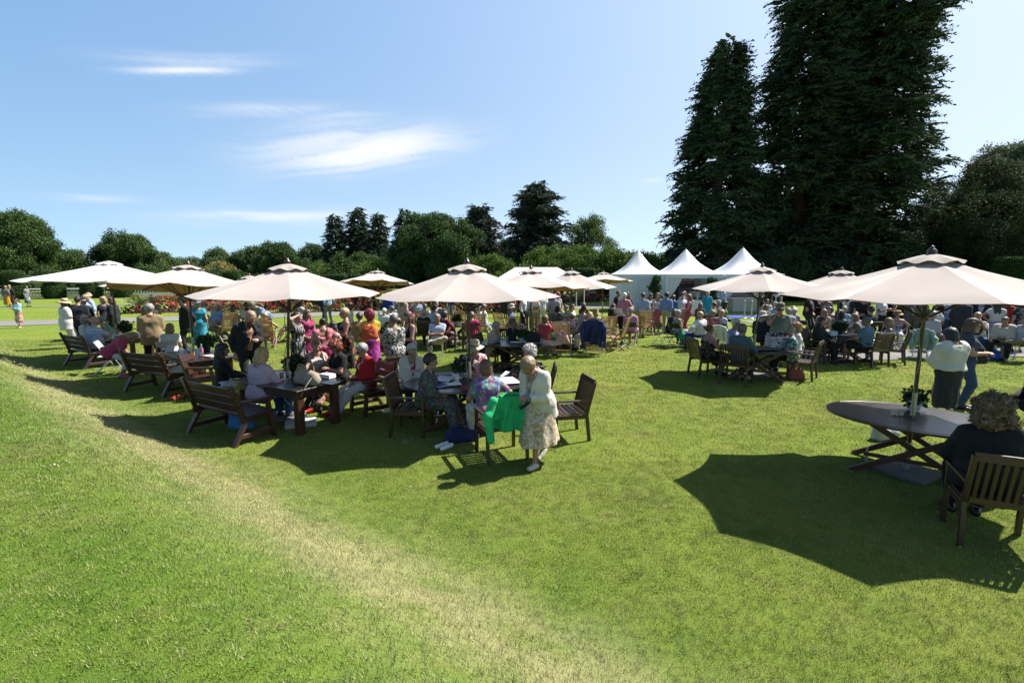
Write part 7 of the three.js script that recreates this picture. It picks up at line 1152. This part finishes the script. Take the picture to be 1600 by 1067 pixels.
tumbler('short glass just right of the central parasol pole', 744, 7.75, { s: .9 });
tumbler('glass on the papers table near the reader', 768, 8.3);
tumbler('glass at the left end of the table behind the straw hat', 793, 13.0);
tumbler('left one of two glasses at the right end of the straw-hat table', 846, 12.6);
tumbler('right one of two glasses at the right end of the straw-hat table', 850, 12.7);
tumbler('glass of orange juice on the juice table', 1292, 14.6, { fill: [.7, .3, .02] });
tumbler('glass of beer in front of the man under the white parasol', 172, 14.4, { fill: [.45, .2, .03] });
function bottle(label, px, d, cap, lab) { const t = thing('water_bottle', label, 'bottle', on(px, d)); mesh('bottle', lathe([[0, 0], [.033, 0], [.036, .02], [.034, .06], [.036, .1], [.034, .16], [.02, .2], [.014, .215], [.014, .24], [0, .24]], 16), WATER, t); mesh('cap', rod([0, .235, 0], [0, .26, 0], .017, .016, 12), MS({ color: cap }), t); mesh('paper_band', new THREE.CylinderGeometry(.0365, .0365, .06, 16, 1, true).translate(0, .11, 0), MS({ color: lab, side: THREE.DoubleSide }), t); }
bottle('clear water bottle with a red cap on the table with red flowers', 295, 11.15, [.5, .02, .02], [.55, .5, .55]);
bottle('clear water bottle with a pink band beside the magazines', 315, 10.85, [.6, .6, .65], [.5, .08, .2]);
const sheetMat = (c) => MS({ color: c, roughness: .85, side: THREE.DoubleSide });
function flat(name, label, cat, px, d, w, l, th, c, turn, h = TOP) { const t = thing(name, label, cat, on(px, d, h), turn); const g = new THREE.BoxGeometry(w, th, l, 6, 1, 6), p = g.attributes.position; for (let i = 0; i < p.count; i++) p.setY(i, p.getY(i) + th / 2 + .003 + (th < .01 ? .012 * Math.max(0, Math.sin(p.getX(i) * 9 + px)) * Math.abs(p.getX(i)) / w * 2 : 0)); g.computeVertexNormals(); mesh(th > .012 ? 'block' : 'sheet', g, sheetMat(c), t); return t; }
flat('papers', 'loose white papers spread beside the pole on the papers table', 'papers', 706, 7.95, .3, .21, .004, [.66, .66, .7], .3);
flat('papers', 'white sheet under the grey notebook on the papers table', 'papers', 694, 8.35, .3, .42, .004, [.6, .62, .68], -.2);
flat('folder', 'royal blue folder at the left edge of the papers table', 'folder', 686, 7.85, .24, .17, .006, [.03, .06, .3], .5);
flat('wallet', 'small dark red wallet at the front of the papers table', 'wallet', 726, 7.62, .11, .06, .03, [.28, .02, .03], .1);
flat('newspaper', 'folded grey newspaper at the far left of the papers table', 'newspaper', 692, 8.75, .34, .24, .012, [.24, .24, .25], .2);
flat('cloth', 'striped white cloth laid at the right end of the papers table', 'cloth', 790, 8.2, .4, .5, .006, [.5, .5, .55], .3);
flat('magazines', 'open magazines on the table with the water bottles', 'magazines', 331, 10.75, .34, .24, .012, [.5, .42, .34], -.5);
flat('magazine', 'second pale magazine right of the open ones', 'magazine', 342, 10.9, .3, .22, .012, [.62, .62, .62], -.2);
flat('paper_box', 'white cardboard box on the heavy table in front of the white vest top', 'box', 512, 8.45, .24, .15, .07, [.62, .62, .66], -.5);
flat('papers', 'white paper pile beside the canvas bag', 'papers', 516, 8.05, .26, .2, .012, [.62, .62, .66], -.4);
flat('papers', 'white sheet lying on the table behind the straw hat', 'papers', 806, 12.9, .28, .2, .005, [.62, .62, .66], .1);
flat('papers', 'white papers on the juice table', 'papers', 1322, 14.4, .3, .2, .012, [.55, .55, .6], .1);
flat('box', 'small pale blue box on the juice table', 'box', 1302, 14.3, .2, .12, .13, [.45, .55, .6], 0);
flat('cloth', 'dark shiny cloth over the basket table', 'cloth', 1190, 11.8, .8, .5, .006, [.05, .055, .06], .1);
flat('napkin', 'white paper napkin lying on the grass near the heavy armchair', 'napkin', 606, 8.95, .22, .16, .005, [.6, .6, .62], .4, 0);
{
  const t = thing('storage_basket', 'clear square basket holding a purple plant on the basket table', 'basket', on(1214, 12.1)); const gl = MP({ color: [.85, .88, .88], roughness: .2, transmission: .75, thickness: 0, side: THREE.DoubleSide });
  for (const [w, d, x, z] of [[.44, .008, 0, .16], [.44, .008, 0, -.16], [.008, .32, .22, 0], [.008, .32, -.22, 0]]) mesh('side', bx(w, .26, d, x, .13, z, .002), gl, t); mesh('base', bx(.44, .01, .32, 0, .006, 0, 0), gl, t); mesh('rim', [bx(.46, .02, .02, 0, .265, .16, .006), bx(.46, .02, .02, 0, .265, -.16, .006), bx(.02, .02, .34, .22, .265, 0, .006), bx(.02, .02, .34, -.22, .265, 0, .006)], M.white, t);
  const q = rng(4), l = []; for (let i = 0; i < 70; i++) { const c = [[.12, .03, .12], [.06, .10, .03], [.5, .5, .55]][i % 3]; l.push([(q() - .5) * .34, .05 + .26 * q(), (q() - .5) * .24, .5, q() * 6, q() * 6, q() * 6, c]); } cloud('plant', dusky, M.leaf, l, t);
}
// bags: soft shapes meshed from a field
function bag(name, label, px, d, { w = .34, h = .26, dep = .16, c = [.4, .33, .24], h0 = 0, turn = 0, slump = .3, handles = 2, hc, strap } = {}) {
  const t = thing(name, label, 'bag', on(px, d, h0), turn), F = new Field([-w, -.05, -dep * 1.6], [w, h * 1.6, dep * 1.6], .014), s = px;
  F.cap([-w * .36, h * .2, 0], [w * .36, h * .2, 0], h * .30, h * .30, .04); F.cap([-w * .33, h * .6, 0], [w * .30, h * (.6 - slump * .3), 0], h * .25, h * .22, .09); F.cap([-w * .28, h * .88, 0], [w * .22, h * (.85 - slump), 0], h * .10, h * .12, .06);
  F.each((v, x, y, z) => Math.max(v + .012 * (noise3(x * 14 + s, y * 14, z * 14) - .5) + .008 * (noise3(x * 30, y * 30 + s, z * 30) - .5), -y + .002, Math.abs(z) - dep * .6));
  mesh('bag', paint(F.mesh(), (x, y, z) => { const k = .85 + .3 * noise3(x * 20, y * 20, z * 20); return c.map((e) => e * k); }), M.cloth, t);
  const hm = MS({ color: hc ?? c, roughness: .8 }); for (let i = 0; i < handles; i++) { const z = (i ? -1 : 1) * dep * .28; mesh('handle', tube([[-w * .24, h * .75, z], [-w * .16, h * 1.12, z * 1.3], [w * .08, h * 1.12, z * 1.3], [w * .18, h * .66, z]], .009, 20, 6), hm, t); }
  if (strap) mesh('strap', tube(strap, .008, 40, 6), hm, t); return t;
}
bag('tote_bag', 'big slouched beige canvas bag on the heavy table with its cord hanging down', 480, 7.95, { w: .5, h: .30, dep: .26, c: [.205, .175, .13], h0: TOP, turn: -.4, strap: [[-.22, .2, .1], [-.26, .0, .24], [-.2, -.2, .3], [0, -.27, .33], [.16, -.14, .32], [.22, .02, .26], [.2, .14, .1]] });
bag('handbag', 'pink leather handbag hanging at the back of the teak chair', 878, 14.9, { w: .38, h: .34, dep: .14, c: [.36, .22, .20], h0: .45, slump: 0, handles: 2 });
bag('cloth_bag', 'bright green cloth bag slung beside the pink handbag', 864, 15.05, { w: .5, h: .36, dep: .2, c: [.02, .30, .12], h0: .42, slump: .5, handles: 0 });
bag('cloth_bag', 'dark navy bag lying on the grass under the papers table', 722, 7.3, { w: .55, h: .26, dep: .3, c: [.012, .012, .07], turn: .3, slump: .6, handles: 1 });
bag('rucksack', 'grey and black rucksack on the grass behind the near right table', 1383, 7.45, { w: .55, h: .3, dep: .34, c: [.34, .36, .36], turn: .4, slump: .6, handles: 1, hc: [.01, .01, .01] });
bag('drawstring_bag', 'bright blue drawstring bag on the grass before the cream sweater', 1556, 14.6, { w: .55, h: .36, dep: .3, c: [.01, .08, .42], slump: .4, handles: 1 });
bag('handbag', 'red-brown bag on the grass under the bold floral top', 1243, 11.75, { w: .34, h: .34, dep: .2, c: [.16, .05, .035], slump: .1, handles: 1 });
bag('handbag', 'white leather handbag at the arm of the person in the black T-shirt', 1464, 17.0, { w: .42, h: .32, dep: .16, c: [.5, .48, .45], h0: .92, slump: 0, handles: 2 });
bag('handbag', 'silver grey handbag on the bench behind the red shoes', 277, 10.4, { w: .36, h: .28, dep: .18, c: [.36, .36, .35], h0: .45, turn: .5, slump: .4, handles: 1, hc: [.02, .02, .02] });
bag('handbag', 'floral bag with a grey strap on the bench behind the red shoes', 226, 10.8, { w: .4, h: .2, dep: .2, c: [.30, .14, .10], h0: .45, slump: .6, handles: 1, hc: [.3, .3, .3] });
bag('handbag', 'black handbag on the table behind the straw hat', 835, 12.95, { w: .42, h: .3, dep: .2, c: [.012, .012, .014], h0: TOP, slump: .1, handles: 2 });
bag('shopping_bag', 'white plastic bag beside the juice table', 1262, 15.6, { w: .5, h: .34, dep: .3, c: [.6, .6, .58], slump: .3, handles: 2 });
bag('shoulder_bag', 'black shoulder bag at the hip of the woman in the slate blue T-shirt', 1519, 9.2, { w: .36, h: .42, dep: .14, c: [.012, .012, .015], h0: .88, slump: 0, handles: 1 });
bag('backpack', 'orange-red backpack on the back of the magenta-haired woman', 578, 11.62, { w: .27, h: .36, dep: .2, c: [.34, .06, .018], h0: 1.02, turn: .3, slump: 0, handles: 1 });
bag('bag', 'bright blue cloth bag tucked under the nearest bench', 378, 7.6, { w: .3, h: .34, dep: .2, c: [.02, .12, .32], h0: .12, slump: .2, handles: 0 });
bag('cloth_bag', 'emerald green bag on the lap of the woman in green print', 1068, 17.0, { w: .36, h: .3, dep: .2, c: [.01, .26, .14], h0: .3, slump: .4, handles: 1 });
// shoes on the grass
function shoes(label, px, d, c, turn) { const t = thing('pair_of_shoes', label, 'shoes', spot(px, d), turn); for (const s of [-1, 1]) { const F = new Field([-.12, -.02, -.2], [.12, .12, .2], .008), x = s * .055; F.cap([x, .028, -.09], [x + s * .006, .024, .09], .032, .034, .02); F.cap([x, .055, -.09], [x, .045, -.02], .028, .022, .03); F.each((v, a, y, z) => Math.max(v, -y + .002, -(Math.hypot(a - x, (y - .085) * 1.1, (z + .06) * .55) - .042))); F.cap([x - .03, .052, .0], [x + .03, .052, .0], .007, .007, .004); mesh('shoe', paint(F.mesh(), () => c), M.leather, t); } return t; }
shoes('pair of white strap shoes standing on the grass in front of the papers table', 694, 7.02, [.62, .62, .62], -.75);
shoes('pair of red shoes on the grass under the bench with the silver handbag', 275, 9.9, [.42, .02, .02], .5);
{ const t = thing('ashtray', 'clear glass ashtray on the grass by the dark slatted armchair', 'ashtray', spot(632, 7.2)); mesh('bowl', lathe([[0, .006], [.05, .006], [.058, .035], [.07, .035], [.066, 0], [0, 0]], 20), M.glass, t); const u = thing('ashtray', 'clear glass ashtray on the near right table', 'ashtray', on(1402, 6.2)); mesh('bowl', lathe([[0, .008], [.055, .008], [.062, .04], [.075, .04], [.07, 0], [0, 0]], 20), M.glass, u); }
{ const t = thing('paving_slab', 'pale concrete parasol slab under the heavy flower table', 'slab', spot(470, 8.15), .4); mesh('slab', bx(.5, .06, .4, 0, .03, 0, .01), MS({ color: [.42, .42, .41], roughness: .9, map: rep(mottle, 2) }), t); }
// clothes hung over chair backs; the chair's own frame: front +z, back rail near z = -.37
function draped(name, label, px, d, face, c, { w = .62, low = .34, inner = .66, top = .955, z0 = -.372, sleeves = true, lean = .14, twist = .0, soft = 1 } = {}) {
  const p = spot(px, d), t = thing(name, label, 'jacket', p, heading(p, face)), q = px;
  const sheet = (x0, x1, lo, off, sd) => { const nx = 34, ny = 44, g = new THREE.PlaneGeometry(1, 1, nx, ny), a = g.attributes.position; for (let i = 0; i < a.count; i++) { const u = a.getX(i) + .5, v = a.getY(i) + .5, x = lerp(x0, x1, u), L = (top - lo) + .05 + (top - inner), s = (1 - v) * L; let y, z; const b = top - lo; if (s < b) { y = lo + s; z = z0 - .045 - off + (top - y) * lean * .72; z -= .02 * Math.max(0, 1 - (y - lo) / .2); } else if (s < b + .05) { const k = (s - b) / .05 * Math.PI; y = top + .016 * Math.sin(k) ; z = z0 - .012 - .03 * Math.cos(k) - off * Math.cos(k); } else { y = top - (s - b - .05); z = z0 + .02 + (top - y) * lean * .5; }
      const fold = (.022 * Math.sin(x * 24 + sd + 3 * y) + .014 * Math.sin(x * 47 + y * 9 + sd) + .03 * (noise3(x * 5 + sd, y * 4, 1) - .5)) * clamp((top - y) * 4) * soft * 1.5; const hang = s < b ? clamp((top - y) / (top - lo)) : 0; a.setXYZ(i, x + (.05 * Math.sin(y * 6 + sd) - .05 * u) * (top - y) * 1.4, y - .06 * Math.pow(Math.abs(u - .5) * 2, 3) + hang * (.13 * u + .03 * Math.sin(u * 11 + sd)), z + (s < b ? -fold - .05 * hang * Math.sin(u * 5 + 1) : fold * .4)); } g.computeVertexNormals(); return g; };
  const back = sheet(-w / 2, w / 2, low, 0, q), tone = (g) => paint(g, (x, y, z) => { const k = .85 + .3 * noise3(x * 12, y * 12, z * 12); return c.map((e) => e * k); });
  mesh('cloth', tone(joinGeo([back, back.clone().translate(0, 0, -.014)])), M.cloth, t);
  if (sleeves) for (const s of [-1, 1]) { const F = new Field([-.6, -.05, -.75], [.6, 1.1, .1], .016), x = s * (w / 2 - .02); F.cap([x - s * .05, top - .03, z0 - .05], [x + s * .03, top - .22, z0 - .07], .06, .062, .05); F.cap([x + s * .05, top - .22, z0 - .09], [x + s * (s > 0 ? -.02 : .06), low - .04, z0 - .04], .062, .05, .05, { end: 1 }); F.each((v, a, y, z) => v + .02 * (noise3(a * 18 + q, y * 13, z * 18) - .5)); mesh('sleeve', tone(F.mesh()), M.cloth, t); }
  mesh('collar', tone(tube([[-.16, top + .01, z0 - .04], [-.07, top + .04, z0 - .01], [.07, top + .04, z0 - .01], [.16, top + .01, z0 - .04]], .022, 20, 7)), M.cloth, t);
}
draped('jacket', 'bright green jacket hung over a dark chair back beside the cream blazer', 783, 6.75, -160, [.012, .34, .12], { w: .66, low: .40 });
draped('jacket', 'navy jacket hung over the tall back of a teak chair', 929, 15.7, 172, [.012, .022, .10], { w: .68, low: .3, top: 1.13, z0: -.42, inner: .9, lean: .2 });
draped('jacket', 'cream jacket hung over a black folding chair in front of the ginger-haired woman', 1120, 16.0, 180, [.55, .53, .42], { w: .54, low: .4, top: .87, z0: -.235, inner: .7, lean: .2 });
draped('jacket', 'pale teal jacket hung over a folding chair behind the near parasol pole', 1440, 14.9, 175, [.18, .28, .27], { w: .54, low: .3, top: .87, z0: -.235, inner: .7, lean: .2 });
{ // the musician's corner
  const s = thing('loudspeaker', 'black loudspeaker on the grass beneath the marquee', 'loudspeaker', spot(788, 28.5)); mesh('cabinet', bx(.45, .75, .42, 0, .62, 0, .03), M.black, s); mesh('grille', bx(.4, .66, .02, 0, .62, .215, .01), M.blackcloth, s); mesh('stand', [rod([0, 0, 0], [0, .3, 0], .03), rod([-.25, 0, .15], [0, .2, 0], .015), rod([.25, 0, .15], [0, .2, 0], .015), rod([0, 0, -.25], [0, .2, 0], .015)], M.black, s);
  const m = thing('music_stand', 'thin music stand right of the loudspeaker', 'music stand', spot(809, 28)); mesh('desk', bx(.45, .3, .012, 0, 1.2, 0, .004).rotateX(-.0), M.black, m); mesh('pole', rod([0, .05, 0], [0, 1.1, 0], .012), M.black, m); mesh('feet', [0, 1, 2].map((k) => rod([0, .3, 0], [Math.cos(k * 2.09) * .25, 0, Math.sin(k * 2.09) * .25], .01)), M.black, m);
}
{ // daisies and fallen scraps scattered in the mown grass
  const q = rng(77), g = leafCluster(5, .009, .010, 5, .2), it = []; for (let i = 0; i < 170; i++) { const d = 4 + 13 * Math.pow(q(), .8), x = (q() * 2 - 1) * 1.05 * d; it.push([x, groundY(x, -d) + .022, -d, .6 + .8 * q(), q() * 6, q() * 6, q() * 6, [.6, .6, .55]]); }
  const o = new THREE.Group(); o.name = 'daisies'; scene.add(o); tag(o, 'tiny white daisies and scraps scattered through the mown lawn', 'daisies'); o.userData.kind = 'stuff'; cloud('daisy_heads', g, M.leaf, it, o);
}

renderer.render(scene, camera);
